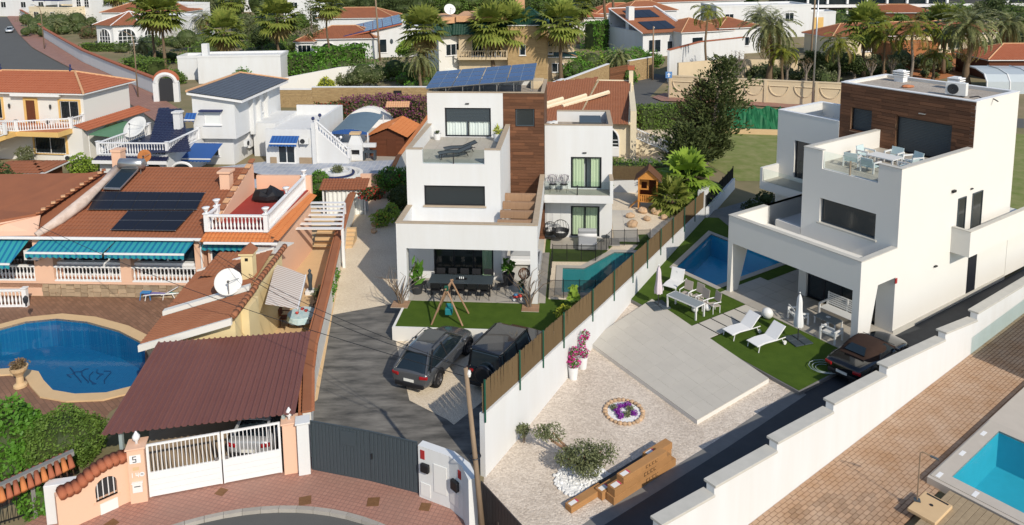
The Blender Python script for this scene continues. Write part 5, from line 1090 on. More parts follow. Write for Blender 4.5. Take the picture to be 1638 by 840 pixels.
# ------------------------------------------------------------------ simple house kit
def hip_roof(t,x0,x1,y0,y1,z,rise,mat,over=.35,ridge='x',name='roof',tiles=True,rid='tile_ridge'):
    x0,x1,y0,y1=x0-over,x1+over,y0-over,y1+over
    h=min(x1-x0,y1-y0)/2
    if ridge=='x':A,B_=Vector((x0+h,(y0+y1)/2,z+rise)),Vector((x1-h,(y0+y1)/2,z+rise))
    else:A,B_=Vector(((x0+x1)/2,y0+h,z+rise)),Vector(((x0+x1)/2,y1-h,z+rise))
    c=[Vector((x0,y0,z)),Vector((x1,y0,z)),Vector((x1,y1,z)),Vector((x0,y1,z))]
    fs=[[c[0],c[1],B_,A],[c[1],c[2],B_],[c[2],c[3],A,B_],[c[3],c[0],A]] if ridge=='x' else[[c[0],c[1],A],[c[1],c[2],B_,A],[c[2],c[3],B_],[c[3],c[0],A,B_]]
    return faces_roof(t,fs,mat,name,rid,c,z)
def faces_roof(t,fs,mat,name='roof',rid='tile_ridge',eave=None,z=0,wave=.32,row=.45):
    r=MB(); ridges=set()
    for f in fs:
        eu=(f[1]-f[0]).normalized(); n=(f[1]-f[0]).cross(f[-1]-f[0]).normalized(); n=n if n.z>0 else-n; ev=n.cross(eu).normalized(); ev=ev if ev.z>0 else-ev
        tile_roof(r,f[0],eu,ev,[((p-f[0]).dot(eu),(p-f[0]).dot(ev)) for p in f],wave,row,.05,3)
        for i in range(1,len(f)):
            a,b=f[i],f[(i+1)%len(f)]; ridges.add(tuple(sorted((tuple(round(v,3) for v in a),tuple(round(v,3) for v in b)))))
    o=obj(name,r,MATS[mat],t,fix=False,kind='stuff')
    if rid:
        for a,b in ridges:
            if(Vector(a)-Vector(b)).length>.05:obj('ridge',MB().tube([Vector(a)+Vector((0,0,.05)),Vector(b)+Vector((0,0,.05))],.11,6),MATS[rid],o)
    if eave:obj('eave_board',MB().prism([(p.x,p.y) for p in eave],z-.12,z-.005),MATS['white_paint'],t)
    return o
def win(t,ax,a0,a1,z0,z1,y,out,frame='white_paint',glass='glass_dark',nm=2,trim=None,bars=False):
    """window unit standing 5 cm proud of a far wall, with its sill"""
    o=window(t,ax,a0,a1,z0,z1,y+out*.05,y-out*.2,MATS[frame],MATS[glass],nm,.07,depth=.06)
    bx=lambda A0,A1,Z0,Z1,d:(MB().box(A0,A1,min(y,y+out*d),max(y,y+out*d),Z0,Z1) if ax=='x' else MB().box(min(y,y+out*d),max(y,y+out*d),A0,A1,Z0,Z1))
    obj('sill',bx(a0-.1,a1+.1,z0-.08,z0,.14),MATS[trim or 'white_paint'],o)
    if trim:
        for A0,A1,Z0,Z1 in((a0-.18,a0,z0,z1+.15),(a1,a1+.18,z0,z1+.15),(a0,a1,z1,z1+.15)):obj('surround',bx(A0,A1,Z0,Z1,.1),MATS[trim],o)
    if bars:
        for k in range(int((a1-a0)/.16)):
            a=a0+.08+k*.16; p=(a,y+out*.13) if ax=='x' else(y+out*.13,a); obj('bar',MB().tube([(p[0],p[1],z0),(p[0],p[1],z1)],.015,4),MATS['black'],o)
    return o
# ------------------------------------------------------------------ terracotta house, far left
FB=Frame((-41.3,71.0),-9.0)
H=thing('house','two storey house with terracotta hip roof and yellow trimmed balcony at the left edge','house',FB.w(0,0),FB.a)
wc=MATS['stucco_cream']; gy=MATS['stucco_grey']
obj('wall',MB().box(-15,0,0,6.7,3.2,6.25),wc,H); obj('wall',MB().box(-15,.9,-1.6,7.6,0,3.2),wc,H)
hip_roof(H,-15,0,0,6.7,6.3,1.5,'roof_red',.5)
r=MB(); tile_roof(r,(1.5,-1.7,3.0),(0,1,0),(-1,0,.35),[(0,0),(9.6,0),(9.6,1.5),(0,1.5)],.3,.4); obj('skirt_tiles',r,MATS['roof_red'],H,fix=False,kind='stuff')
obj('balcony_slab',MB().box(-15,-.1,-3.4,-1.6,2.75,3.2),MATS['trim_yellow'],H); obj('balcony_floor',MB().box(-15,-.2,-3.3,0,3.2,3.24),MATS['terracotta'],H)
balustrade(H,(-8.5,-3.3),(-4.5,-3.3),3.2,1.0,.22,WP); balustrade(H,(-.2,-1.6),(-.15,0),3.2,1.0,.22,WP,(1,1)); balustrade(H,(-4.5,-3.3),(-.2,-1.6),3.2,1.0,.22,WP,(1,1))
# stair
st_=MB().add([(-9.5,-3.4,1.0),(-4.5,-3.4,2.75),(-4.5,-3.4,3.2),(-9.5,-3.4,1.5),(-9.5,-4.6,1.0),(-4.5,-4.6,2.75),(-4.5,-4.6,3.2),(-9.5,-4.6,1.5)],[(0,1,2,3),(4,5,6,7),(0,1,5,4),(3,2,6,7),(1,2,6,5),(0,3,7,4)]); obj('stair',st_,MATS['trim_yellow'],H); balustrade(H,(-9.5,-4.6),(-4.5,-4.6),(1.5,3.2),1.0,.22,WP,(1,1))
obj('pillar',MB().box(-9.6,-8.7,-3.4,-2.5,0,4.6).box(-9.75,-8.55,-3.55,-2.35,4.6,4.95),MATS['trim_yellow'],H)
for a,b,z0_,z1_,fr in((-11.2,-8.9,3.6,5.6,0),(-2.5,-.5,3.6,5.5,0)):win(H,'x',a,b,z0_,z1_,0,-1,'white_paint','glass_dark',2,'trim_yellow',True)
obj('door',MB().box(-6.2,-5.2,-.08,0,3.24,5.5),MATS['wood_shed'],H,bev=.01); obj('door_surround',MB().box(-6.45,-6.2,-.12,0,3.24,5.75).box(-5.2,-4.95,-.12,0,3.24,5.75).box(-6.2,-5.2,-.12,0,5.5,5.75),MATS['trim_yellow'],H)
win(H,'x',-4.2,-.9,.7,2.3,-1.6,-1,'white_paint','glass_dark',2,'trim_yellow',True); win(H,'y',1.9,3.0,1.4,2.6,.9,1,'white_paint','glass_dark',1,'trim_yellow')
for u in(-8,-3.5):obj('wall_lamp',MB().lathe([(.05,0),(.1,.1),(.1,.35),(.03,.45)],(u,-.15,4.7),8),MATS['dark_grey'],H)
for u in(-11.9,-5.1):obj('roof_finial',MB().lathe([(.1,0),(.16,.2),(.05,.5),(.1,.6),(.02,.8)],(u if u<-6 else-3.85,3.35,7.8),8),MATS['navy'],H)
obj('eave_shutter_box',MB().box(-14,-9.5,-.5,-.1,5.95,6.2).box(-7.5,-2.2,-.5,-.1,5.95,6.2),WP,H)
ac_unit(None,'white air conditioner on the balcony of the terracotta roof house',FB.w(-3.3,-.6,3.24),FB.a); ac_unit(None,'white air conditioner at the foot of the terracotta roof house',FB.w(-.4,-1.95,.1),FB.a+.2)
hut=thing('garden_hut','small hut with flat brown tiled roof left of the peach bungalow','hut',G(42,300)); obj('wall',MB().box(-2.2,2.2,-1.2,1.6,0,1.7),MATS['wood_shed'],hut); hip_roof(hut,-2.3,2.3,-1.4,1.8,1.7,.5,'roof_brown',.3,rid=None)
t=thing('canopy','flat green canopy between the terracotta house and the white balustrade terrace','canopy',G(173,235,3.0)); q=tlocal(t); M('canopy_green',(.12,.26,.15),.7,.2,var=.2); obj('canopy_sheet',MB().extr([q(p) for p in Gs([(142,216),(196,222),(206,196),(192,193)],2.6)],(0,0,.06)),MATS['canopy_green'],t)
for px_ in((145,255),(194,250)):obj('post',MB().tube([q(G(*px_)),q(G(*px_)+Vector((0,0,2.6)))],.05,6),WP,t)
# ------------------------------------------------------------------ white house with slate roof and blue awnings
FW=Frame((-25.9,67.1),-5.0)
H=thing('house','white house with sloping slate roof, balustrade terrace and blue awnings','house',FW.w(0,0),FW.a)
sw=MATS['stucco_white']
_a,_b=FW.pl(298,147,-.4),FW.pl(387,160,-.4); UL=_a[0]+.25; ROOFZ=lambda u:_a[1]+(_b[1]-_a[1])*(u-_a[0])/(_b[0]-_a[0])-.2
# main block: front wall u -7.6..0 with jettied upper floor
obj('wall',MB().box(_a[0]+.3,0,.6,10.5,0,2.6),sw,H)
obj('wall',MB().add([(UL,0,2.6),(.6,0,2.6),(.6,10.5,2.6),(UL,10.5,2.6),(UL,0,ROOFZ(UL)),(.6,0,ROOFZ(.6)),(.6,10.5,ROOFZ(.6)),(UL,10.5,ROOFZ(UL))],[(0,3,2,1),(0,1,5,4),(1,2,6,5),(2,3,7,6),(3,0,4,7),(4,5,6,7)]),sw,H)
(ua,za),(ub,zb)=FW.pl(298,147,-.4),FW.pl(387,160,-.4)
rf=[Vector((ua,-.4,za)),Vector((ub,-.4,zb)),Vector((ub,10.6,zb)),Vector((ua,10.6,za))]
r=MB(); f=rf; eu=(f[2]-f[1]).normalized(); n_=(f[1]-f[0]).cross(f[3]-f[0]).normalized(); n_=n_ if n_.z>0 else-n_; ev=n_.cross(eu); ev=ev if ev.dot(f[0]-f[1])>0 else-ev
tile_roof(r,f[1],eu,ev,[((p-f[1]).dot(eu),(p-f[1]).dot(ev)) for p in f],.34,.5,.05,3); obj('roof_tiles',r,MATS['roof_slate'],H,fix=False,kind='stuff')
obj('roof_deck',MB().extr([p-Vector((0,0,.08)) for p in f],(0,0,-.2)),MATS['white_paint'],H)
for a,b in((f[0],f[3]),(f[3],f[2])):obj('verge',MB().tube([a+Vector((0,0,.06)),b+Vector((0,0,.06))],.12,6),MATS['tile_ridge'],H)
win(H,'x',-2.3,-.75,3.9,5.1,0,-1,'white_paint','curtain_white',1); win(H,'x',-2.8,-1.4,.8,2.1,.6,-1,'white_paint','glass_dark',2,None,True)
for v,hh in((3.0,5.7),(4.6,5.7),(6.4,5.7)):obj('buttress',MB().box(.6,1.0,v,v+.35,2.3,hh),sw,H)
win(H,'y',4.9,6.0,3.9,5.0,.6,1)
obj('meter_cabinet',MB().box(0,.35,3.2,4.4,.9,2.4),WP,H); obj('window_hood',MB().box(-2.6,-.5,-.5,0,5.2,5.32),MATS['navy'],H)
# low wing on the right with blue awning door
obj('wall',MB().box(2.8,7.6,1.2,9.5,0,2.9).box(2.8,7.6,1.2,1.45,2.9,3.25).box(7.35,7.6,1.45,9.5,2.9,3.9).box(2.8,7.35,9.25,9.5,2.9,3.9).box(.6,2.8,3.6,9.5,0,3.25),sw,H)
win(H,'x',4.0,5.6,.05,2.0,1.2,-1,'white_paint','glass_dark',2); obj('stone_base',MB().box(3.2,3.8,1.12,1.2,0,.6).box(6.0,7.2,1.12,1.2,0,.6),MATS['stone_a'],H)
obj('stair',MB().add([(7.6,1.4,0),(10.6,1.4,0),(10.6,2.6,0),(7.6,2.6,0),(7.6,1.4,3.2),(10.6,1.4,.5),(10.6,2.6,.5),(7.6,2.6,3.2)],[(0,1,5,4),(1,2,6,5),(2,3,7,6),(4,5,6,7),(3,0,4,7)]),sw,H); balustrade(H,(7.6,1.5),(10.6,1.5),(3.2,.5),.9,.25,WP)
obj('flue',MB().box(7.3,7.6,1.0,1.2,0,3.9),sw,H)
for p in((7.45,1.2,3.95),(8.0,1.5,4.2)):obj('terrace_lamp',MB().tube([p,(p[0],p[1],p[2]+.2)],.03,6).ball((p[0],p[1],p[2]+.35),.17,8,6),MATS['navy'],H)
# terrace with balustrade and navy roof on the left
tz=2.6; T0=FW.loc(G(158,247,tz)); T1=FW.loc(G(268,248,tz)); T2=FW.loc(G(318,223,tz))
obj('wall',MB().box(T0.x,T1.x,T0.y,T0.y+9,0,tz).box(T1.x,_a[0]+.3,2.0,9,0,tz),sw,H)
obj('terrace_floor',MB().prism([(T0.x,T0.y),(T1.x,T1.y),(T2.x,T2.y),(T2.x,T2.y+6),(T0.x,T0.y+8)],tz,tz+.05),MATS['roof_navy'],H)
balustrade(H,T0,T1,tz,1.05,.24,WP); balustrade(H,T1,T2,tz,1.05,.24,WP,(0,1)); balustrade(H,T0,(T0.x+.4,T0.y+7),tz,1.05,.24,WP,(0,1))
r=MB(); tile_roof(r,(T0.x-.2,T0.y-.6,tz-.35),(1,0,0),(0,1,.35),[(0,0),(T1.x-T0.x+.5,0),(T1.x-T0.x+.4,.65),(.1,.65)],.28,.33); obj('eave_tiles',r,MATS['roof_navy'],H,fix=False,kind='stuff')
obj('fascia',MB().box(T0.x-.2,T1.x+.3,T0.y-.7,T0.y-.58,tz-.62,tz-.35),WP,H)
nv=[FW.loc(G(240,205,4.6)),FW.loc(G(288,236,3.3)),FW.loc(G(306,205,3.6)),FW.loc(G(290,172,5.2)),FW.loc(G(255,172,5.2))]
f=[FW.loc(G(234,246,2.9)),FW.loc(G(306,243,2.9)),FW.loc(G(291,173,4.6)),FW.loc(G(254,173,4.6))]
faces_roof(H,[f],'roof_navy','roof_tiles',None,None,0,.32,.42); obj('chimney',MB().box(T0.x+4.2,T0.x+4.8,T0.y+4.6,T0.y+5.2,2.5,5.2).box(T0.x+4.1,T0.x+4.9,T0.y+4.5,T0.y+5.3,5.2,5.35),sw,H)
for k in range(3):
    a=T0.x+1.3+k*2.6; obj('arch_window',MB().box(a,a+1.7,T0.y-.04,T0.y,.1,1.7).lathe([(.85,0),(.85,.04)],n=20).xf(Matrix.Identity(4)) if False else MB().box(a,a+1.7,T0.y-.04,T0.y-.0,.1,1.8),MATS['glass_dark'],H)
    obj('arch_frame',MB().tube([(a,T0.y-.08,.05)]+[(a+.85-.85*math.cos(PI*i/8),T0.y-.08,1.5+.5*math.sin(PI*i/8)) for i in range(9)]+[(a+1.7,T0.y-.08,.05)],.12,6),WP,H)
bl=MATS['awning_blue']; stripeM('awning_stripe_blue',(.03,.11,.33),(.02,.07,.24),0,.3,.5)
p=FW.loc(G(268,248,2.3)); awning('plain blue awning over the terrace door of the slate roof house',FW,p.x+.5,p.x+3.3,p.y+3.4,2.5,2.4,.8,bl,.25)
awning('small striped blue awning over the white garden door',FW,3.5,6.1,1.15,2.65,.8,.55,MATS['awning_stripe_blue'],.25)
awning('small blue window awning on the upper wall beside the navy roof',FW,-4.0,-3.0,-.02,5.0,.5,.55,MATS['awning_stripe_blue'],.12)
ac_unit(None,'white air conditioner beside the small striped blue awning',FW.w(6.6,.95,1.9),FW.a); ac_unit(None,'white air conditioner on the side wall of the slate roof house',FW.w(.85,1.6,1.5),FW.a+1.57)
dish('very large white satellite dish on the balustrade terrace',G(222,226,2.65),-.3,1.1,.75,mast=1.2); dish('small rusty satellite dish behind the silver water tank',FL.w(3.0,7.2,5.6),.2,.42,.3,'dish_rust',.7)
# ------------------------------------------------------------------ neighbours' yard: canopy, barbecue, shed, fountain
t=thing('canopy','blue canvas canopy with white posts over the brick barbecue','canopy',G(560,250)); q=tlocal(t); M('canvas_grey',(.13,.19,.24),.7,.2,var=.3); cv=[q(p) for p in(G(530,211,2.5),G(588,212,2.5),G(613,184,2.9),G(560,183,2.9))]
n=8; V_,F_=[],[]
for i in range(n+1):
    s=i/n; h=.3*math.sin(PI*s)
    for a,b in((cv[0],cv[1]),(cv[3],cv[2])):p=a.lerp(b,s); V_.append((p.x,p.y,p.z+h))
obj('canopy_sheet',MB().add(V_,[(2*i,2*i+2,2*i+3,2*i+1) for i in range(n)]),MATS['canvas_grey'],t,smooth=True)
obj('valance',MB().add([(v[0],v[1]-.02,v[2]) for v in V_[::2]]+[(v[0],v[1]-.02,2.3) for v in V_[::2]],[(i,i+1,n+2+i,n+1+i) for i in range(n)]),MATS['awning_blue'],t)
for p in cv:obj('post',MB().tube([(p.x,p.y,0),(p.x,p.y,p.z)],.06,6),WP,t)
t=thing('barbecue','white and grey stepped brick barbecue with arched hearth','barbecue',G(570,256),-.05)
obj('hearth',MB().wall('x',-.7,.7,0,1.5,-.3,.3,[(-.4,.4,.55,1.05)]).box(-.7,.7,.28,.3,.5,1.1),sw,t); obj('hood',MB().add([(-.7,-.3,1.5),(.7,-.3,1.5),(.7,.3,1.5),(-.7,.3,1.5),(-.3,-.15,2.5),(.3,-.15,2.5),(.3,.25,2.5),(-.3,.25,2.5)],[(0,1,5,4),(1,2,6,5),(2,3,7,6),(3,0,4,7),(4,5,6,7)]),sw,t); obj('chimney_cap',MB().box(-.5,.5,-.3,.4,2.5,2.68),MATS['coping_sand'],t); obj('fire_hole',MB().box(-.39,.39,.0,.02,.56,1.04),MATS['black'],t)
for s in(-1,1):
    obj('side_counter',MB().box(min(s*.72,s*1.9),max(s*.72,s*1.9),-.3,.3,.75,.9),MATS['anthracite'],t); obj('side_shelf',MB().box(min(s*.72,s*1.9),max(s*.72,s*1.9),-.1,.3,1.25,1.6),sw,t)
    for a in(.8,1.8):obj('leg',MB().box(s*a-.08,s*a+.08,-.3,.3,0,.75),MATS['anthracite'],t)
t=thing('garden_shed','dark brown timber shed with orange tile roof','shed',G(592,250),-.12)
for k in range(9):obj('board',MB().box(0,3.4,-.02-.004*(k%2),.05,k*.22,k*.22+.215),MATS['wood_shed'],t)
obj('wall',MB().box(.02,3.38,.05,5.0,0,2.0),MATS['wood_shed'],t); obj('door',MB().box(1.7,2.6,-.06,-.03,.05,1.8),MATS['wood_shed'],t,bev=.01); obj('gable',MB().extr([(0,0,1.98),(3.4,0,1.98),(1.9,0,2.7)],(0,.06,0)),MATS['wood_shed'],t)
faces_roof(t,[[Vector((-.3,-.35,1.95)),Vector((-.3,5.2,1.95)),Vector((1.9,5.2,2.85)),Vector((1.9,-.35,2.85))],[Vector((3.8,5.2,1.95)),Vector((3.8,-.35,1.95)),Vector((1.9,-.35,2.85)),Vector((1.9,5.2,2.85))]],'roof_orange','roof',None,None,0,.25,.35)
M('dome_white',(.78,.78,.76),.6,.3,var=.1)
t=thing('pool_dome','white arched enclosure behind the shed under the bougainvillea','enclosure',G(588,205),0)
for k in range(5):
    a=[(-3.2+6.4*i/12,0,2.3*math.sin(PI*i/12)**.7) for i in range(13)]; V_=[(x,k*1.2,z) for x,_,z in a]+[(x,k*1.2+1.14,z) for x,_,z in a]; obj('segment',MB().add(V_,[(i,i+1,14+i,13+i) for i in range(12)]).add([(x,k*1.2 if k==0 else k*1.2+.5,z) for x,_,z in a],[tuple(range(13))]),MATS['dome_white'],t)
t=thing('fountain','round white fountain basin with a small agave on the blue patio','fountain',G(540,283)); obj('basin',MB().lathe([(2.2,0),(2.2,.35),(1.9,.38),(1.7,.2),(0.01,.18)],n=28,cap=False),MATS['stucco_cream'],t,smooth=False)
obj('inner_ring',MB().lathe([(1.25,.18),(1.25,.62),(1.05,.62),(1.0,.4),(.01,.42)],n=24,cap=False),sw,t); obj('rim',MB().lathe([(1.5,.3),(1.5,.4),(1.35,.42),(1.3,.3)],n=24,cap=False),MATS['navy'],t)
b_=bush('spiky green agave in the fountain centre','agave_plant',G(540,276,.4),[(0,0,.3,.55,.55,.35)],'leaf_olive',160,.5,3,0,'plant',False,None,None,.15,up=.6)
obj('board_dark',MB().box(-1.2,1.2,-.5,.5,0,.03),MATS['anthracite']); o=bpy.context.scene.objects['board_dark']; o.location=G(568,290,.2); o.rotation_euler.z=.15; o.name='solar_cover'; tag(o,'dark flat cover lying on the blue patio beside the fountain','cover')
t=thing('garden_lamp','white double armed garden lamp on the blue patio','lamp',G(542,258)); obj('post',MB().tube([(0,0,0),(0,0,2.3)],.05,8).lathe([(.14,0),(.1,.2)],n=8),WP,t)
for s in(-1,1):obj('globe',MB().ball((s*.28,0,2.3),.14,10,6).tube([(0,0,2.0),(s*.2,0,2.05),(s*.28,0,2.2)],.025,5),WP,t)
# cream wall with tile top between yard and middle villa
wall_run('garden_wall','cream wall with small lamps along the left flank of the white villa',[(G(628,318)).to_tuple()[:2]+(2.0,),G(640,290).to_tuple()[:2]+(2.1,),(G(690,215)).to_tuple()[:2]+(2.2,)],.25,MATS['stucco_cream'],True,MATS['roof_orange'],.08,.05)
t=thing('reed_screen','short brown reed screen at the end of the gravel strip','fence',G(604,318)); obj('reeds',(lambda m:[m.tube([(i*.05,0,0),(i*.05+.01,0,1.2+.05*math.sin(i*3))],.024,4) for i in range(52)] and m)(MB()),MATS['reed'],t,fix=False,kind='stuff'); obj('wire',MB().tube([(0,-.04,.9),(2.6,-.04,.9)],.012,4),MATS['wood_pole'],t)
wall_run('garden_wall','peach wall end with bougainvillea beside the reed screen',[G(578,318).to_tuple()[:2]+(2.0,),G(606,318).to_tuple()[:2]+(2.0,)],.25,MATS['stucco_peach'])
# tiled lean-to and white pergola in the bungalow's side patio
t=thing('lean_to','white lean-to with small brown tile roof and curtain','lean-to',G(516,345)); obj('back_wall',MB().box(0,3.2,.9,1.1,0,2.1),sw,t); obj('curtain',(lambda n:MB().add([c for i in range(n+1) for c in((.3+2.7*i/n,.1+.06*math.sin(i*1.3),.02),(.3+2.7*i/n,.1+.06*math.sin(i*1.3),1.9))],[(2*i,2*i+2,2*i+3,2*i+1) for i in range(n)]))(40),MATS['curtain_white'],t,smooth=True)
for a in(.05,3.1):obj('post',MB().box(a,a+.12,0,.12,0,2.0),WP,t)
faces_roof(t,[[Vector((-.15,-.2,2.0)),Vector((3.4,-.2,2.0)),Vector((3.4,1.2,2.45)),Vector((-.15,1.2,2.45))]],'roof_brown','roof',None,None,0,.23,.3)
t=thing('pergola','white slatted pergola in the side patio beside the tiled driveway wall','pergola',G(500,400)); q=tlocal(t)
pa_,pb_,pc_,pd_=[q(p) for p in(G(462,366,2.5),G(548,366,2.5),G(551,325,2.5),G(497,325,2.5))]
for k in range(7):
    f=k/6; a,b=pa_.lerp(pd_,f),pb_.lerp(pc_,f); d=(pd_-pa_).normalized()*.16; obj('slat',MB().extr([a-d,b-d,b+d,a+d],(0,0,.05)),WP,t)
for p in(pb_,pc_):obj('post',MB().box(p.x-.08,p.x+.08,p.y-.08,p.y+.08,0,2.5),WP,t)
obj('beam',MB().tube([pb_-Vector((0,0,.08)),pc_-Vector((0,0,.08))],.07,4),WP,t); obj('beam',MB().tube([pa_-Vector((0,0,.08)),pd_-Vector((0,0,.08))],.07,4),WP,t)
t=thing('steps','sand coloured steps under the pergola','steps',G(500,398))
for k in range(5):obj('step',MB().box(0,2.6,k*.32,k*.32+.34,0,.17*(k+1)),MATS['coping_sand'],t,bev=.01)
t=thing('trellis','white trellis with climbing leaves along the side patio','trellis',G(545,420)); q=tlocal(t); ta,tb2=q(G(545,425)),q(G(520,495))
for k in range(5):p=ta.lerp(tb2,k/4); obj('post',MB().tube([p,p+Vector((0,0,1.5))],.04,6),WP,t)
for z in(.5,1.0,1.5):obj('bar',MB().tube([ta+Vector((0,0,z)),tb2+Vector((0,0,z))],.03,4),WP,t)
for px_,lab in(((533,465),'leafy climber on the white trellis, far one'),((527,488),'leafy climber on the white trellis, near one')):bush(lab,'climber',G(*px_),[(0,0,.9,.4,.6,.7)],'leaf_bright',350,.16,4,.5,'plant')
# garden wall with bougainvillea and stone wall behind
def clad_wall(label,pts,zt,seed):
    """wall faced with long thin stones laid in courses"""
    P=[G(x,y) for x,y in pts]; t=thing('stone_wall',label,'wall',P[0]); q=tlocal(t); rg=random.Random(seed); st=MB(); core=MB(); cop=MB()
    for(a,b),z1 in zip(zip(P[:-1],P[1:]),zt):
        a,b=q(a),q(b); d=(b-a); L=d.length; d.normalize(); nn=Vector((d.y,-d.x,0)); core.extr([a,b,b-nn*.3,a-nn*.3],(0,0,z1)); cop.extr([a+nn*.1+Vector((0,0,z1)),b+nn*.1+Vector((0,0,z1)),b-nn*.35+Vector((0,0,z1)),a-nn*.35+Vector((0,0,z1))],(0,0,.09))
        z=0
        while z<z1-.06:
            h=min(z1-z,rg.uniform(.16,.24)); s=-rg.random()
            while s<L:
                w_=rg.uniform(.5,1.1); s0,s1=max(s,0)+.015,min(s+w_,L)-.015
                if s1-s0>.08:c=a+d*((s0+s1)/2)+nn*.02; st.cbox((c.x,c.y,z+h/2),(s1-s0,rg.uniform(.05,.1),h-.03),math.atan2(d.y,d.x))
                s+=w_
            z+=h
    obj('core',core,MATS['stucco_beige'],t); obj('stone_facing',st,MATS['facing_stone'],t,fix=False,kind='stuff'); obj('coping',cop,WP,t); return t
M('facing_stone',(.46,.33,.17),.9,.15,var=1,vs_=1.7,col2=(.30,.20,.10),bump=.4,bs=12,detail=8,streak=(1,1,4))
clad_wall('long honey coloured stone wall with dark doorway left of the white villa',[(440,172),(500,172),(690,172)],(2.3,2.6),3)
o=obj('doorway',MB().box(-.5,.5,-.14,-.1,0,2.2),MATS['black'],loc=G(637,172)); tag(o,'dark doorway in the honey coloured stone wall','door')
t=thing('door_roof','small tiled hood above the dark doorway in the stone wall','roof',G(637,170,2.75)); faces_roof(t,[[Vector((-1.3,-.7,0)),Vector((1.3,-.7,0)),Vector((1.3,.2,.5)),Vector((-1.3,.2,.5))]],'tile_ridge','roof',None,None,0,.25,.3)
clad_wall('honey coloured stone wall right of the white villa roof, left of the brown gate',[(868,188),(902,172),(974,140)],(3.6,3.4),5); clad_wall('honey coloured stone wall between the brown gate and the street pole',[(1006,132),(1045,124)],(3.2,),6)
wall_run('garden_wall','plain cream wall behind the honey coloured stone wall',[G(440,158).to_tuple()[:2]+(2.6,),G(545,140).to_tuple()[:2]+(3.0,),G(600,138).to_tuple()[:2]+(3.2,)],.3,MATS['stucco_cream'])
a,b=G(975,140),G(1005,133); d=b-a; t=thing('drive_gate','brown slatted driveway gate in the stone wall','gate',a,math.atan2(d.y,d.x)); L_=d.length
for k in range(9):obj('slat',MB().box(0,L_,-.03,.03,.15+k*.3,.15+k*.3+.27),MATS['wood_light'] if False else MATS['wood_a'],t)
obj('gate_frame',MB().box(0,.1,-.04,.04,0,2.9).box(L_-.1,L_,-.04,.04,0,2.9),MATS['wood_b'],t)
# beige street wall with half round reliefs
a,b=G(1068,157),G(1350,172); d=b-a; L_=math.hypot(d.x,d.y); t=thing('street_wall','beige street wall with half round relief panels behind the conifer','wall',a,math.atan2(d.y,d.x)); obj('wall',MB().box(0,L_+16,0,.35,0,2.9),MATS['stucco_beige'],t); obj('cap',MB().box(-.05,L_+16,-.06,.4,2.9,3.05),MATS['stucco_beige'],t)
rel=[(-1.15*math.cos(PI*i/12),-1.25*math.sin(PI*i/12)) for i in range(13)]
rm=mesh(MB().tube([(x,0,z) for x,z in rel]+[(-1.15,0,0)],.09,5),MATS['stucco_beige'],'relief_panel')
for k in range(int((L_+14)/3.0)):obj('relief_panel',rm,None,t,loc=(1.8+k*3.0,-.03,2.3))
for k in range(0,int((L_+14)/6)):obj('pilaster',MB().box(k*6+.05,k*6+.4,-.12,0,0,3.0),MATS['stucco_beige'],t)
wall_run('garden_wall','beige retaining wall with plants behind the street wall',[G(1085,138).to_tuple()[:2]+(3.4,),G(1160,126).to_tuple()[:2]+(3.0,),G(1290,116).to_tuple()[:2]+(2.0,)],.3,MATS['stucco_beige'])
wall_run('garden_wall','white wall with red coping below the solar roofed white house',[G(1070,132).to_tuple()[:2]+(4.8,),G(1120,112).to_tuple()[:2]+(4.6,),G(1190,98).to_tuple()[:2]+(4.2,)],.3,MATS['stucco_white'],True,MATS['roof_red'],.15,.1)
# street wall on the left with red coping and arch
sp=[G(28,23),G(44,34),G(71,61),G(96,77),G(133,100),G(179,121),G(250,152)]
wall_run('street_wall','long white street wall with red tile coping along the upper left pavement',[(p.x,p.y,2.2) for p in sp],.35,MATS['stucco_white'],True,MATS['roof_red'],.2,.15)
t=thing('arch_gate','white arched gateway with orange tile top beside the slate roof','gateway',G(268,163),.1)
for s in(-1,1):obj('pier',MB().box(s*1.3-.35,s*1.3+.35,-.3,.3,0,2.6),sw,t)
ar=[(-1.3*math.cos(PI*i/12),0,2.6+1.2*math.sin(PI*i/12)) for i in range(13)]; obj('arch',MB().tube(ar,.38,8),sw,t); obj('arch_tiles',MB().tube([(x*1.12,0,z+.3) for x,_,z in ar],.3,6),MATS['roof_red'],t); obj('opening_shade',MB().box(-.95,.95,-.03,.03,.1,3.2),MATS['dark_grey'],t)  # solid dark slab in the arch: shade of the open gateway given as colour
# ------------------------------------------------------------------ houses further back
def far_house(label,px,py,rz,w_,d_,h,mat,roof=None,rise=1.3,wins=(),side=(),parapet=.4,ridge='x',z0=0,name='house'):
    """px,py: front left foot; front along local x"""
    t=thing(name,label,'house',G(px,py,z0),rz); obj('wall',MB().box(0,w_,0,d_,-.1,h),MATS[mat],t)
    if roof:hip_roof(t,0,w_,0,d_,h+.02,rise,roof,.4,ridge)
    else:obj('parapet',MB().box(-.05,w_+.05,-.05,.25,h,h+parapet).box(-.05,w_+.05,d_-.25,d_+.05,h,h+parapet).box(-.05,.25,.25,d_-.25,h,h+parapet).box(w_-.25,w_+.05,.25,d_-.25,h,h+parapet),MATS[mat],t)
    for a,b,z0_,z1_,n in wins:win(t,'x',a,b,z0_,z1_,0,-1,nm=n)
    for a,b,z0_,z1_,n in side:win(t,'y',a,b,z0_,z1_,w_,1,nm=n)
    return t
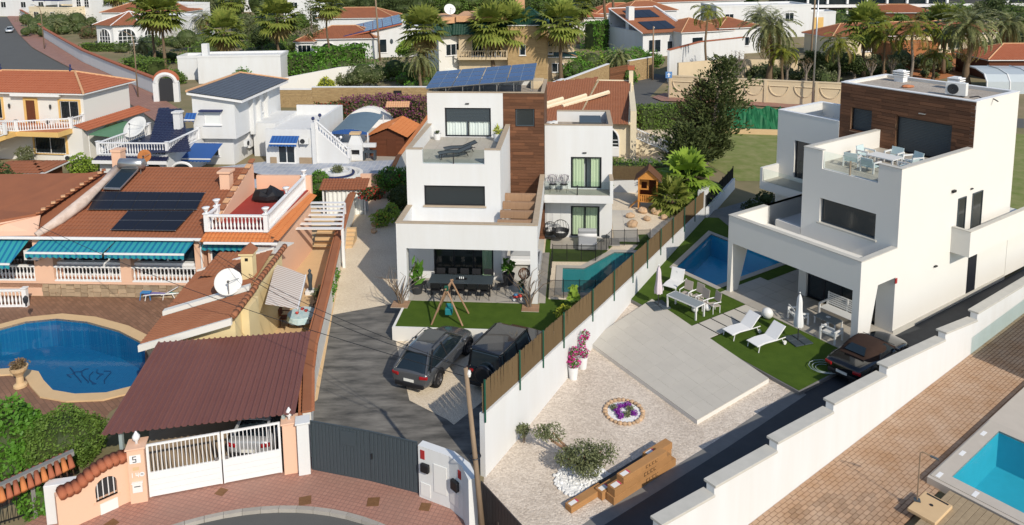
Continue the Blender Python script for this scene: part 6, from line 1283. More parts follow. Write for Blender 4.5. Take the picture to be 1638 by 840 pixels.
def arches(t,xs,z0,zs,r,y=-.04,glass='glass_dark'):
    for x in xs:
        pts=[(x-r,z0),(x+r,z0)]+[(x+r*math.cos(PI*i/10),zs+r*math.sin(PI*i/10)) for i in range(11)]
        o=obj('arch_window',MB().add([(a,y,z) for a,z in pts],[tuple(range(len(pts)))]),MATS[glass],t)
        obj('arch_frame',MB().tube([(a,y-.04,z) for a,z in pts+pts[:1]],.1,5).tube([(x,y-.04,z0),(x,y-.04,zs+r)],.05,4).tube([(x-r,y-.04,(z0+zs)/2),(x+r,y-.04,(z0+zs)/2)],.04,4).tube([(x-r,y-.04,zs),(x+r,y-.04,zs)],.04,4),WP,o)
# octagonal pavilion
g=G(185,74); t=thing('house','white octagonal pavilion with brown radial tiled roof and big arched windows','house',(g.x,g.y+7,0),.35); oc=[(7*math.cos(PI/8+k*PI/4),7*math.sin(PI/8+k*PI/4)) for k in range(8)]; obj('wall',MB().prism(oc,0,4.6),sw,t)
faces_roof(t,[[Vector((oc[k][0]*1.12,oc[k][1]*1.12,4.6)),Vector((oc[(k+1)%8][0]*1.12,oc[(k+1)%8][1]*1.12,4.6)),Vector((0,0,7.2))] for k in range(8)],'roof_brown','roof','white_paint',None,0,.5,.6)
for k in(4,5,6):
    a,b=Vector(oc[k]),Vector(oc[k+1]); d=(b-a); an=math.atan2(d.y,d.x); e=bpy.data.objects.new('bay',None); COL.objects.link(e); e.parent=t; e.location=((a+b)/2).to_3d(); e.rotation_euler.z=an
    pts=[(-1.8,.4),(1.8,.4)]+[(1.8*math.cos(PI*i/10),2.0+1.8*math.sin(PI*i/10)) for i in range(11)]
    obj('arch_window',MB().add([(x,-.06,z) for x,z in pts],[tuple(range(len(pts)))]),MATS['glass_grey'],e)
    fr=MB().tube([(x,-.1,z) for x,z in pts+pts[:1]],.14,5)
    for x in(-.9,0,.9):fr.box(x-.06,x+.06,-.14,-.07,.4,2.0+math.sqrt(1.8**2-x*x))
    for z in(1.2,2.0):fr.box(-1.8,1.8,-.13,-.08,z,z+.1)
    obj('window_frame',fr,WP,e)
t=far_house('low white wing with brown hip roof behind the octagonal pavilion',165,52,-.1,22,10,5.2,'stucco_white','roof_brown',2.2)
t=far_house('white house with arched loggia behind the pavilion at the top left',118,33,-.25,24,12,8.6,'stucco_white',None,wins=(),parapet=.5); arches(t,(2.5,5.5),4.2,6,.9); arches(t,(14,),4.6,5.4,2.4); obj('coping',MB().box(-.2,24.2,-.2,.4,9.1,9.35),MATS['roof_red'],t)
t=far_house('plain white flat roofed block behind the tall twin palms',215,58,-.38,19,7,5.0,'stucco_white',None,wins=((9,10.5,3.6,4.4,1),)); far_house('higher white block joined to the flat roofed one',205,45,-.38,22,8,6.6,'stucco_white',None)
t=far_house('white garage with small chimney beside the slate roof house',318,134,.05,12.5,5,4.0,'stucco_white',None,parapet=.3); obj('chimney',MB().box(.4,1.3,1,1.9,4,6.0),sw,t); far_house('low white store beside the white garage',286,128,.05,3.0,4,3.4,'stucco_white',None)
far_house('white two storey house with pink shutters at the top edge',338,20,.1,30,12,9,'stucco_white','roof_red',2,wins=((4,6,5.2,7.2,2),(13,15,5.2,7.2,2),(22,24,5.2,7.2,2),(5,8,1,3,2)))
far_house('white house with red window boxes behind the bare palm',455,40,.0,14,10,8,'stucco_white','roof_red',1.8,wins=((2,4,4.6,6.4,2),(8,11,.6,2.8,2)))
# house with blue solar roof
t=thing('house','white house with big blue solar roof and brown tiled wing','house',G(580,93),.18)
obj('wall',MB().box(0,11,0,14,0,4.4),sw,t); obj('gable',MB().extr([(0,-.01,4.4),(11,-.01,4.4),(11,-.01,5.3),(7.5,-.01,6.25)],(0,14,0)),sw,t)
fs=[Vector((-3.4,-.6,4.2)),Vector((-3.4,14.5,4.6)),Vector((7.6,14.5,6.9)),Vector((7.6,-.6,6.5))]; obj('roof_deck',MB().extr(fs,(0,0,-.25)),MATS['roof_red'],t)
bq=lambda s,r_:fs[0]*(1-s)*(1-r_)+fs[3]*s*(1-r_)+fs[2]*s*r_+fs[1]*(1-s)*r_
for i in range(6):
    for j in range(5):a,b,c,d=(i+.03)/6,(i+.97)/6,(j+.03)/5,(j+.97)/5; obj('solar_panel',MB().extr([bq(a,c),bq(b,c),bq(b,d),bq(a,d)],(0,0,.12)),MATS['solar_blue'],t)
win(t,'x',.6,4.6,.9,3.5,0,-1,nm=3); 
for k in range(3):obj('porch_post',MB().box(-3.4+k*1.65,-3.1+k*1.65,-.4,-.1,0,4.1),sw,t)
obj('porch_back',MB().box(-3.4,0,6,6.3,0,3.9),MATS['stucco_grey'],t); obj('porch_floor',MB().box(-3.6,0,-.6,6,0,.9),sw,t)
obj('wall_ornament',MB().ball((5.5,-.05,3.0),(.3,.08,.5),8,6),MATS['anthracite'],t)
for x in(7.2,9.2):win(t,'x',x,x+1,1.4,2.2,0,-1,nm=1)
t=far_house('white wing with brown tiled hip roof left of the blue solar roof',487,96,.05,13.5,9,3.9,'stucco_white','roof_brown',2.0); arches(t,(4.5,9.5),.1,1.7,1.5); far_house('rear brown roofed wing with white chimney behind the arches',510,68,.0,17,10,5.4,'stucco_white','roof_brown',2.0); far_house('white conservatory left of the brown roofed wing',474,98,.0,3.2,6,3.6,'stucco_white','roof_brown',1.0,wins=((.4,2.8,.8,3.0,3),))
# stone villa with green roof
t=thing('house','beige two storey villa with green eaves, terrace rail and stone tower','house',G(735,128),-.06); bg_=MATS['stucco_beige']
obj('wall',MB().box(0,14.5,0,10,0,7.2),bg_,t); obj('tower',MB().box(7.6,13.6,-1.4,0,0,8.6),MATS['facing_stone'],t); obj('parapet',MB().box(-.3,7.4,-.3,10,9.0,9.9),MATS['tile_ridge'],t)
faces_roof(t,[[Vector((-.9,-.9,7.1)),Vector((7.6,-.9,7.1)),Vector((7.6,.4,9.0)),Vector((-.9,.4,9.0))]],'roof_green','eave_roof',None,None,0,.4,.5); hip_roof(t,8.0,13.4,-1.2,6,8.6,2.4,'roof_green',.4,rid='roof_green'); obj('chimney',MB().box(8.6,10.0,3,4.2,8,12.2),MATS['tile_ridge'],t)
obj('balcony_slab',MB().box(0,7.5,-1.3,0,3.3,3.6),bg_,t); balustrade(t,(0,-1.2),(7.5,-1.2),3.6,1.1,.35,bg_)
for a in(2.0,4.6):win(t,'x',a,a+1.9,3.7,6.3,0,-1,nm=2)
win(t,'x',9.4,10.3,4.0,5.6,-1.4,-1,nm=1); win(t,'x',1.0,2.4,.6,1.5,0,-1,nm=2); win(t,'x',13.7,14.4,4.0,6.2,0,-1,nm=1)
t=thing('house','angled grey beige wing of the green roofed villa with shaded window','house',G(703,130),.55); obj('wall',MB().box(0,5.2,0,8,0,7.0),MATS['stucco_cream'],t); obj('parapet',MB().box(-.3,5.2,-.3,8,8.8,9.7),MATS['tile_ridge'],t); faces_roof(t,[[Vector((-.8,-.8,6.9)),Vector((5.4,-.8,6.9)),Vector((5.4,.4,8.8)),Vector((-.8,.4,8.8))]],'roof_green','eave_roof',None,None,0,.4,.5); win(t,'x',1.2,3.8,3.8,5.6,0,-1,nm=3); win(t,'x',1.0,3.0,.5,1.8,0,-1,nm=1,glass='curtain_white')
dish('white satellite dish on the green eaved villa roof',G(703,130)+Vector((1.5,3,9.7)),.3,.9,.5,mast=1.0)
t=far_house('low beige annex with green tiled eave right of the stone tower',866,128,-.06,5.0,6,3.6,'stucco_beige','roof_green',.6,wins=((1.6,3.4,1.2,2.6,2),)); obj('terrace_wall',MB().box(0,5,.0,.2,4.3,5.2),MATS['stucco_beige'],t)
# cream house with brown roof behind the annex
t=thing('house','cream house with brown tiled roof and arched porch behind the villa annex','house',(6.3,69.0,0),-.14); cr=MATS['stucco_yellow'] if False else MATS['stucco_beige']
M('stucco_pale',(.74,.64,.46),.85,.15,var=.2,vs_=.9,bump=.1,bs=30); cr=MATS['stucco_pale']
obj('wall',MB().box(-8,4.8,.2,13.5,0,3.4),cr,t); arches(t,(2.4,),1.0,1.7,1.25,.16); obj('tile_panel',MB().box(1.1,3.7,.06,.2,.15,1.0),MATS['white_paint'],t)
faces_roof(t,[[Vector((-.4,-.5,3.35)),Vector((4.6,-.5,3.35)),Vector((5.0,13.8,5.0)),Vector((1.4,13.8,5.0))]],'roof_mid','roof','stucco_pale',None,0,.26,.4)
faces_roof(t,[[Vector((-8.4,-.5,3.35)),Vector((-.4,-.5,3.35)),Vector((1.4,13.8,5.0)),Vector((-8.4,10,4.9))]],'roof_mid','roof','stucco_pale',None,0,.26,.4)
for k in range(3):a=Vector((-6.5+k*2.3,1.5+k*1.2,3.75+k*.15)); obj('roof_band',MB().tube([a,a+Vector((4.5,4.2,.75))],.22,6),cr,t)
obj('flank_wall',MB().box(4.7,5.25,-.3,13.8,0,4.6).box(4.75,5.2,13.0,13.7,4.6,6.4),cr,t); obj('chimney_cap',MB().box(4.6,5.35,12.9,13.8,6.4,6.8),MATS['roof_red'],t)
obj('stair',MB().add([(5.25,1.2,0),(8.6,1.2,0),(8.6,2.6,0),(5.25,2.6,0),(5.25,1.2,1.6),(8.6,1.2,.2),(8.6,2.6,.2),(5.25,2.6,1.6)],[(0,1,5,4),(1,2,6,5),(2,3,7,6),(4,5,6,7),(3,0,4,7)]),cr,t); balustrade(t,(5.3,1.3),(8.6,1.3),(1.6,.2),1.0,.3,WP,(0,1))
# white houses with red roofs to the right
t=far_house('white house with two black solar blocks on its red roof',1028,92,.36,10,14,4.6,'stucco_white',None,wins=((5.2,7.5,1.0,2.8,2),(1.2,3.8,.8,3.2,2)),parapet=.1)
fs=[Vector((-.6,-.8,4.5)),Vector((9.6,-.8,4.5)),Vector((10.2,13,8.2)),Vector((-.2,13,8.2))]; faces_roof(t,[fs],'roof_mid','roof','white_paint',None,0,.4,.5); obj('gable_wall',MB().extr([(10,0,4.5),(10,13,4.5),(10,13,8.5),(10,0,4.9)],(.5,0,0)),sw,t); obj('rear_gable',MB().extr([(0,13,4.5),(10,13,4.5),(10,13,8.2),(0,13,8.2)],(0,.3,0)),sw,t)
bq2=lambda s,r_,l=.15:fs[0]*(1-s)*(1-r_)+fs[1]*s*(1-r_)+fs[2]*s*r_+fs[3]*(1-s)*r_+Vector((0,0,l))
for r0,r1 in((.1,.4),(.56,.86)):
    for i in range(3):a,b=.2+i*.2,.2+i*.2+.195; obj('solar_panel',MB().extr([bq2(a,r0),bq2(b,r0),bq2(b,r1),bq2(a,r1)],(0,0,.06)),MATS['solar_black'],t)
obj('chimney',MB().box(.4,1.6,6,7.2,4.5,9.0),sw,t)
t=far_house('white house with red roof and shuttered window beside the solar roofed one',1090,92,.36,11,12,4.6,'stucco_white','roof_mid',2.0,wins=((2.2,4.6,1.6,3.6,1),),side=((3,4.2,1.4,3,1),(7,8.2,1.4,3,1)))
t=far_house('white house with twin red roofs at the top centre right',1000,52,.3,14,10,5,'stucco_white','roof_mid',2.2,wins=((7,9,1.2,3.2,2),)); obj('window_awning',MB().extr([(6.5,-1.4,3.4),(9.5,-1.4,3.4),(9.5,0,4.2),(6.5,0,4.2)],(0,0,.08)),WP,t)
far_house('long brown roofed house behind the solar roofs',1040,40,.25,28,10,6,'stucco_white','roof_brown',2.6); far_house('white terraced block with dishes at the top right of centre',1145,62,.1,22,10,7,'stucco_white',None,wins=((8,10,3.5,5.5,2),(16,18,3.5,5.5,2),(2,4,3.5,5.5,2))); far_house('white gabled house behind the left date palm',1150,88,.3,9,9,5.0,'stucco_white','roof_brown',1.6,wins=((2,3,1.5,3.2,1),(5.5,6.5,1.5,3.2,1)))
far_house('grey flat garage with low red roof at the end of the hedge',915,55,.0,8,7,4,'stucco_cream','roof_red',.9); far_house('low white house with orange roof behind the bare palm trunks',955,48,.15,13,9,4.2,'stucco_white','roof_red',2.2)
far_house('beige house with terrace at the top centre',1045,20,.1,30,12,8,'stucco_beige',None,wins=((4,6,3,5,2),(12,14,3,5,2),(20,22,3,5,2)))
# modern glazed block at the top right
t=thing('apartment_block','modern white apartment block with wide dark glazing at the top right','building',G(1255,38),-.04); obj('slab',MB().box(0,88,0,16,0,1.0),MATS['stucco_grey'],t)
for f in range(3):obj('floor_slab',MB().box(-.5,88.5,-1.2,16,4.3+f*4.2,5.0+f*4.2),MATS['white_paint'],t)
for f in range(3):
    for k in range(17):
        x=1+k*5.2
        if 8<=k<=9:continue
        obj('window',MB().box(x,x+4.6,.5,.7,1.0+f*4.2,4.2+f*4.2),MATS['glass_dark'],t); obj('column',MB().box(x+4.65,x+5.15,-.2,.6,1.0+f*4.2,4.3+f*4.2),WP,t)
obj('core',MB().box(.2,87.8,.8,15.5,1,13),MATS['dark_grey'],t)
far_house('flat beige shed roofed store at the top right',1245,48,-.02,16,12,3.6,'stucco_beige',None); t=far_house('white store with ochre door at the top right',1292,52,0,6.5,6,4.6,'stucco_white',None); obj('door',MB().box(1.2,3.6,-.1,0,.2,3.6),MATS['trim_yellow'],t)
t=far_house('long low house with brown roof behind the row of queen palms',1330,92,.18,34,9,3.6,'stucco_pale','roof_brown',2.0,wins=((6,8,.8,2.6,2),(14,16,.8,2.6,2),(24,27,.8,2.6,2))); far_house('dark roofed pavilion above the queen palms',1375,40,-.1,18,9,3.2,'wood_shed','roof_brown',1.8)
far_house('rust coloured wall building behind the row of palms',1420,106,.12,9,4,3.6,'earth_orange',None,parapet=.2)
t=far_house('brick pavilion with dark red tile roof at the right edge',1580,128,-.05,18,9,3.0,'wood_shed','roof_red',1.8)
M('polycarb',(.45,.50,.53),.3,.5,var=.1); t=thing('pool_enclosure','ribbed translucent grey pool enclosure at the right edge','enclosure',G(1578,150),-.1)
ac=[(0,0),(.1,1.6),(.9,2.5),(3.2,2.9),(6,2.9)]
for k in range(4):V_=[(k*2.9,y,z) for y,z in ac]+[(k*2.9+2.8,y,z) for y,z in ac]; obj('segment',MB().add(V_,[(i,i+1,6+i,5+i) for i in range(4)]),MATS['polycarb'],t); obj('rib',MB().tube([(k*2.9,y,z+.03) for y,z in ac],.1,5),WP,t)

t=far_house('low cream house with navy canopy behind the far end of the street wall',48,34,-.35,17,12,4.2,'stucco_pale',None,wins=((2,4,1,3,2),(9,11,1,3,2))); obj('roof_canopy',MB().box(1,12,.5,9,6.4,6.7),MATS['navy'],t)
for x in(1.2,6,11.7):obj('canopy_post',MB().box(x,x+.25,.6,.85,4.6,6.4),WP,t)
far_house('white house at the far top left corner',-20,26,-.2,26,12,6.5,'stucco_white',None,wins=((6,8,3,5,2),(14,16,3,5,2),(21,23,3,5,2))); far_house('cream house with red roof beyond the pavilion at the top left',60,12,-.1,40,14,7,'stucco_cream','roof_red',2.5,wins=((6,8,3,5,2),(16,18,3,5,2),(28,30,3,5,2)))
# ------------------------------------------------------------------ block paved plot at the lower right
DZ=.3; ang_r=math.atan2(RWd.y,RWd.x)
M('block_a',(.35,.21,.12),.8,.2,var=.8,vs_=.9,col2=(.46,.34,.25),rnd=.18,bump=.2,bs=25); M('block_bed',(.19,.11,.065),.9,.1,var=.4)
pvr=struct('block_paving',MB().box(-8,36,-3.2,0,-.02,.012),MATS['block_bed'],loc=RW0,rz=ang_r)
rg=random.Random(21); bw,bh=.32,.16; blocks=[]
for i in range(20):
    for j in range(-22,112):
        s=j*bw+(bw/2 if i%2 else 0); blocks.append((s+bw/2,-(i+.5)*bh,rg.uniform(.03,.037)))
near=sorted(blocks,key=lambda b:((RW0+RWd*b[0]-RWn*-b[1]*-1).to_2d()-Vector((12,20))).length if b[0]>-4 else 99)
bmsh=mesh(MB().box(-bw/2+.012,bw/2-.012,-bh/2+.012,bh/2-.012,-.03,0),MATS['block_a'],'paving_block')
nearset=set(near[:300])
for b in near[:300]:obj('paving_block',bmsh,None,pvr,loc=(b[0],b[1],b[2]))
m=MB()
for b in blocks:
    if b not in nearset:m.box(b[0]-bw/2+.012,b[0]+bw/2-.012,b[1]-bh/2+.012,b[1]+bh/2-.012,0,b[2])
obj('paving_blocks',m,MATS['block_a'],pvr,fix=False,kind='stuff')
M('pool_stone',(.50,.45,.39),.7,.25,var=.2,vs_=2,rnd=.03)
dk=MB().sheet([(p.x,p.y) for p in(rw(6.6,2.75),rw(30,2.75),rw(30,14),rw(6.6,14))],DZ-.01,[[(p.x,p.y) for p in PL_F]])
struct('poolside_terrace',dk,MATS['pool_stone']); struct('terrace_edge',MB().extr([rw(6.6,2.75),rw(30,2.75),rw(30,2.75)+Vector((0,0,DZ-.012)),rw(6.6,2.75)+Vector((0,0,DZ-.012))],RWn*.1).extr([rw(6.6,2.85),rw(6.6,14),rw(6.6,14)+Vector((0,0,DZ-.012)),rw(6.6,2.85)+Vector((0,0,DZ-.012))],RWd*.1),MATS['pool_stone'])
pool('swimming_pool','bright cyan rectangular pool in the lower right corner',PL_F,DZ,1.5,MATS['pool_cyan'],MATS['pool_cyan'],MATS['pool_stone'],.5,MATS['water'],-.1,.02)
M('deck_tan',(.36,.275,.175),.7,.2,var=.5,vs_=3,streak=(2,2,1),rnd=.1)
dkb=struct('wood_deck',MB().box(-3.9,6.55,-14,-3.55,0,DZ-.06),MATS['block_bed'],loc=RW0,rz=ang_r)
for k in range(26):obj('deck_board',MB().box(-3.9,6.5,-3.55-(k+1)*.2+.012,-3.55-k*.2,DZ-.06,DZ-.02),MATS['deck_tan'],dkb)
for k,(s,o_) in enumerate(((7.0,3.0),(8.9,3.0),(10.8,3.0),(6.95,4.2))):
    o=obj('floor_light',MB().box(-.18,.18,-.07,.07,0,.012),MATS['white_paint'],loc=rw(s,o_)+Vector((0,0,DZ+.015)),rz=ang_r); tag(o,('flat pale floor light on the cyan pool edge, nearest the lamp post','flat pale floor light on the cyan pool edge, middle one','flat pale floor light on the cyan pool edge, farthest one','flat pale floor light at the front side of the cyan pool')[k],'floor light','floor lights round the cyan pool')
t=thing('lamp_post','thin bent lamp post standing on the tan deck','lamp',G(1467,800,.42),-.35); obj('post',MB().tube([(0,0,0),(0,0,1.75),(.06,0,1.8),(.3,0,1.72)],.022,8),MATS['wood_pole'],t); obj('lamp_head',MB().cbox((.42,0,1.68),(.28,.1,.035),0,0,.3),MATS['anthracite'],t,bev=.008); obj('foot_plate',MB().box(-.1,.1,-.1,.1,0,.02),MATS['anthracite'],t)
t=thing('service_box','cream concrete service cover under the lamp post','cover',G(1487,812,.28),ang_r); obj('slab',MB().box(-.75,.55,-.5,.4,0,.12),MATS['coping_sand'],t,bev=.02); obj('lid_ring',MB().lathe([(.06,.12),(.06,.135),(.02,.135)],(0,-.05,0),10),MATS['black'],t); obj('drain_slot',MB().box(.42,.5,-.4,.3,.12,.125),MATS['black'],t)
t=thing('house_wing','white house corner with glass balustrade at the right edge','building',rw(16.8,2.85),ang_r); obj('wall',MB().box(0,9,-6,0,0,1.9),MATS['stucco_white'],t); obj('coping',MB().box(-.05,9,-6,.05,1.9,1.98),MATS['coping_grey'],t); M('glass_green',(.35,.5,.45),.1,.5); obj('balustrade_glass',MB().box(.1,9,-.1,-.08,1.98,3.0),MATS['glass_tint'],t)
# ------------------------------------------------------------------ vehicles
def paint(name,col,rough=.25):return M(name,col,rough,.5,metal=.35,coat=.8)
M('tyre',(.012,.012,.013),.85,.2); M('rim',(.10,.10,.11),.3,.5,metal=.7); M('rim_silver',(.5,.5,.52),.3,.5,metal=.8); M('tail_red',(.30,.008,.01),.2,.5); M('lamp_clear',(.6,.62,.65),.1,.6); M('plate',(.75,.75,.7),.5,.3); M('chrome',(.6,.6,.62),.15,.5,metal=1)
def car(label,loc,rz,L,W,secs,gh,pmat,wheel=(.36,.25),wb=(-1.4,1.45),soft=None,sunroof=False,boxy=False,spare=False,rim='rim',name='car',plate_txt=None):
    """secs: (x, z bottom, z belt, z top, half width low, half width belt, half width top); gh: cabin rings (x rear base, x rear top, x front top, x front base, z base, z top, half base, half top)"""
    t=thing(name,label,'car',loc,rz); m=MB(); n=10
    for x,zb,zs,zt,wl_,ws,wt in secs:
        zm=zb+(zs-zb)*.5; r=[(0,zb),(wl_*.92,zb),(wl_,zb+.12),(ws*1.0,zm),(ws*.99,zs-.05),(wt,zt),(0,zt+.02)]
        ring=[(x,y,z) for y,z in r]+[(x,-y,z) for y,z in r[-2:0:-1]]; m.v+=ring; n=len(ring)
    for i in range(len(secs)-1):m.f+=[(i*n+k,i*n+(k+1)%n,(i+1)*n+(k+1)%n,(i+1)*n+k) for k in range(n)]
    m.f.append(tuple(range(n))); m.f.append(tuple((len(secs)-1)*n+k for k in range(n)))
    b=obj('body',m,pmat,t,smooth=True); ss=b.modifiers.new('s','SUBSURF'); ss.levels=ss.render_levels=2
    if boxy:b.modifiers.remove(ss); bv=b.modifiers.new('b','BEVEL'); bv.width=.05; bv.segments=3; b.data.polygons.foreach_set('use_smooth',[False]*len(b.data.polygons))
    xr,xrt,xft,xf,z0,z1,w0,w1=gh; lo=[(xr,w0*.9),(xr+.25,w0),((xr+xf)/2,w0),(xf-.35,w0*.98),(xf,w0*.85)]; hi=[(xrt,w1*.88),(xrt+.2,w1),((xrt+xft)/2,w1),(xft-.15,w1*.97),(xft,w1*.88)]
    def shell(stn,e,wz):
        """smooth hood over the waist: one ring per station"""
        mm=MB()
        for x,z,wt,wb_ in stn:mm.v+=[(x,wb_,wz),(x,(wb_*.45+wt*.55)+.02,wz+(z-wz)*.55),(x,wt,z-.06*min(1,(z-wz)/.3)),(x,wt*.6,z),(x,-wt*.6,z),(x,-wt,z-.06*min(1,(z-wz)/.3)),(x,-(wb_*.45+wt*.55)-.02,wz+(z-wz)*.55),(x,-wb_,wz)]
        for i_ in range(len(stn)-1):mm.f+=[(i_*8+q_,i_*8+q_+1,i_*8+q_+9,i_*8+q_+8) for q_ in range(7)]
        return mm
    if boxy:
        cab=MB(); k=len(lo); V_=[(x,y,z0) for x,y in lo]+[(x,-y,z0) for x,y in reversed(lo)]+[(x,y,z1-(.04 if i in(0,4) else 0)) for i,(x,y) in enumerate(hi)]+[(x,-y,z1-(.04 if i in(0,4) else 0)) for i,(x,y) in reversed(list(enumerate(hi)))]
        N=2*k; cab.add(V_,[(i,(i+1)%N,N+(i+1)%N,N+i) for i in range(N)]+[tuple(range(N,2*N))]); obj('cabin_glass',cab,MATS['glass_dark'],t,bev=.05)
    else:
        h_=z1-z0; stn=[(xr-.05,z0,w0*.7,w0*.86),(xr+(xrt-xr)*.35,z0+h_*.5,w1*.95,w0*.94),(xrt,z0+h_*.9,w1*.96,w0),(xrt+(xft-xrt)*.3,z1,w1*1.02,w0*1.01),(xrt+(xft-xrt)*.7,z1+.005,w1*1.02,w0*1.01),(xft,z1-h_*.08,w1*.97,w0),(xft+(xf-xft)*.55,z0+h_*.48,w1*1.0,w0*.96),(xf+.05,z0-.02,w0*.75,w0*.86)]
        o=obj('cabin_glass',shell(stn,0,z0-.03),soft or MATS['glass_dark'],t,smooth=True); ss=o.modifiers.new('s','SUBSURF'); ss.levels=ss.render_levels=2
        if not soft:
            V_,n_=[],0
            for f_ in[i_/10 for i_ in range(11)]:
                x=xrt-.12+(xft-xrt+.1)*f_; z=z1+.012-h_*(.16*max(0,.3-f_)**1.3*4+.1*max(0,f_-.75)**1.2*4)
                V_+=[(x,s_*w1*wq,z-dz_) for s_,wq,dz_ in((1,1.04,.09),(1,.9,.02),(1,.45,0),(-1,.45,0),(-1,.9,.02),(-1,1.04,.09))]
            o=obj('roof',MB().add(V_,[(i_*6+q_,i_*6+q_+1,i_*6+q_+7,i_*6+q_+6) for i_ in range(10) for q_ in range(5)]),pmat,t,smooth=True); sm=o.modifiers.new('s','SOLIDIFY'); sm.thickness=.02
    if boxy:
        rf_=MB(); top=[(x,y*.985,z1+.012) for x,y in hi]+[(x,-y*.985,z1+.012) for x,y in reversed(hi)]; rf_.extr([Vector((x,y,z-(.035 if abs(x-xrt)<.01 or abs(x-xft)<.01 else 0))) for x,y,z in top],(0,0,.045)); obj('roof',rf_,pmat,t,bev=.035)
    if not soft:
        for i in(0,1,2,4): # pillars
            for s in(1,-1):obj('window_pillar',MB().tube([(lo[i][0],s*lo[i][1]*1.005,z0),(hi[i][0],s*hi[i][1]*1.01,z1)],.035 if i else.06,5),MATS['black'] if i in(1,2) else pmat,t)
        if sunroof:obj('sunroof',MB().box((xrt+xft)/2-.3,xft-.1,-w1*.72,w1*.72,z1+.005,z1+.024),MATS['glass_dark'],t,bev=.004)
        for s in(1,-1):obj('roof_rail',MB().tube([(xrt+.25,s*w1*.93,z1+.05),(xrt+.35,s*w1*.95,z1+.09),(xft-.3,s*w1*.95,z1+.09),(xft-.2,s*w1*.93,z1+.05)],.018,5),MATS['black'],t)
    else:
        obj('rear_window',MB().extr([Vector((xr+.16,-w0*.55,z0+.17)),Vector((xr+.16,w0*.55,z0+.17)),Vector((xrt-.12,w1*.55,z1-.1)),Vector((xrt-.12,-w1*.55,z1-.1))],(-.04,0,.05)),MATS['glass_dark'],t)
        for s in(1,-1):obj('side_window',MB().extr([Vector((xr+.75,s*w0*1.0,z0+.03)),Vector((xf-.25,s*w0*.99,z0+.03)),Vector((xft-.1,s*w1*.99,z1-.1)),Vector((xrt+.55,s*w1*1.0,z1-.1))],(0,s*.02,0)),MATS['glass_dark'],t)
        obj('windscreen',MB().extr([Vector((xf+.02,-w0*.8,z0+.03)),Vector((xf+.02,w0*.8,z0+.03)),Vector((xft+.03,w1*.82,z1-.07)),Vector((xft+.03,-w1*.82,z1-.07))],(.02,0,.02)),MATS['glass_dark'],t)
    R0,Tw=wheel; wm=MB().lathe([(R0*.62,-Tw/2),(R0*.97,-Tw/2),(R0,-Tw*.3),(R0,Tw*.3),(R0*.97,Tw/2),(R0*.62,Tw/2)],n=24,cap=False).xf(Matrix.Rotation(PI/2,4,'X')); tm=mesh(wm,MATS['tyre'],'tyre',True)
    rmb=MB().lathe([(R0*.64,-.05),(R0*.64,.05),(R0*.55,.06),(R0*.5,.02)],n=20,cap=True)
    for q_ in range(5):a=q_*2*PI/5; rmb.cbox((R0*.32*math.cos(a),R0*.32*math.sin(a),.05),(R0*.56,.06,.05),a)
    rm_=mesh(rmb.xf(Matrix.Rotation(PI/2,4,'X')),MATS[rim],'rim')
    for x in wb:
        for s in(1,-1):
            wo=obj('wheel',MB().lathe([(.09,-Tw/2-.01),(.09,Tw/2+.01)],n=10).xf(Matrix.Rotation(PI/2,4,'X')),MATS['rim'],t,loc=(x,s*(W/2-Tw/2-.01),R0)); obj('tyre',tm,None,wo); r_=obj('rim',rm_,None,wo,loc=(0,s*Tw*.33,0)); r_.rotation_euler=(0 if s<0 else PI,0,0)
            obj('wheel_arch',MB().tube([(x+(R0+.07)*math.cos(PI*i/10),s*(W/2-.02),R0+(R0+.07)*math.sin(PI*i/10)) for i in range(11)],.045,6),MATS['black'],t)
    x0=secs[0][0]; zs0=secs[0][2]; w_=secs[0][5]
    for s in(1,-1):
        obj('tail_lamp',MB().cbox((x0+.17,s*w_*.8,zs0-.1),(.34,w_*.46,.15),s*-.25),MATS['tail_red'],t,bev=.04); obj('headlamp',MB().cbox((secs[-1][0]-.16,s*secs[-1][5]*.72,secs[-1][2]-.12),(.25,.36,.16)),MATS['lamp_clear'],t,bev=.04); obj('mirror',MB().ball((xf-.35,s*(w0+.14),z0+.07),(.08,.12,.08),8,6),pmat,t,smooth=True); obj('exhaust',MB().cbox((x0+.06,s*w_*.6,.32),(.1,.22,.07)),MATS['chrome'],t,bev=.01)
    pt=obj('number_plate',MB().cbox((x0-.015,0,zs0-.3),(.02,.5,.12)),MATS['plate'],t); obj('bumper',MB().cbox((x0+.06,0,.42),(.16,w_*1.7,.2)),MATS['black'],t,bev=.04)
    for s in(1,-1):
        for xd in(wb[0]+.75,(wb[0]+wb[1])/2+.35):obj('door_handle',MB().cbox((xd,s*(W/2-.005),zs0-.1),(.2,.03,.035)),MATS['chrome'],t,bev=.01)
    if spare:obj('spare_wheel',MB().lathe([(.01,0),(.36,0),(.4,.06),(.4,.2),(.34,.24),(.01,.24)],n=24).xf(Matrix.Translation((x0+.04,0,1.0))@Matrix.Rotation(-PI/2,4,'Y')),MATS['black'],t,bev=.02); obj('spare_cover_ring',MB().lathe([(.41,.04),(.42,.1),(.41,.16)],n=24,cap=False).xf(Matrix.Translation((x0+.04,0,1.0))@Matrix.Rotation(-PI/2,4,'Y')),MATS['chrome'],t)
    return t
suv=[(-2.4,.45,.95,1.0,.82,.84,.72),(-2.3,.3,1.0,1.08,.9,.93,.8),(-1.5,.28,1.02,1.08,.94,.98,.84),(0,.26,1.0,1.06,.94,.97,.84),(1.0,.26,.98,1.06,.94,.97,.8),(1.7,.28,.92,1.0,.93,.95,.72),(2.25,.34,.82,.88,.86,.86,.6),(2.42,.45,.7,.74,.7,.68,.5)]
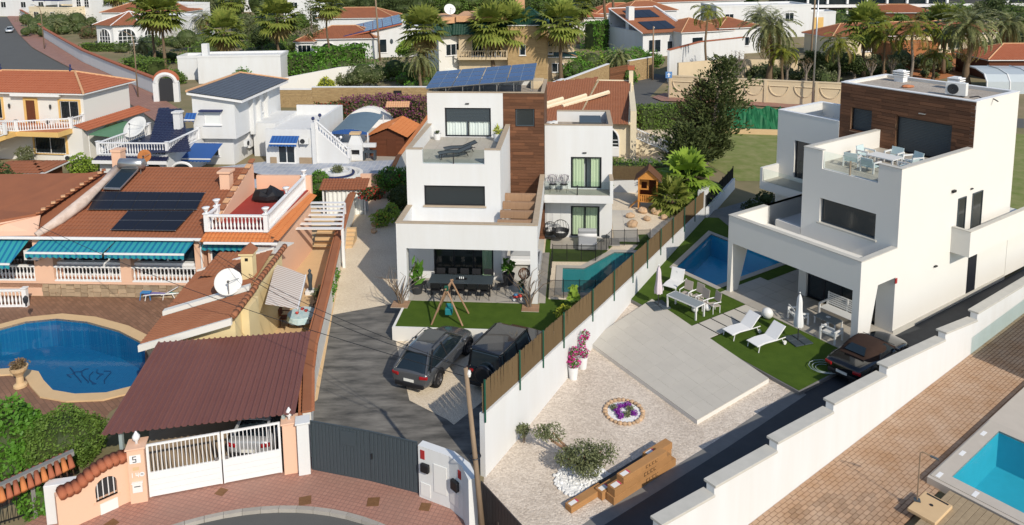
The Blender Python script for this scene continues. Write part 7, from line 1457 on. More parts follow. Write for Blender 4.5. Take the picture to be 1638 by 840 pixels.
car('dark grey metallic SUV with glass roof parked before the white retaining wall',(-3.72,32.75,.012),R_(67),4.85,1.98,suv,(-2.3,-1.55,.35,1.3,1.0,1.66,.89,.63),paint('paint_grey',(.10,.105,.112)),(.39,.27),(-1.42,1.5),sunroof=True)
gw=[(-2.2,.45,1.12,1.16,.88,.9,.88),(-2.1,.4,1.12,1.16,.9,.9,.88),(1.0,.4,1.12,1.16,.9,.9,.88),(2.1,.4,1.08,1.12,.88,.88,.85),(2.2,.45,1.0,1.04,.85,.85,.8)]
car('black boxy off road car with spare wheel beside the grey SUV',(-.35,32.35,.012),R_(63),4.45,1.85,gw,(-2.12,-2.05,.55,.95,1.13,1.92,.88,.8),paint('paint_black',(.008,.008,.01),.2),(.4,.27),(-1.35,1.5),boxy=True,spare=True)
cv_=[(-2.4,.5,.82,.86,.72,.78,.6),(-2.25,.3,.86,.95,.86,.9,.74),(-1.4,.26,.88,.97,.9,.93,.8),(0,.25,.86,.92,.9,.92,.8),(1.0,.25,.84,.92,.9,.92,.74),(1.8,.26,.76,.84,.88,.9,.66),(2.3,.34,.66,.7,.76,.76,.5),(2.42,.42,.58,.6,.62,.6,.4)]
M('soft_top',(.045,.028,.022),.9,.1,var=.3,vs_=6)
car('black convertible with brown soft top parked along the right boundary wall',(16.35,32.45,.03),math.atan2(.606,.795),4.85,1.88,cv_,(-1.5,-.85,.25,.95,.9,1.38,.84,.6),paint('paint_black',(.008,.008,.01),.2),(.36,.25),(-1.4,1.45),soft=MATS['soft_top'],rim='rim_silver')
sd=[(-2.2,.45,.9,.95,.7,.76,.6),(-2.05,.3,.94,1.0,.82,.86,.7),(-1.2,.26,.92,.98,.86,.88,.76),(.8,.26,.88,.95,.86,.88,.72),(1.7,.28,.78,.84,.82,.84,.6),(2.2,.36,.66,.7,.66,.66,.45)]
car('silver saloon car with red tail lamps inside the maroon carport',(-9.95,28.0,.135),R_(88),4.4,1.76,sd,(-1.9,-1.35,.2,1.0,.93,1.45,.78,.58),paint('paint_silver',(.42,.43,.44),.3),(.33,.22),(-1.3,1.35),rim='rim_silver')
car('silver white car driving down the upper left street',G(16,52)+Vector((0,0,.012)),R_(-62),4.4,1.8,sd,(-1.9,-1.35,.2,1.0,.93,1.45,.78,.58),paint('paint_white',(.6,.62,.64),.3),(.33,.22),(-1.3,1.35),rim='rim_silver')
# parked motorbikes glimpsed over the left roof
t=thing('motor_scooter','dark motor scooter parked behind the terracotta roof','scooter',G(20,122),.4)
for x in(-.6,.6):obj('wheel',MB().lathe([(.28,-.06),(.3,0),(.28,.06)],n=14).xf(Matrix.Translation((x,0,.3))@Matrix.Rotation(PI/2,4,'X')),MATS['tyre'],t)
obj('body',MB().tube([(-.8,0,.6),(-.4,0,.75),(.1,0,.45),(.5,0,.6),(.55,0,1.0)],[.12,.2,.15,.12,.08],8),MATS['navy'],t,smooth=True); obj('handlebar',MB().tube([(.5,-.3,1.05),(.55,0,1.0),(.5,.3,1.05)],.025,6),MATS['black'],t); obj('seat',MB().box(-.8,-.1,-.14,.14,.8,.9),MATS['black'],t,bev=.03)
# ------------------------------------------------------------------ furniture of the middle villa
def chair_parts(t,seat,frame,w_=.48,d=.46,sh=.45,bh=.88,arms=False,splay=.06,fr=.016):
    obj('seat',MB().box(-w_/2,w_/2,-d/2,d/2,sh-.03,sh),seat,t,bev=.01); obj('backrest',MB().cbox((0,d/2-.01,(sh+bh)/2+.08),(w_,.03,bh-sh-.1),0,-.15),seat,t,bev=.01)
    for sx in(-1,1):
        for sy in(-1,1):obj('leg',MB().tube([(sx*w_*.42,sy*d*.42,sh-.02),(sx*(w_*.42+splay),sy*(d*.42+splay),0)],fr,6),frame,t)
        if arms:obj('armrest',MB().tube([(sx*w_*.5,-d*.45,sh),(sx*w_*.55,-d*.45,sh+.2),(sx*w_*.55,d*.45,sh+.22)],fr*1.4,6),frame,t)
DT=(3.27,1.15)
t=thing('dining_table','long black dining table under the white portico','table',FC.w(DT[0],DT[1],PC+.012),FC.a); 
for k in range(3):obj('tabletop',MB().box(-1.75+k*1.17,-1.75+k*1.17+1.16,-.55,.55,.72,.75),MATS['anthracite'],t,bev=.006)
for sx in(-1,1):
    for sy in(-1,1):obj('leg',MB().box(sx*1.6-.04,sx*1.6+.04,sy*.45-.04,sy*.45+.04,0,.72),MATS['black'],t)
t2=thing('table_tray','small black tray with candles on the long black dining table','tray',FC.w(DT[0],DT[1],PC+.765),FC.a); obj('tray',MB().box(-.3,.3,-.12,.12,0,.02),MATS['black'],t2)
for k in(-.1,0,.1):obj('candle',MB().lathe([(.03,.02),(.03,.12)],(k,0,0),8),MATS['curtain_white'],t2)
c0_=thing('dining_chair','','chair',FC.w(2.0,.45,PC+.012),FC.a+PI,'dining chairs on the near side of the black table'); chair_parts(c0_,MATS['black'],MATS['black']); ords=['first','second','third','fourth','fifth']
c0_['label']='black dining chair on the near side of the table, first from left'
for k in range(1,5):copy_of(c0_,'black dining chair on the near side of the table, %s from left'%ords[k],FC.w(1.95+k*.67,.45,PC+.012),FC.a+PI)
for k in range(5):copy_of(c0_,'black dining chair on the glass door side of the table, %s from left'%ords[k],FC.w(1.95+k*.67,1.95,PC+.012),FC.a,group='dining chairs on the far side of the black table')
copy_of(c0_,'black dining chair at the left end of the black table',FC.w(1.05,1.2,PC+.012),FC.a+PI/2,group='dining chairs at the table ends'); copy_of(c0_,'black dining chair at the right end of the black table',FC.w(5.45,1.2,PC+.012),FC.a-PI/2,group='dining chairs at the table ends')
t=thing('swing_set','wooden toddler swing frame with teal seat on the front lawn','swing',FC.w(3.1,-2.0,PC+.01),FC.a); ap=[(-.05,-.35,1.85),(.1,.45,1.85)]
for i,(a,b) in enumerate((((-.8,-.6),(.78,-.62)),((-.75,.75),(.9,.7)))):
    for e in(a,b):obj('leg',MB().tube([(e[0],e[1],0),(ap[i][0]+e[0]*-.06,ap[i][1],ap[i][2]+.08)],.045,8),MATS['wood_light'],t)
obj('crossbeam',MB().tube([(-.06,-.5,1.83),(.12,.6,1.83)],.05,8),MATS['wood_light'],t); obj('clamp',MB().box(-.14,.06,-.45,-.28,1.72,1.95),MATS['green_post'],t,bev=.02); M('teal_plastic',(.02,.20,.22),.5,.3); obj('swing_seat',MB().wall('x',-.18,.18,.3,.62,-.16,.16).box(-.18,.18,.1,.16,.62,.8),MATS['teal_plastic'],t,bev=.04)
for s in(-.15,.15):obj('rope',MB().tube([(s,.05,.62),(.03,.1,1.8)],.01,4),MATS['wood_pole'],t)
def pot(label,loc,r,h,mat,plant,pm,n,size,seed,name='potted_plant',flowers=None,asp=.4,group=None,up=.5):
    t=thing(name,label,'potted plant',loc,seed,group); obj('pot',MB().lathe([(r*.72,0),(r,h),(r*1.04,h),(r*.9,h-.03),(r*.9,h-.08),(.01,h-.08)],n=18,cap=False),MATS[mat],t,smooth=False); obj('foliage',cloud([(b[0],b[1],b[2]+h,b[3],b[4],b[5]) for b in plant],n,size,MATS[pm],asp,.3,up,.1,seed),None,t)
    obj('stem',MB().tube([(0,0,h-.1),(.02,.01,h+plant[0][2])],.025,5),MATS['bark_grey'],t)
    if flowers:obj('flowers',cloud([(b[0],b[1],b[2]+h,b[3]*1.05,b[4]*1.05,b[5]*1.05) for b in plant],flowers[1],flowers[2],MATS[flowers[0]],.85,.8,0,.1,seed+9,'flowers'),None,t)
    return t
pot('large dark pot with banana leaves at the left portico pillar',FC.w(.85,.9,PC+.01),.36,.6,'dark_grey',[(0,0,.6,.35,.35,.65)],'leaf_bright',46,.62,3,asp=.32,up=1.2); pot('large dark pot with a leafy plant right of the glass doors',FC.w(5.75,2.3,PC+.01),.36,.6,'dark_grey',[(0,0,.5,.4,.4,.45)],'leaf_bright',50,.5,5,asp=.4,up=.9)
def vine(label,loc,seed,H=2.4):
    t=thing('bare_vine',label,'vine',loc,0,'bare vines on the portico pillars'); rg=random.Random(seed)
    for k in range(13):
        p=Vector((rg.uniform(-.1,.1),rg.uniform(-.05,.05),0)); P=[p.copy()]; d=Vector((rg.uniform(-.35,.35),rg.uniform(-.25,.25),1))
        for j in range(6):d+=Vector((rg.uniform(-.4,.4),rg.uniform(-.4,.4),rg.uniform(-.25,.1)))*(.5+j*.25); p=p+d.normalized()*H/6.5; P.append(p.copy())
        obj('branch',MB().tube(P,[.035,.03,.025,.02,.016,.012,.008],5),MATS['bark_grey'] if k%2 else MATS['bark_palm'],t)
vine('bare twisting vine at the left portico pillar',FC.w(.25,-.45,PC+.04),2); vine('bare twisting vine at the right portico pillar',FC.w(7.1,-.45,PC+.04),5)
M('nest_brown',(.14,.07,.04),.9,.1); t=thing('wicker_nest','round brown wicker ornament by the right portico pillar','ornament',FC.w(6.75,.5,PC)); 
for k in range(14):a=k*.45; obj('hoop',MB().tube([(.3*math.cos(b)*math.cos(a),.3*math.cos(b)*math.sin(a),1.45+.3*math.sin(b)) for b in[2*PI*i/14 for i in range(15)]],.02,4,False),MATS['nest_brown'],t)
obj('stand',MB().tube([(0,0,0),(0,0,1.2)],.03,6),MATS['black'],t)
t=thing('toy_ride','colourful toy ride by the right portico pillar','toy',FC.w(6.4,.35,PC+.015),.3); M('toy_red',(.5,.05,.04),.5,.3); M('toy_blue',(.08,.25,.45),.5,.3)
obj('body',MB().cbox((0,0,.22),(.5,.2,.12)),MATS['toy_red'],t,bev=.04); obj('seat',MB().cbox((-.1,0,.32),(.22,.18,.08)),MATS['toy_blue'],t,bev=.03); obj('handle',MB().tube([(.2,-.12,.45),(.2,0,.42),(.2,.12,.45)],.02,6),MATS['toy_blue'],t)
for x in(-.2,.2):
    for s in(-.1,.1):obj('wheel',MB().lathe([(.08,-.02),(.08,.02)],n=12).xf(Matrix.Translation((x,s,.08))@Matrix.Rotation(PI/2,4,'X')),MATS['appliance_white'],t)
pot('blue glass jar with greenery by the right portico pillar',FC.w(6.6,.85,PC+.015),.2,.55,'teal_plastic',[(0,0,.2,.2,.2,.25)],'leaf_dark',40,.2,8)
M('cushion_grey',(.36,.37,.38),.9,.1,var=.2,vs_=6); M('cushion_white',(.66,.66,.65),.9,.1)
t=thing('corner_sofa','grey covered corner sofa behind the right portico opening','sofa',FC.w(6.5,4.4,PC),FC.a)
for k,(a,b,c,d,z0_,z1_) in enumerate(((-.9,.9,.3,.9,.1,.45),(-.9,.9,.8,1.0,.45,.85),(.5,.9,-1.2,.3,.1,.45),(.85,1.0,-1.2,.8,.45,.85))):obj('cushion',MB().box(a,b,c,d,z0_,z1_),MATS['cushion_grey' if k%2 else 'cushion_white'],t,bev=.06)
# loungers and pots on the upper terrace
def lounger(label,loc,rz,frame,cloth,back=.6,w_=.62,L=1.95,wheels=False,group=None):
    t=thing('sun_lounger',label,'sun lounger',loc,rz,group); z=.33
    bx_,bz=L*.38,0; 
    prof=[(-L/2,z-.02),(-L*.25,z+.03),(L*.1,z)]; V_=[]
    xb=L*.1; xe,ze=xb+L*.42*math.cos(back),z+L*.42*math.sin(back)
    prof+=[(xe,ze)]
    for x,zz_ in prof:V_+=[(x,-w_/2,zz_),(x,w_/2,zz_)]
    mm=MB().add(V_,[(2*i,2*i+2,2*i+3,2*i+1) for i in range(3)]); o=obj('sling',mm,MATS[cloth],t); sm=o.modifiers.new('s','SOLIDIFY'); sm.thickness=.03
    for s in(-1,1):
        obj('side_rail',MB().tube([(x,s*(w_/2+.02),zz_) for x,zz_ in prof[:3]]+[(L*.42,s*(w_/2+.02),z)],.025,6),MATS[frame],t); obj('back_rail',MB().tube([(xb,s*(w_/2+.02),z),(xe,s*(w_/2+.02),ze)],.025,6),MATS[frame],t)
        obj('leg',MB().tube([(-L*.42,s*(w_/2+.02),z),(-L*.46,s*(w_/2+.02),0)],.025,6),MATS[frame],t); obj('leg',MB().tube([(L*.3,s*(w_/2+.02),z),(L*.36,s*(w_/2+.02),.08)],.025,6),MATS[frame],t)
        if wheels:obj('wheel',MB().lathe([(.1,-.03),(.1,.03)],n=14).xf(Matrix.Translation((L*.38,s*(w_/2+.06),.1))@Matrix.Rotation(PI/2,4,'X')),MATS[frame],t)
    obj('prop',MB().tube([(xb+.35,0,z),(xe-.15,0,ze-.15)],.02,5),MATS[frame],t); return t
lounger('charcoal sun lounger on the upper terrace, nearer the glass',FC.w(2.55,4.3,7.44),FC.a+.35,'black','anthracite',.35,group='loungers on the upper terrace'); lounger('charcoal sun lounger on the upper terrace, behind the other',FC.w(2.7,5.35,7.44),FC.a+.35,'black','anthracite',.35,group='loungers on the upper terrace')
pot('white pot with low plant left of the upper terrace window',FC.w(.75,8.4,7.44),.26,.42,'white_paint',[(0,0,.08,.2,.2,.1)],'leaf_dark',60,.14,2,group='white pots on the upper terrace'); pot('white pot with dry aloe right of the upper terrace window',FC.w(4.6,8.2,7.44),.28,.5,'white_paint',[(0,0,.22,.24,.24,.28)],'leaf_yellow',60,.4,4,asp=.15,group='white pots on the upper terrace')
# rattan chairs on the annex balcony
def rattan(label,loc,rz):
    t=thing('rattan_chair',label,'chair',loc,rz,'round chairs on the annex balcony'); M('rattan_w',(.30,.26,.30),.6,.3)
    for k in range(9):
        a=-1.3+k*.325; obj('shell_rib',MB().tube([(.3*math.sin(a)*f,.26*math.cos(a)*f+.02,.45+.5*(f**2.2)) for f in(0,.35,.65,.9,1.08)],.014,5),MATS['rattan_w'] if k%2 else MATS['black'],t)
    obj('shell_rim',MB().tube([(.32*math.sin(a),.28*math.cos(a)+.02,.62+.4*max(0,math.cos(a))) for a in[2*PI*i/20 for i in range(21)]],.02,5,False),MATS['rattan_w'],t); obj('seat',MB().lathe([(.05,.4),(.27,.46),(.24,.49),(.02,.46)],n=14),MATS['black'],t)
    for s in((-.2,-.2),(.2,-.2),(-.2,.2),(.2,.2)):obj('leg',MB().tube([(s[0]*.8,s[1]*.8,.44),(s[0]*1.15,s[1]*1.15,0)],.013,5),MATS['black'],t)
rattan('round rattan chair on the annex balcony, left of the pair',FC.w(8.05,9.0,3.98),FC.a+.2); rattan('round rattan chair on the annex balcony, right of the pair',FC.w(8.75,9.0,3.98),FC.a-.2)
def egg(label,loc,r,chain):
    t=thing('hanging_chair',label,'chair',loc)
    for k in range(16):
        a=2*PI*k/16; obj('wicker_rib',MB().tube([(r*math.sin(b)*math.cos(a),r*math.sin(b)*math.sin(a),r*1.1+.25-r*1.1*math.cos(b)) for b in[PI*i/12*(.62 if math.sin(a)<-.2 else 1) for i in range(13)]],.012,4),MATS['black'],t)
    obj('basket',MB().lathe([(r*math.sin(b),r*1.1+.25-r*1.1*math.cos(b)) for b in[.05+PI*.45*i/6 for i in range(7)]],n=18,cap=False),MATS['dark_grey'],t,smooth=True); obj('chain',MB().tube([(0,0,r*2.2+.25),(0,0,chain)],.012,4),MATS['steel'],t); obj('seat_cushion',MB().ball((0,0,.5),(r*.7,r*.7,.14),12,6),MATS['cushion_white'],t,smooth=True)
egg('black wicker egg chair hanging under the annex balcony',FC.w(8.55,8.75,PC),.55,2.75); egg('smaller black wicker hanging chair beside the wood tower',FC.w(7.85,9.2,PC),.42,2.75)
t=thing('daybed','grey cushioned daybed in front of the annex glass door','daybed',FC.w(10.25,8.3,PC+.015),FC.a)
obj('base',MB().box(-.6,.6,-1.1,.6,.1,.3),MATS['cushion_grey'],t,bev=.05); obj('cushion',MB().box(-.58,.58,-1.08,.2,.3,.46),MATS['cushion_grey'],t,bev=.06); obj('backrest',MB().cbox((0,.55,.62),(1.2,.3,.5),0,.25),MATS['cushion_grey'],t,bev=.08); obj('bolster',MB().tube([(-.6,.2,.55),(.6,.2,.55)],.12,12),MATS['cushion_white'],t,smooth=True)
t=thing('side_table','small dark round side table next to the grey daybed','table',FC.w(11.4,8.6,PC+.015)); obj('top',MB().lathe([(.28,.44),(.28,.47)],n=18),MATS['anthracite'],t)
for k in range(3):obj('leg',MB().tube([(.2*math.cos(k*2.1),.2*math.sin(k*2.1),.44),(.26*math.cos(k*2.1),.26*math.sin(k*2.1),0)],.014,5),MATS['black'],t)
# safety net fence round the teal pool
m=bpy.data.materials.new('net_mesh'); m.use_nodes=True; nt=m.node_tree; b_=nt.nodes['Principled BSDF']; b_.inputs['Base Color'].default_value=(.012,.014,.014,1); b_.inputs['Roughness'].default_value=.9; tr_=nt.nodes.new('ShaderNodeBsdfTransparent'); mx_=nt.nodes.new('ShaderNodeMixShader'); mx_.inputs[0].default_value=.42; nt.links.new(tr_.outputs[0],mx_.inputs[1]); nt.links.new(b_.outputs[0],mx_.inputs[2]); nt.links.new(mx_.outputs[0],nt.nodes['Material Output'].inputs[0])
t=thing('safety_fence','black mesh safety fence round the teal pool','fence',FC.w(8.0,.75,PC),FC.a); fp=[(0,0),(2.9,.1),(0,0),(.12,4.9),(2.7,5.05),(3.76,7.55),(4.65,7.9),(6.0,7.9)]
pts=[((0,0),(3.4,.1)),((0,0),(.12,4.9)),((.12,4.9),(2.7,5.05)),((2.7,5.05),(3.76,7.55)),((3.76,7.55),(6.2,7.8))]
for a,b in pts:
    a,b=Vector(a),Vector(b); n=max(1,round((b-a).length/.95)); obj('mesh_panel',MB().add([(a.x,a.y,.03),(b.x,b.y,.03),(b.x,b.y,1.0),(a.x,a.y,1.0)],[(0,1,2,3)]),m,t); obj('hem',MB().tube([(a.x,a.y,1.0),(b.x,b.y,1.0)],.014,4),MATS['black'],t)
    for k in range(n+1):p=a.lerp(b,k/n); obj('post',MB().tube([(p.x,p.y,0),(p.x,p.y,1.08)],.02,6),MATS['black'],t)
# playhouse
t=thing('playhouse','orange wooden playhouse on stilts in the back garden','playhouse',FC.w(14.75,15.6,PC),FC.a-.15)
for sx in(-.65,.65):
    for sy in(-.6,.6):obj('post',MB().box(sx-.05,sx+.05,sy-.05,sy+.05,0,2.3),MATS['wood_play'],t)
obj('floor',MB().box(-.7,.7,-.65,.65,.62,.68),MATS['wood_play'],t); obj('front_wall',MB().wall('x',-.68,.68,1.35,2.3,-.02,.03,[(-.5,-.1,1.45,1.95),(.05,.55,1.3,2.1)]),MATS['wood_play'],t); obj('back_wall',MB().box(-.68,.68,.6,.65,.68,2.3),MATS['wood_shed'],t); obj('side_wall',MB().wall('y',0,.62,.68,2.3,-.69,-.64).wall('y',0,.62,.68,2.3,.64,.69),MATS['wood_play'],t)
for k in range(9):obj('rail_slat',MB().box(-.62+k*.15,-.54+k*.15,-.66,-.63,.7,1.15),MATS['wood_play'],t)
obj('rail',MB().box(-.68,.68,-.67,-.62,1.15,1.2),MATS['wood_play'],t); obj('gable',MB().extr([(-.75,-.6,2.3),(.75,-.6,2.3),(0,-.6,2.95)],(0,.05,0)),MATS['wood_play'],t)
for s in(-1,1):obj('roof_panel',MB().extr([(0,-.8,3.05),(s*.95,-.8,2.2),(s*.95,.8,2.2),(0,.8,3.05)],(0,0,.05)),MATS['nest_brown'],t)
obj('slide',MB().extr([(-.7,-.4,.6),(-.7,.1,.6),(-1.3,.1,.05),(-1.3,-.4,.05)],(0,0,.05)),MATS['wood_play'],t)
rg=random.Random(33)
for k,(x,y,s,l) in enumerate(((1008,348,.35,'tan boulder near the pool end of the gravel'),(1012,362,.45,'larger tan boulder nearest the grey path'),(1028,340,.4,'tan boulder in front of the playhouse'),(1052,342,.45,'tan boulder right of the playhouse'),(1062,350,.3,'small tan boulder beside the reed fence'),(1035,352,.3,'small tan boulder between the path and the playhouse'))):
    mm=MB().ball((0,0,s*.4),(s,s*.8,s*.6),9,6); mm.v=[(a*rg.uniform(.85,1.15),b*rg.uniform(.85,1.15),c*rg.uniform(.85,1.12)) for a,b,c in mm.v]; o=obj('boulder',mm,MATS['rock'],loc=G(x,y,PC),rz=k); tag(o,l,'rock','boulders in the back garden')
rg=random.Random(35)
for k,(x,y) in enumerate(((600,362),(618,352),(598,372),(645,320),(635,345))):
    s=.3+.1*(k%2); mm=MB().ball((0,0,s*.4),(s,s*.8,s*.6),8,5); mm.v=[(a*rg.uniform(.85,1.15),b*rg.uniform(.85,1.15),c*rg.uniform(.85,1.12)) for a,b,c in mm.v]; o=obj('boulder',mm,MATS['rock'],loc=G(x,y),rz=k); tag(o,('tan stone at the foot of the flowering shrub, left one','tan stone behind the flowering shrub','tan stone nearest the driveway below the shrub','tan stone by the villa flank, farthest back','tan stone by the villa flank near the shrub')[k],'rock','stones along the side gravel')
# ------------------------------------------------------------------ furniture of the right villa
def parasol(label,loc,mat,h=2.35,base=True):
    t=thing('parasol',label,'parasol',loc,.3); obj('pole',MB().tube([(0,0,0),(0,0,h)],.025,8),MATS['dark_grey'],t)
    V_,n,rows=[],20,9
    for j in range(rows):
        f=j/(rows-1); z=.75+(h-.8)*f; r=.17*(1-f)**.5*(1+.12*math.sin(f*9))+.03
        for i in range(n):a=2*PI*i/n; rr=r*(1+.28*math.cos(a*8+f*.6)); V_.append((rr*math.cos(a),rr*math.sin(a),z))
    obj('folded_canopy',MB().add(V_,[(j*n+i,j*n+(i+1)%n,(j+1)*n+(i+1)%n,(j+1)*n+i) for j in range(rows-1) for i in range(n)]),mat,t,smooth=True); obj('finial',MB().ball((0,0,h+.02),.04,8,6),MATS['appliance_white'],t)
    for a,b in((-1,-1),(-1,1),(1,-1),(1,1)):obj('base_slab',MB().box(min(a*.02,a*.5),max(a*.02,a*.5),min(b*.02,b*.5),max(b*.02,b*.5),0,.06),MATS['anthracite'],t,bev=.02)
M('canvas_white',(.72,.72,.71),.9,.1); M('canvas_pink',(.62,.55,.58),.9,.1)
LZ=PR+.008
parasol('closed white parasol beside the white loungers',FR.w(5.75,-1.45,LZ),MATS['canvas_white'],2.45); parasol('closed pinkish parasol beside the slim table',FR.w(-.75,-4.45,LZ),MATS['canvas_pink'],2.3)
lounger('white sun lounger on the lawn, nearer the stepping slabs',FR.w(3.75,-3.1,LZ),FR.a+R_(84),'appliance_white','canvas_white',.75,.66,2.0,True,'white loungers on the lawn'); lounger('white sun lounger on the lawn, nearer the closed parasol',FR.w(5.15,-3.0,LZ),FR.a+R_(84),'appliance_white','canvas_white',.75,.66,2.0,True,'white loungers on the lawn')
t=thing('garden_table','slim white framed glass table on the lawn','table',FR.w(.55,-3.75,LZ),FR.a+R_(6)); M('table_glass',(.25,.27,.26),.15,.5); obj('top',MB().box(-.95,.95,-.36,.36,.7,.73),MATS['table_glass'],t); obj('frame',MB().box(-.97,.97,-.38,-.36,.68,.74).box(-.97,.97,.36,.38,.68,.74).box(-.97,-.95,-.36,.36,.68,.74).box(.95,.97,-.36,.36,.68,.74),MATS['appliance_white'],t)
for sx in(-1,1):
    for sy in(-1,1):obj('leg',MB().box(sx*.92-.035,sx*.92+.035,sy*.34-.035,sy*.34+.035,0,.7),MATS['appliance_white'],t)
M('sling_taupe',(.42,.37,.32),.9,.1)
ch=thing('garden_chair','taupe sling armchair behind the slim table, first from the parasol','chair',FR.w(-.35,-2.75,LZ),FR.a+R_(10),'taupe sling chairs on the lawn'); chair_parts(ch,MATS['sling_taupe'],MATS['appliance_white'],.52,.5,.42,1.05,True,.0,.02)
for k,l in((1,'second from the parasol'),(2,'third from the parasol'),(3,'farthest from the parasol')):copy_of(ch,'taupe sling armchair behind the slim table, '+l,FR.w(-.35+k*.58,-2.75+.25*(k%2),LZ),FR.a+R_(10-8*k))
lounger('grey lounger with raised back at the pool corner',FR.w(-1.9,-2.0,LZ),FR.a+R_(110),'appliance_white','canvas_white',1.2,.7,1.7)
for k,(u,v,r,l) in enumerate(((3.45,-.8,.29,'large white globe lamp between the two loungers'),(1.1,-2.7,.19,'white globe lamp on the lawn beside the slim table'),(.55,-3.0,.18,'white globe lamp under the slim table, upper one'),(.85,-3.35,.18,'white globe lamp under the slim table, lower one'),(-4.2,8.3,.22,'white globe lamp on the grass behind the blue pool'))):
    t=thing('globe_lamp',l,'lamp',FR.w(u,v,LZ),0,'white globe lamps'); obj('globe',MB().ball((0,0,r),r,18,12),MATS['appliance_white'],t,smooth=True); obj('foot',MB().lathe([(r*.5,-.0),(r*.5,.03)],n=12),MATS['dark_grey'],t)
def white_bench(name,label,loc,rz,W_,cat):
    t=thing(name,label,cat,loc,rz); wm_=MATS['appliance_white']
    for sx in(-1,1):obj('side_frame',MB().wall('y',-.38,.38,0,.62,sx*W_/2-.04,sx*W_/2+.04,[(-.31,.31,-.1,.55)]),wm_,t)
    for k in range(6):obj('seat_slat',MB().box(-W_/2,W_/2,-.34+k*.115,-.26+k*.115,.34,.37),wm_,t)
    n=6 if W_>1 else 2
    for k in range(n):z=.42+k*(.62/n); obj('back_slat',MB().box(-W_/2+.04,W_/2-.04,.32+.02*k,.35+.02*k,z,z+.07),wm_,t)
    if W_>1:obj('back_post',MB().box(-.04,.04,.36,.4,.34,1.02).box(-W_/2,-W_/2+.06,.36,.42,.34,1.04).box(W_/2-.06,W_/2,.36,.42,.34,1.04),wm_,t)
    return t
TZ=PR+.02
white_bench('slatted_sofa','white slatted metal sofa against the portico glass doors',FR.w(5.75,2.2,TZ),FR.a+R_(0),2.2,'sofa'); white_bench('slatted_armchair','white slatted armchair behind the closed white parasol',FR.w(4.55,.2,TZ),FR.a+R_(150),.75,'armchair'); white_bench('slatted_armchair','white slatted armchair nearest the right pillar',FR.w(6.6,-.05,TZ),FR.a+R_(185),.75,'armchair')
t=thing('coffee_table','grey topped white coffee table between the slatted seats','table',FR.w(5.7,1.05,TZ),FR.a); obj('top',MB().box(-.6,.6,-.33,.33,.38,.42),MATS['table_glass'],t)
for sx in(-1,1):
    for sy in(-1,1):obj('leg',MB().box(sx*.56-.03,sx*.56+.03,sy*.29-.03,sy*.29+.03,0,.38),MATS['appliance_white'],t)
obj('bowl',MB().lathe([(.04,.42),(.12,.47),(.1,.47),(.02,.43)],n=12),MATS['appliance_white'],t)
# upper terrace set
UZ=7.54
t=thing('terrace_table','white square table on the right villa roof terrace','table',FR.w(5.2,6.2,UZ),FR.a); obj('top',MB().box(-.75,.75,-.5,.5,.55,.6),MATS['appliance_white'],t)
for sx in(-1,1):
    for sy in(-1,1):obj('leg',MB().box(sx*.68-.04,sx*.68+.04,sy*.43-.04,sy*.43+.04,0,.55),MATS['appliance_white'],t)
for k,(u,v,a,l) in enumerate(((4.1,5.0,200,'white terrace armchair nearest the glass, left one'),(5.3,4.75,180,'white terrace armchair nearest the glass, right one'),(3.9,6.6,90,'white terrace armchair on the left of the square table'),(5.0,7.5,0,'white terrace armchair behind the square table, left one'),(6.1,7.4,-20,'white terrace armchair behind the square table, right one'),(6.5,6.2,-90,'white terrace armchair at the right parapet'))):
    tt=thing('terrace_armchair',l,'armchair',FR.w(u,v,UZ),FR.a+R_(a),'armchairs on the right villa roof terrace')
    for sx in(-1,1):obj('side_frame',MB().wall('y',-.35,.35,0,.6,sx*.36-.035,sx*.36+.035,[(-.28,.28,-.1,.53)]),MATS['appliance_white'],tt)
    M('sling_pale',(.5,.6,.6),.9,.1); obj('seat',MB().box(-.33,.33,-.33,.33,.3,.34),MATS['sling_pale'],tt); obj('backrest',MB().cbox((0,.34,.58),(.66,.04,.42),0,-.2),MATS['sling_pale'],tt)
tt=thing('terrace_armchair','white armchair on the left wing balcony','armchair',FR.w(-.75,9.1,4.08),FR.a+R_(90)); chair_parts(tt,MATS['appliance_white'],MATS['appliance_white'],.6,.6,.4,.85,True,0,.03)
lounger('white lounger on the grass behind the blue pool',FR.w(-5.2,8.8,LZ),FR.a+1.0,'appliance_white','canvas_white',.3)
o=obj('garden_hose',MB().tube([((.35+.012*a)*math.cos(a*.5),(.3+.01*a)*math.sin(a*.5),.02+.003*a) for a in range(40)],.016,5),MATS['frame_grey'],loc=FR.w(8.0,-2.6,PR+.01)); tag(o,'looped grey garden hose on the lawn beside the convertible','hose')
# ------------------------------------------------------------------ gravel garden: boxes, olive, flower ring, pots
rb_=math.atan2(.62,.79)
M('tape_print',(.55,.06,.12),.6,.2); M('ink_brown',(.06,.035,.02),.8,.1)
def carton(label,px,py,z,L,W_,h,rz=rb_,label_end=True,print_=False):
    t=thing('cardboard_box',label,'box',G(px,py,z) if not isinstance(px,Vector) else px,rz,'long cardboard boxes on the gravel'); obj('carton',MB().box(0,L,0,W_,0,h),MATS['cardboard'],t,bev=.008)
    if label_end:obj('paper_label',MB().box(.06,.36,.08,W_-.08,h,h+.004),MATS['paper'],t); obj('label_band',MB().box(.36,.43,.08,W_-.08,h,h+.005),MATS['tape_print'],t)
    if print_:
        for k in range(4):
            x=L*.5+k*.17; obj('printed_mark',MB().box(x,x+.12,-.004,0,h*.25,h*.32).box(x,x+.03,-.004,0,h*.32,h*.75).box(x+(.09 if k%2 else 0),x+.12,-.005,0,h*.68,h*.75),MATS['ink_brown'],t)
    return t
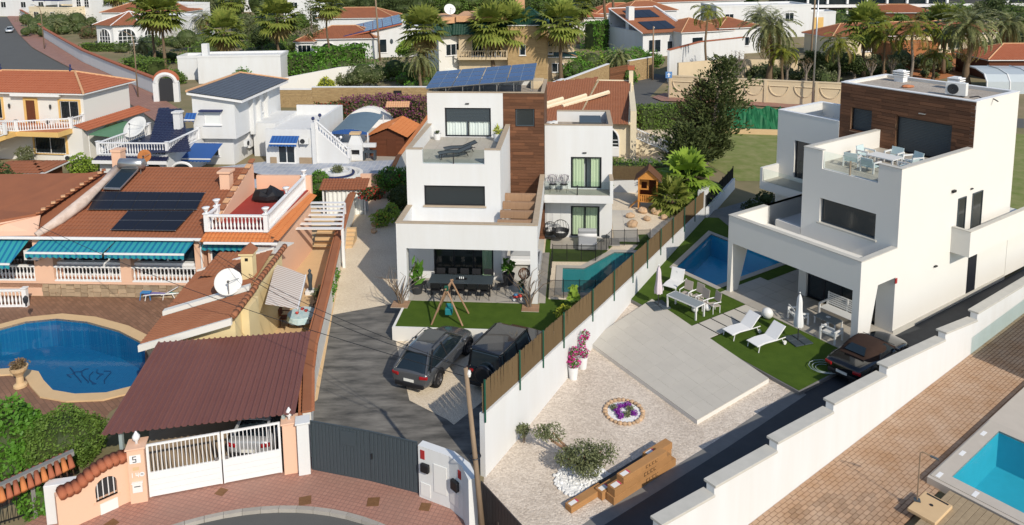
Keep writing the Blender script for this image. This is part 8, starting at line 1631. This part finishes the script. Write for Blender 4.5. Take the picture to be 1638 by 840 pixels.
carton('short cardboard box lying apart at the front left of the stack',914,822,.02,1.6,.32,.22); bb_=G(982,809,.02); bd,bn=Vector((math.cos(rb_),math.sin(rb_),0)),Vector((-math.sin(rb_),math.cos(rb_),0)); bp_=lambda a,b,z:bb_+bd*a+bn*b+Vector((0,0,z))
carton('long bottom cardboard box of the stack, nearest the driveway',bp_(0,0,0),0,0,3.3,.38,.28,print_=True); carton('middle cardboard box of the stack with printed letters',bp_(.05,.01,.283),0,0,3.0,.36,.28,print_=True)
carton('narrow cardboard box on top of the stack',bp_(.5,.02,.566),0,0,2.3,.34,.22,print_=True); carton('rear cardboard box with white label behind the stack',bp_(-.15,.42,0),0,0,3.7,.36,.3); carton('upper rear cardboard box at the far end of the stack',bp_(2.3,.43,.303),0,0,1.3,.34,.26)
t=thing('shade_strip','long black strip behind the cardboard boxes standing in for shadow and a dark side','shade strip',bp_(-.1,.86,0),rb_); obj('sheet',MB().box(0,3.2,0,.25,0,.1),MATS['black'],t,bev=.01); obj('cross_band',MB().box(.5,.56,-.01,.26,0,.11),MATS['dark_grey'],t)  # flat black box: shadow and dark side behind the cartons given as colour
# creeping olive with several heads
t=thing('olive_tree','low spreading olive tree on a patch of white pebbles','tree',G(933,752)); q=tlocal(t)
hd_=[(G(868,690,1.0),.42),(G(885,692,.95),.5),(G(935,730,.9),.8),(G(908,733,.75),.5),(G(962,722,1.1),.6),(G(940,745,.55),.6)]; tips=[q(p) for p,_ in hd_]
mm=MB()
for p in tips:mm.tube([(0,0,-.05),(p.x*.35,p.y*.35,p.z*.55),(p.x*.75,p.y*.75,p.z*.75),p],[.09,.07,.05,.025],6)
obj('trunk',mm,MATS['wood_light'],t,fix=False); bl_=[(p.x,p.y,p.z,r,r*.9,r*.62) for p,(_,r) in zip(tips,hd_)]
obj('crown',cloud(bl_,5200,.1,MATS['leaf_olive'],.45,.35,.3,.3,4),None,t)
t=bush('small twiggy olive offshoot beside the wall','olive_shoot',G(838,708),[(0,0,.55,.28,.28,.25)],'leaf_olive',420,.09,3,0,'bush')
rg=random.Random(41); g0_=G(933,768); pm_=[mesh((lambda m_:(setattr(m_,'v',[(a*rg.uniform(.8,1.2),b*rg.uniform(.8,1.2),c*rg.uniform(.8,1.2)) for a,b,c in m_.v]),m_)[1])(MB().ball((0,0,.03),(.075,.06,.05),6,4)),MATS['rock_white'],'pebble') for _ in range(4)]
t=struct('pebble_bed',MB().lathe([(.95,0),(.8,.03),(.01,.04)],n=20,sx=1.1,cap=False),MATS['gravel_white'],loc=g0_+Vector((0,0,.012)))
for k in range(260):a,r=rg.random()*6.28,.98*math.sqrt(rg.random()); obj('pebble',pm_[k%4],None,t,loc=(r*1.1*math.cos(a),r*math.sin(a),.03*(1-r)),rz=rg.random()*6)
c_=Vector((4.52,29.05,.01)); t=thing('flower_ring','ring of tan stones planted with purple flowers','flower bed',c_)
for k in range(26):a=2*PI*k/26; s=rg.uniform(.085,.12); obj('stone',MB().ball((.78*math.cos(a),.84*math.sin(a),.05),(s,s*.9,s*.7),7,5),MATS['rock'],t)
obj('white_gravel',MB().lathe([(.7,.02),(.01,.03)],n=20,cap=False),MATS['gravel_white'],t)
for k in range(8):a=k*.785+.3; r=.45 if k%2 else.3; obj('flower_clump',cloud([(r*math.cos(a),r*math.sin(a),.12,.17,.17,.12)],130,.07,MATS['petal_violet' if k%3 else 'leaf_olive'],.7,.3,.3,0,k),None,t)
pot('white pot with red bougainvillea before the boundary wall, nearer one',G(917,606),.24,.62,'white_paint',[(0,0,.2,.3,.3,.22),(-.05,.05,.75,.2,.2,.2),(.08,0,.5,.15,.15,.25)],'leaf_bright',260,.1,3,flowers=('petal_magenta',190,.1),asp=.6,group='white pots by the wall'); pot('white pot with red bougainvillea before the boundary wall, farther one',G(932,589),.24,.6,'white_paint',[(0,0,.2,.28,.28,.2),(0,0,.7,.16,.16,.3),(.1,.1,1.0,.22,.2,.22)],'leaf_bright',240,.1,6,flowers=('petal_magenta',190,.1),asp=.6,group='white pots by the wall')
# ------------------------------------------------------------------ poles, lamps, signs, wires
def pole(label,px,py,ty,tx,r=.12,mat='wood_pole',z=0.0,name='utility_pole',arm=True,H=None):
    g=G(px,py,z); H=H or hgt(px,py,ty,z); t=thing(name,label,'pole',g); lx=(tx-px)/CAM_F*g.y
    obj('shaft',MB().tube([(0,0,-.1),(lx*.5,0,H/2),(lx,0,H)],[r*1.2,r,r*.8],9),MATS[mat],t,smooth=True)
    if arm:obj('bracket',MB().tube([(lx*.5+r*2.2*math.cos(a),r*2.2*math.sin(a),H*.5) for a in[i*PI/6 for i in range(13)]],.02,5),MATS['black'],t); obj('insulator',MB().lathe([(.05,H-.3),(.07,H-.2),(.05,H-.1)],(lx+.1,0,0),8),MATS['appliance_white'],t)
    return g+Vector((lx,0,H))
T1=pole('leaning wooden utility pole in front of the white meter wall',774,866,588,748,.085)
T2=pole('tall brown wooden pole before the blue solar roof house',608,97,-30,603,.16,arm=False)
pole('dark wooden street pole beside the honey stone wall',1044,128,42,1044,.13); pole('tall thin pole behind the beige street wall',1299,172,-30,1302,.1,'steel',arm=False); pole('dark pole stub beside the tall thin pole',1295,120,-20,1299,.14,arm=False)
for k,(a,b) in enumerate(((T1,FL.w(9.6,-.3,3.6)),(T1,Vector((-13.3,33.2,4.9))),(T1-Vector((0,0,.3)),FL.w(.5,-.2,4.4)))):
    P=[a.lerp(b,i/12)-Vector((0,0,.5*math.sin(PI*i/12))) for i in range(13)]; o=obj('overhead_wire',MB().tube([p-a for p in P],.012,4),MATS['black'],loc=a); tag(o,('thin black wire from the leaning pole to the bungalow gutter','thin black wire from the leaning pole to the yellow chimney','thin black wire from the leaning pole to the far wing of the bungalow')[k],'wire','overhead wires')
for px,py,ty,lab in((71,78,8,'tall street lamp on the upper left pavement, farther one'),(221,155,50,'tall street lamp on the upper left pavement, nearer one')):
    H=hgt(px,py,ty); t=thing('street_lamp',lab,'street lamp',G(px,py,.13),0,'street lamps'); obj('post',MB().tube([(0,0,0),(0,0,H*.8),(-.2,0,H*.93),(-1.2,-.2,H)],[.1,.08,.06,.05],8),MATS['wood_pole'],t,smooth=True); obj('lamp_head',MB().cbox((-1.5,-.25,H),(.7,.25,.14)),MATS['steel'],t,bev=.03)
t=thing('street_sign','blue square street sign on the corner of the beige wall','sign',G(1069,160)); obj('post',MB().tube([(0,0,0),(0,0,3.6)],.05,6),MATS['steel'],t); M('sign_blue',(.10,.22,.45),.5,.3); obj('plate',MB().box(-.42,.42,-.06,-.03,2.9,3.75),MATS['sign_blue'],t,bev=.01); obj('sign_mark',MB().box(-.08,.08,-.068,-.06,3.05,3.6).box(-.2,.2,-.07,-.06,3.35,3.45),WP,t)
t=thing('tarp_heap','crumpled green tarpaulin strip beyond the grass field','tarpaulin',G(1165,212)); q=tlocal(t); a,b=q(G(1160,212)),q(G(1262,214)); V_=[]; rgn=random.Random(3)
for i in range(31):
    for j in range(6):p=a.lerp(b,i/30); V_.append((p.x,p.y+j*.55,max(.05,.15+.42*j+.2*math.sin(i*.9+j)+rgn.uniform(-.12,.12))))
obj('sheet',MB().add(V_,[(i*6+j,i*6+6+j,i*6+7+j,i*6+1+j) for i in range(30) for j in range(5)]),MATS['tarp_green'],t)
wall_run('kerb_wall','low orange block kerb at the edge of the grass field',[G(1160,214).to_tuple()[:2]+(.55,),G(1262,217).to_tuple()[:2]+(.55,)],.3,MATS['coping_sand'])
t=thing('mesh_fence','dark mesh fence continuing behind the boundary wall','fence',Vector((13.6,51.7,0))); q=tlocal(t); a,b=q((13.7,51.7,.9)),q(G(1172,285,.9))
for k in range(6):p=a.lerp(b,k/5); obj('post',MB().tube([p-Vector((0,0,.9)),p+Vector((0,0,1.0))],.04,6),MATS['black'],t)
obj('mesh_panel',MB().add([a,b,b+Vector((0,0,.9)),a+Vector((0,0,.9))],[(0,1,2,3)]),MATS['net_black'],t); obj('base_wall',MB().extr([a-Vector((0,0,1)),b-Vector((0,0,1)),b,a],(.2,0,0)),MATS['stucco_white'],t)
wall_run('garden_wall','white wall end at the close of the reed fence',[(13.6,51.5,2.2),(14.5,53.2,2.2)],.5,MATS['stucco_white'])
wall_run('garden_wall','low white wall with dark reed strip behind the playhouse',[FC.w(12.2,19.3).to_tuple()[:2]+(1.7,),FC.w(19.5,18.6).to_tuple()[:2]+(1.7,)],.2,MATS['stucco_white']); t=thing('reed_screen','dark reed strip on the low wall behind the playhouse','fence',FC.w(12.2,19.15,1.7),FC.a); obj('reeds',(lambda m_:[m_.tube([(i*.06,0,0),(i*.06,0,1.1+.06*math.sin(i*2.7))],.03,4) for i in range(120)] and m_)(MB()),MATS['reed'],t,fix=False,kind='stuff')
# ------------------------------------------------------------------ small things of the left plot
t=thing('stool','small blue plastic stool by the stone plinth','stool',G(235,478)); M('plastic_blue',(.05,.22,.50),.5,.3); obj('seat',MB().box(-.28,.28,-.2,.2,.4,.44),MATS['plastic_blue'],t,bev=.01)
for sx in(-1,1):
    for sy in(-1,1):obj('leg',MB().tube([(sx*.24,sy*.16,.4),(sx*.3,sy*.2,0)],.025,5),MATS['plastic_blue'],t)
M('cloth_violet',(.20,.18,.42),.9,.1); M('cloth_aqua',(.12,.36,.36),.9,.1)
lounger('violet sun lounger beside the blue stool',G(262,476),.1,'appliance_white','cloth_violet',.5); lounger('aqua striped sun lounger under the yellow outbuilding',G(290,474),.15,'appliance_white','cloth_aqua',.5)
t=thing('pedestal_planter','stone pedestal planter with dry plant at the curved pool','planter',G(33,618)); obj('pedestal',MB().lathe([(.28,0),(.28,.1),(.16,.18),(.14,.5),(.2,.62),(.34,.8),(.38,.95),(.3,.95),(.05,.85)],n=14),MATS['coping_sand'],t,smooth=False); obj('plant',cloud([(0,0,1.08,.38,.38,.2)],260,.16,MATS['leaf_brown'],.4,.2,.3,.1,3),None,t)
t=thing('patio_table','round patio table with blue patterned cloth in the side patio','table',G(484,522)); M('cloth_blue',(.35,.55,.62),.9,.1,var=.8,vs_=5,col2=(.65,.72,.72)); obj('tablecloth',MB().lathe([(.78,.45),(.74,.72),(.7,.75),(.01,.755)],n=16,cap=False),MATS['cloth_blue'],t); obj('leg',MB().tube([(0,0,0),(0,0,.72)],.05,8),MATS['wood_shed'],t)
for k,(x,y) in enumerate(((.2,.1),(-.2,-.15),(-.05,.3))):obj('red_bowl',MB().lathe([(.05,.755),(.1,.85),(.08,.85),(.03,.77)],(x,y,0),10),MATS['toy_red'],t)
for k,(x,y,a,l) in enumerate(((457,520,90,'brown patio chair left of the patterned table'),(508,508,-80,'brown patio chair right of the patterned table, far one'),(506,528,-100,'brown patio chair right of the patterned table, near one'))):tt=thing('patio_chair',l,'chair',G(x,y),R_(a),'brown patio chairs'); chair_parts(tt,MATS['wood_shed'],MATS['wood_shed'],.5,.48,.45,.95,True,.02,.02)
t=thing('statue','small dark garden statue on a white plinth in the side patio','statue',G(497,470)); obj('plinth',MB().box(-.25,.25,-.25,.25,0,.25),WP,t,bev=.02); obj('figure',MB().lathe([(.12,.25),(.1,.6),(.14,.9),(.16,1.1),(.06,1.25),(.1,1.38),(.02,1.5)],n=10),MATS['anthracite'],t,smooth=True)
for k,(p,l) in enumerate(((G(355,300,4.1),0),)):o=obj('tarp_cover',(lambda m_:(setattr(m_,'v',[(a+.1*math.sin(b*9),b,c*(1+.25*math.sin(a*7+b*5))) for a,b,c in m_.v]),m_)[1])(MB().ball((0,0,.3),(1.0,.6,.5),12,7)),MATS['black'],loc=FL.w(11.9,5.0,4.06)); tag(o,'crumpled black cover on the red roof terrace','cover')
ac_unit(None,'white air conditioner on the peach wall left of the long awning',FL.w(u57+.1,-.2,2.25),FL.a); pot('blue pot with a leafy shrub in the side patio',G(515,492),.3,.4,'plastic_blue',[(0,0,.4,.55,.5,.45)],'leaf_olive',520,.16,6)
t=thing('garden_lamp','black lantern on the white balustrade post left of the pool','lamp',G(42,490,1.1)); obj('lantern',MB().lathe([(.04,0),(.05,.15),(.12,.25),(.14,.45),(.03,.58)],n=6),MATS['dark_grey'],t)
# ------------------------------------------------------------------ plants near the houses
bush('rounded dense green shrub beside the maroon carport','shrub',G(106,742),[(0,0,1.0,1.3,1.2,1.15),(-.6,-.2,.8,1.0,1.0,.9),(.6,.2,.9,.85,1.0,.9)],'leaf_hedge',15000,.11,2,.76,up=.1)
bush('large bright green leafy hedge shrub at the lower left corner','shrub',G(22,748),[(-.3,0,1.1,1.4,1.6,1.3),(.5,.3,.8,1.0,1.2,1.0),(-.8,-.6,.9,1.3,1.1,1.1),(.4,-.8,.6,1.0,.9,.8)],'leaf_bright',10000,.19,5,.74,asp=.62); bush('bright green shrub behind the corner railing','shrub',G(70,822),[(0,0,.6,.9,.6,.6)],'leaf_bright',900,.16,6,.7,asp=.62)
bush('dark tree crown at the left edge below the yellow stair house','shrub',G(4,335),[(-1.2,0,1.8,2.4,2.0,1.8),(.6,.5,1.3,1.6,1.5,1.3)],'leaf_dark',4500,.26,7,.75); bush('yellow green lemon shrub beside the terracotta roof house','shrub',G(128,284),[(0,0,1.1,1.0,.9,1.0),(.8,.2,.9,.8,.8,.8)],'leaf_lime',1500,.22,8,.6); bush('spiky yucca under the yellow stair','shrub',G(42,262),[(0,0,.9,.9,.8,.8)],'leaf_olive',300,.7,9,0,asp=.12)
bush('bright green round shrub behind the red terrace','shrub',G(508,320),[(0,0,1.0,1.0,1.0,1.0),(.2,0,1.8,.7,.7,.6)],'leaf_bright',2600,.17,3,.8); bush('bright green bush at the left flank of the white villa','shrub',G(625,318),[(0,0,1.6,1.2,1.1,.9),(1.2,.3,1.5,1.0,1.0,.9)],'leaf_bright',2600,.2,5,.75,flowers=('petal_red',60,.2)); bush('orange flowering shrub on the side gravel','shrub',G(610,362),[(0,0,.6,.7,.6,.6),(.7,.2,.9,.6,.6,.7)],'leaf_lime',1300,.17,6,.6,flowers=('roof_orange',60,.12)); bush('dark green shrub in the villa shade beside the side gravel','shrub',G(640,335),[(0,0,.9,.8,1.2,.9)],'leaf_dark',1300,.2,7,.7)
bush('red bougainvillea on the peach wall end','shrub',G(595,316,1.7),[(0,0,.3,1.0,.5,.45)],'leaf_dark',700,.18,8,.6,flowers=('petal_red',200,.16)); bush('cactus pads beside the reed fence','cactus',G(918,500,PC),[(0,0,.8,.3,.3,.6)],'leaf_lime',60,.4,3,0,'cactus',asp=.6); bush('yellow flowering shrub beside the reed fence','shrub',G(905,516,PC),[(0,0,.5,.5,.5,.4)],'leaf_yellow',500,.14,4,.4)
bush('dry ornamental grass at the black off road car','grass_tuft',G(825,600),[(0,0,1.0,.22,.22,.9)],'leaf_fan_dry',90,.9,5,0,'plant',asp=.05,up=3)
for k,(x,y,l) in enumerate(((1205,345,'dark bush in the shaded side yard, nearer the wing'),(1225,330,'dark bush in the shaded side yard, under the balcony'))):bush(l,'shrub',G(x,y,PR),[(0,0,.6,.8,.7,.6)],'leaf_dark',500,.18,k+3,.6)
hedge('dark red bougainvillea hedge under the honey stone wall',[(515,205),(560,200)],0,2.2,2.6,'leaf_dark',.24,60,3,'flowering_hedge',('petal_red',.5,.2)); hedge('purple bougainvillea hedge between stone wall and white villa',[(560,200),(620,195),(684,200)],0,2.6,3.0,'leaf_brown',.24,60,5,'flowering_hedge',('petal_purple',.55,.22)); 
hedge('clipped hedge behind the back garden of the annex',[FC.w(12.0,20.2),FC.w(18.5,19.6)],PC,1.4,2.9,'leaf_hedge',.2,70,7); hedge('dark hedge along the road behind the cream house',[(1022,205),(1085,203),(1125,206)],0,2.5,2.4,'leaf_hedge',.26,45,8)
hedge('tall green hedge before the blue solar roof house, right part',[(515,118),(580,112)],0,4,4.2,'leaf_bright',.45,18,9); hedge('tall green hedge before the blue solar roof house, left part',[(455,122),(510,120)],0,4,3.6,'leaf_bright',.45,18,10); hedge('low hedge under the pavilion arches',[(135,82),(205,82)],0,2,1.6,'leaf_hedge',.4,14,11); hedge('clipped hedge block inside the upper street wall',[(215,118),(250,122)],0,4,2.6,'leaf_hedge',.35,20,12); hedge('tall clipped hedge behind the two bare palm trunks',[(945,80),(1030,70)],0,4,5.5,'leaf_bright',.5,12,13)
for k,(x,y,s,mt,l) in enumerate(((425,125,1.6,'leaf_yellow','yellow green bush above the slate roof corner'),(390,132,1.5,'leaf_bright','green bush above the slate roof'),(280,135,1.3,'leaf_hedge','round clipped bush beside the arch gateway'),(582,140,2.3,'leaf_olive','grey green bush behind the honey stone wall'),(520,145,1.1,'leaf_yellow','small yellow bush behind the honey stone wall'),(632,130,2.2,'leaf_hedge','spreading bush left of the leaning palm'),(540,140,1.2,'leaf_olive','grey bush beside the small yellow one'),(945,125,2.6,'leaf_lime','tall pale euphorbia behind the stone wall'),(920,130,2.0,'leaf_bright','dark green bush beside the euphorbia'),(1042,108,1.6,'leaf_bright','green climber on the solar roofed white house'),(142,62,1.8,'leaf_brown','brown climber beside the white street arch'),(300,82,3.0,'leaf_olive','wide grey green bush before the flat white block'),(1350,118,2.2,'leaf_olive','grey bush among the queen palms'),(1330,122,2.5,'leaf_dark','dark bush among the queen palms'),(1390,122,1.8,'leaf_olive','dry bush behind the gravel roof'),(1345,50,3.0,'leaf_bright','bright bush below the modern block'))):
    bush(l,'shrub',G(x,y),[(0,0,s*.9,s,s*.8,s*.9),(s*.7,.2,s*.7,s*.7,s*.6,s*.7),(-s*.6,-.2,s*.6,s*.7,s*.6,s*.6)],mt,1100,.3,k+20,.7,'bush',group='shrubs in the gardens behind')
# conifers beside the field
def conifer(label,px,py,ty,r,mat,seed,n=5200,lean=0):
    H=hgt(px,py,ty); t=thing('conifer_tree',label,'tree',G(px,py)); rg=np.random.default_rng(seed); C,D=[],[]
    for k in range(150):
        f=k/150; z=H*(.04+.95*f); a=k*2.4+rg.normal()*.3; R0=r*(.32+.85*math.sin(PI*min(1,.12+f*.86))**1.3)*(.35+.35*rg.random()+.5*max(0,math.sin(a*1.5+f*11+seed)))+.15; m_=int(n/150*(1.25-f)); s=rg.random(m_)**.6; d=np.array([math.cos(a),math.sin(a),.28]); p=np.outer(s*R0,d)+rg.normal(size=(m_,3))*.2*(.4+R0*.25); p[:,2]+=z; p[:,0]+=lean*f; C.append(p); D.append(np.tile(d+np.array([0,0,.5]),(m_,1))+rg.normal(size=(m_,3))*.5)
    C=np.concatenate(C); D=np.concatenate(D); obj('crown',npmesh(quads_at(C,D,rg.normal(size=C.shape),.36,.45,rg),len(C),4,MATS[mat],'crown'),None,t); obj('trunk',MB().tube([(0,0,-.1),(lean*.4+.1,0,H*.5),(lean*.9,0,H*.95)],[.28,.18,.04],8),MATS['bark_grey'],t)
    obj('inner_foliage',MB().lathe([(r*.22,H*.08),(r*.2,H*.3),(.05,H*.5)],n=9),MATS['leaf_dark'],t)
conifer('large dark green conifer beside the grass field',1128,262,92,3.3,'leaf_pine',3,12000,1.6); conifer('brownish conifer leaning against the dark green one',1112,258,128,2.1,'leaf_pine_dry',5,5200,.5); conifer('dark dense cypress low beside the back garden',1095,278,200,2.5,'leaf_pine',8,6000); conifer('tall thin pine left of the bare palm',500,95,-5,2.6,'leaf_pine',9,2600)
# palms
palm('tall fan palm left of the twin pair above the street wall',248,108,18,'fan',1.9,.26,-.02); palm('tall fan palm right of the twin pair above the street wall',265,112,22,'fan',2.0,.26,.01); palm('fan palm in front of the white garage wall',362,118,52,'fan',1.9,.3); palm('fan palm left of the tall pine',446,105,30,'fan',2.1,.3); palm('slender bare trunked fan palm before the arches',527,118,8,'fan',1.5,.2); palm('fan palm at the left corner of the green eaved villa',680,145,48,'fan',1.8,.3); palm('fan palm in front of the villa terrace, left of the pair',790,128,42,'fan',2.0,.3); palm('fan palm in front of the villa terrace, right of the pair',818,126,44,'fan',2.0,.3); palm('fan palm right of the stone tower',897,132,38,'fan',1.9,.3)
palm('feathery palm leaning beside the corner fan palm',672,150,95,'date',1.0,.25,-.3); palm('short date palm behind the brown slatted gate',992,125,92,'date',1.0,.3); palm('squat dark palm beside the pavilion hedge',228,96,72,'date',1.0,.3); palm('small palm behind the street wall near the lamp',92,55,40,'date',1.0,.4)
palm('large date palm behind the beige street wall',1232,135,42,'date',1.5,.42); palm('large date palm right of the gravel roof',1545,142,42,'date',1.55,.45); palm('young yellow green palm under the large date palm',1250,138,85,'queen',1.05,.2); palm('queen palm before the red roofed white house',1128,130,22,'queen',1.1,.2); palm('golden queen palm left of the gravel roof',1340,140,72,'queen',1.25,.2,bark='bark_grey'); palm('queen palm with pale trunk behind the gravel roof',1456,138,48,'queen',1.5,.22,bark='bark_grey'); palm('small queen palm beside the large right date palm',1492,130,88,'queen',1.0,.2); palm('dark queen palm in the middle of the row',1412,132,60,'queen',1.3,.2); palm('fan palm behind the row of queen palms',1380,125,42,'fan',1.7,.26); palm('fan palm at the top between white houses',372,40,2,'fan',2.0,.25)
palm('lime green fan palm beside the playhouse',1100,322,285,'lime',1.45,.22,z0=PC); palm('small fan palm at the reed fence beside the playhouse',1075,338,318,'fan',.8,.16,z0=PC)
for px,l in((968,'tall bare palm trunk reaching past the top edge, left one'),(978,'tall bare palm trunk reaching past the top edge, right one')):palm(l,px,72,-60,'fan',2,.34)
# bare street trees and leafy crowns at the back
def bare(label,px,py,ty,seed):
    H=hgt(px,py,ty); t=thing('bare_tree',label,'tree',G(px,py),0,'pollarded trees'); rg=random.Random(seed); mm=MB().tube([(0,0,-.1),(.05,0,H*.55)],[.22,.17],7)
    for k in range(7):a=k*.9+rg.random(); mm.tube([(.05,0,H*.5),(.35*H*.4*math.cos(a),.3*H*.4*math.sin(a),H*.75),(.5*H*.4*math.cos(a+.3),.45*H*.4*math.sin(a+.3),H*rg.uniform(.85,1.0))],[.12,.08,.04],5)
    obj('trunk',mm,MATS['bark_grey'],t,fix=False); obj('twigs',cloud([(0,0,H*.9,H*.3,H*.3,H*.2)],150,.4,MATS['leaf_brown'],.12,.2,.5,.2,seed),None,t)
for k,(x,y,ty) in enumerate(((1180,140,85),(1258,135,95),(1288,142,95),(1392,138,98),(1425,132,95))):bare('pollarded bare tree behind the beige street wall, %s from the left'%ords[k],x,y,ty,k+2)
for k,(x,y,ty,sh,mt,l) in enumerate(((560,45,-25,WIDE,'leaf_dark','dark broad tree at the top behind the blue solar roof'),(640,48,-30,WIDE,'leaf_dark','dark broad tree left of the satellite dish villa'),(720,46,-40,WIDE,'leaf_hedge','broad tree behind the dish on the green eaved villa'),(790,42,-40,WIDE,'leaf_dark','broad dark tree behind the pair of fan palms'),(860,42,-35,WIDE,'leaf_hedge','broad tree behind the stone tower roof'),(930,40,-40,WIDE,'leaf_olive','grey green broad tree at the top centre'),(1000,30,-30,WIDE,'leaf_dark','dark tree behind the bare palm trunks'),(395,78,20,ROUND,'leaf_olive','grey green tree right of the flat white block'),(420,90,40,ROUND,'leaf_dark','dark tree beside the fan palm in front of the garage'),(330,40,-10,ROUND,'leaf_olive','grey tree behind the flat white block'),(290,34,-20,ROUND,'leaf_brown','autumn brown tree between the tall twin palms'),(480,62,20,ROUND,'leaf_hedge','green tree behind the tall pine'),(112,46,25,ROUND,'leaf_dark','small round tree behind the white street wall'),(690,112,68,ROUND,'leaf_hedge','leafy tree behind the corner fan palm'),(650,105,62,ROUND,'leaf_lime','pale tree beside the solar roof gable'),(1600,60,-10,WIDE,'leaf_dark','broad dark tree at the top right corner'),(1640,78,0,WIDE,'leaf_hedge','leafy tree at the right edge above the red roof'),(1570,52,0,ROUND,'leaf_olive','grey green tree behind the right date palm'),(1255,118,70,ROUND,'leaf_olive','shady tree beside the left date palm'),(1440,60,20,ROUND,'leaf_hedge','leafy tree behind the queen palm with pale trunk'),(1190,30,-20,ROUND,'leaf_hedge','green tree above the terraced white block'),(880,105,55,ROUND,'leaf_dark','dark tree between the fan palm and the garage'),(1245,62,30,TALL,'leaf_pine','small dark cypress beside the ochre door'),(1300,132,78,ROUND,'leaf_dark','dark leafy tree left of the golden queen palm'),(1365,132,85,ROUND,'leaf_dark','dark leafy tree right of the golden queen palm'),(760,30,-60,WIDE,'leaf_dark','tall broad dark tree at the top edge, middle one'),(680,30,-60,WIDE,'leaf_hedge','tall broad tree at the top edge above the dish'),(600,28,-55,WIDE,'leaf_dark','tall broad dark tree at the top edge above the solar roof'))):
    tree(l,x,y,ty,sh,mt,3000,.5 if y<70 else.34,k+40)

# ------------------------------------------------------------------ mixed planting that reads as one mass, and the wood beyond
def thicket(name,label,pts,mat,n,size,seed,core=.7):
    rg=random.Random(seed); bl=[]
    for x,y,s in pts:
        g=G(x,y)
        for k in range(3):f=rg.uniform(.5,1); bl.append((g.x+rg.uniform(-1,1)*s,g.y+rg.uniform(-1,1)*s,s*f*.8,s*f,s*f,s*f*.9))
    o=obj(name,cloud(bl,n,size,MATS[mat],.55,.6,.2,.2,seed,name),None,kind='stuff'); m_=MB()
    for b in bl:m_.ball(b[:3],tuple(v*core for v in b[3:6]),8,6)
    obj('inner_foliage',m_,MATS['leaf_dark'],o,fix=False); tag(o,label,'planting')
rg=random.Random(77); rp=lambda n,x0,x1,y0,y1,s0,s1:[(rg.uniform(x0,x1),rg.uniform(y0,y1),rg.uniform(s0,s1)) for _ in range(n)]
thicket('shrubbery','mixed green garden shrubs between the white houses on the upper left',rp(14,330,470,66,104,1.5,2.8)+rp(14,190,340,72,112,1.2,2.4)+rp(6,430,480,100,122,1.2,2)+rp(6,380,470,40,66,2,4),'leaf_hedge',14000,.4,3)
thicket('shrubbery','olive coloured garden shrubs among the upper left houses',rp(8,300,420,78,125,1,2)+rp(14,50,150,30,60,1.5,3.5)+rp(5,190,250,84,112,1.2,2)+rp(5,540,690,118,150,1,1.8)+rp(8,200,340,28,50,3,5),'leaf_olive',14000,.4,4)
thicket('shrubbery','bright garden plants behind the honey coloured stone walls',rp(6,470,600,100,130,1.2,2)+rp(8,900,1000,95,135,1.3,2.4)+rp(5,660,700,120,150,1.2,2)+rp(5,1000,1040,80,110,1.2,2),'leaf_bright',12000,.38,5)
thicket('shrubbery','shaded dark undergrowth below the palms behind the beige street wall',rp(12,1180,1350,112,138,1,2)+rp(12,1330,1500,100,128,1.2,2.4)+rp(6,1560,1638,62,90,2,4),'leaf_olive',16000,.38,6)
thicket('wood','dark wood closing the view at the top centre',rp(30,480,1010,14,40,6,10),'leaf_dark',26000,.9,7); thicket('wood','lighter trees in the wood at the top centre',rp(22,500,1000,8,36,5,10),'leaf_hedge',16000,.9,8); thicket('wood','scattered trees beyond the roofs at the top left',rp(12,200,480,4,26,4,8),'leaf_dark',10000,.9,9); thicket('wood','scattered trees beyond the modern block at the top right',rp(14,1340,1640,22,48,3,6),'leaf_hedge',12000,.7,10)
palm('fan palm above the pavilion roof at the top left',190,40,-8,'fan',2.0,.3); palm('date palm in the garden right of the flat white block',330,62,30,'date',1.2,.35); palm('fan palm behind the tall clipped hedge at the top centre',925,70,10,'fan',1.9,.28); palm('date palm between the white houses right of centre',1215,78,25,'date',1.3,.35); palm('fan palm left of the right date palm',1508,118,40,'fan',1.8,.28); palm('queen palm behind the fan palm in the queen palm row',1395,100,35,'queen',1.5,.22); palm('date palm at the right edge above the red roof',1610,100,40,'date',1.4,.4)
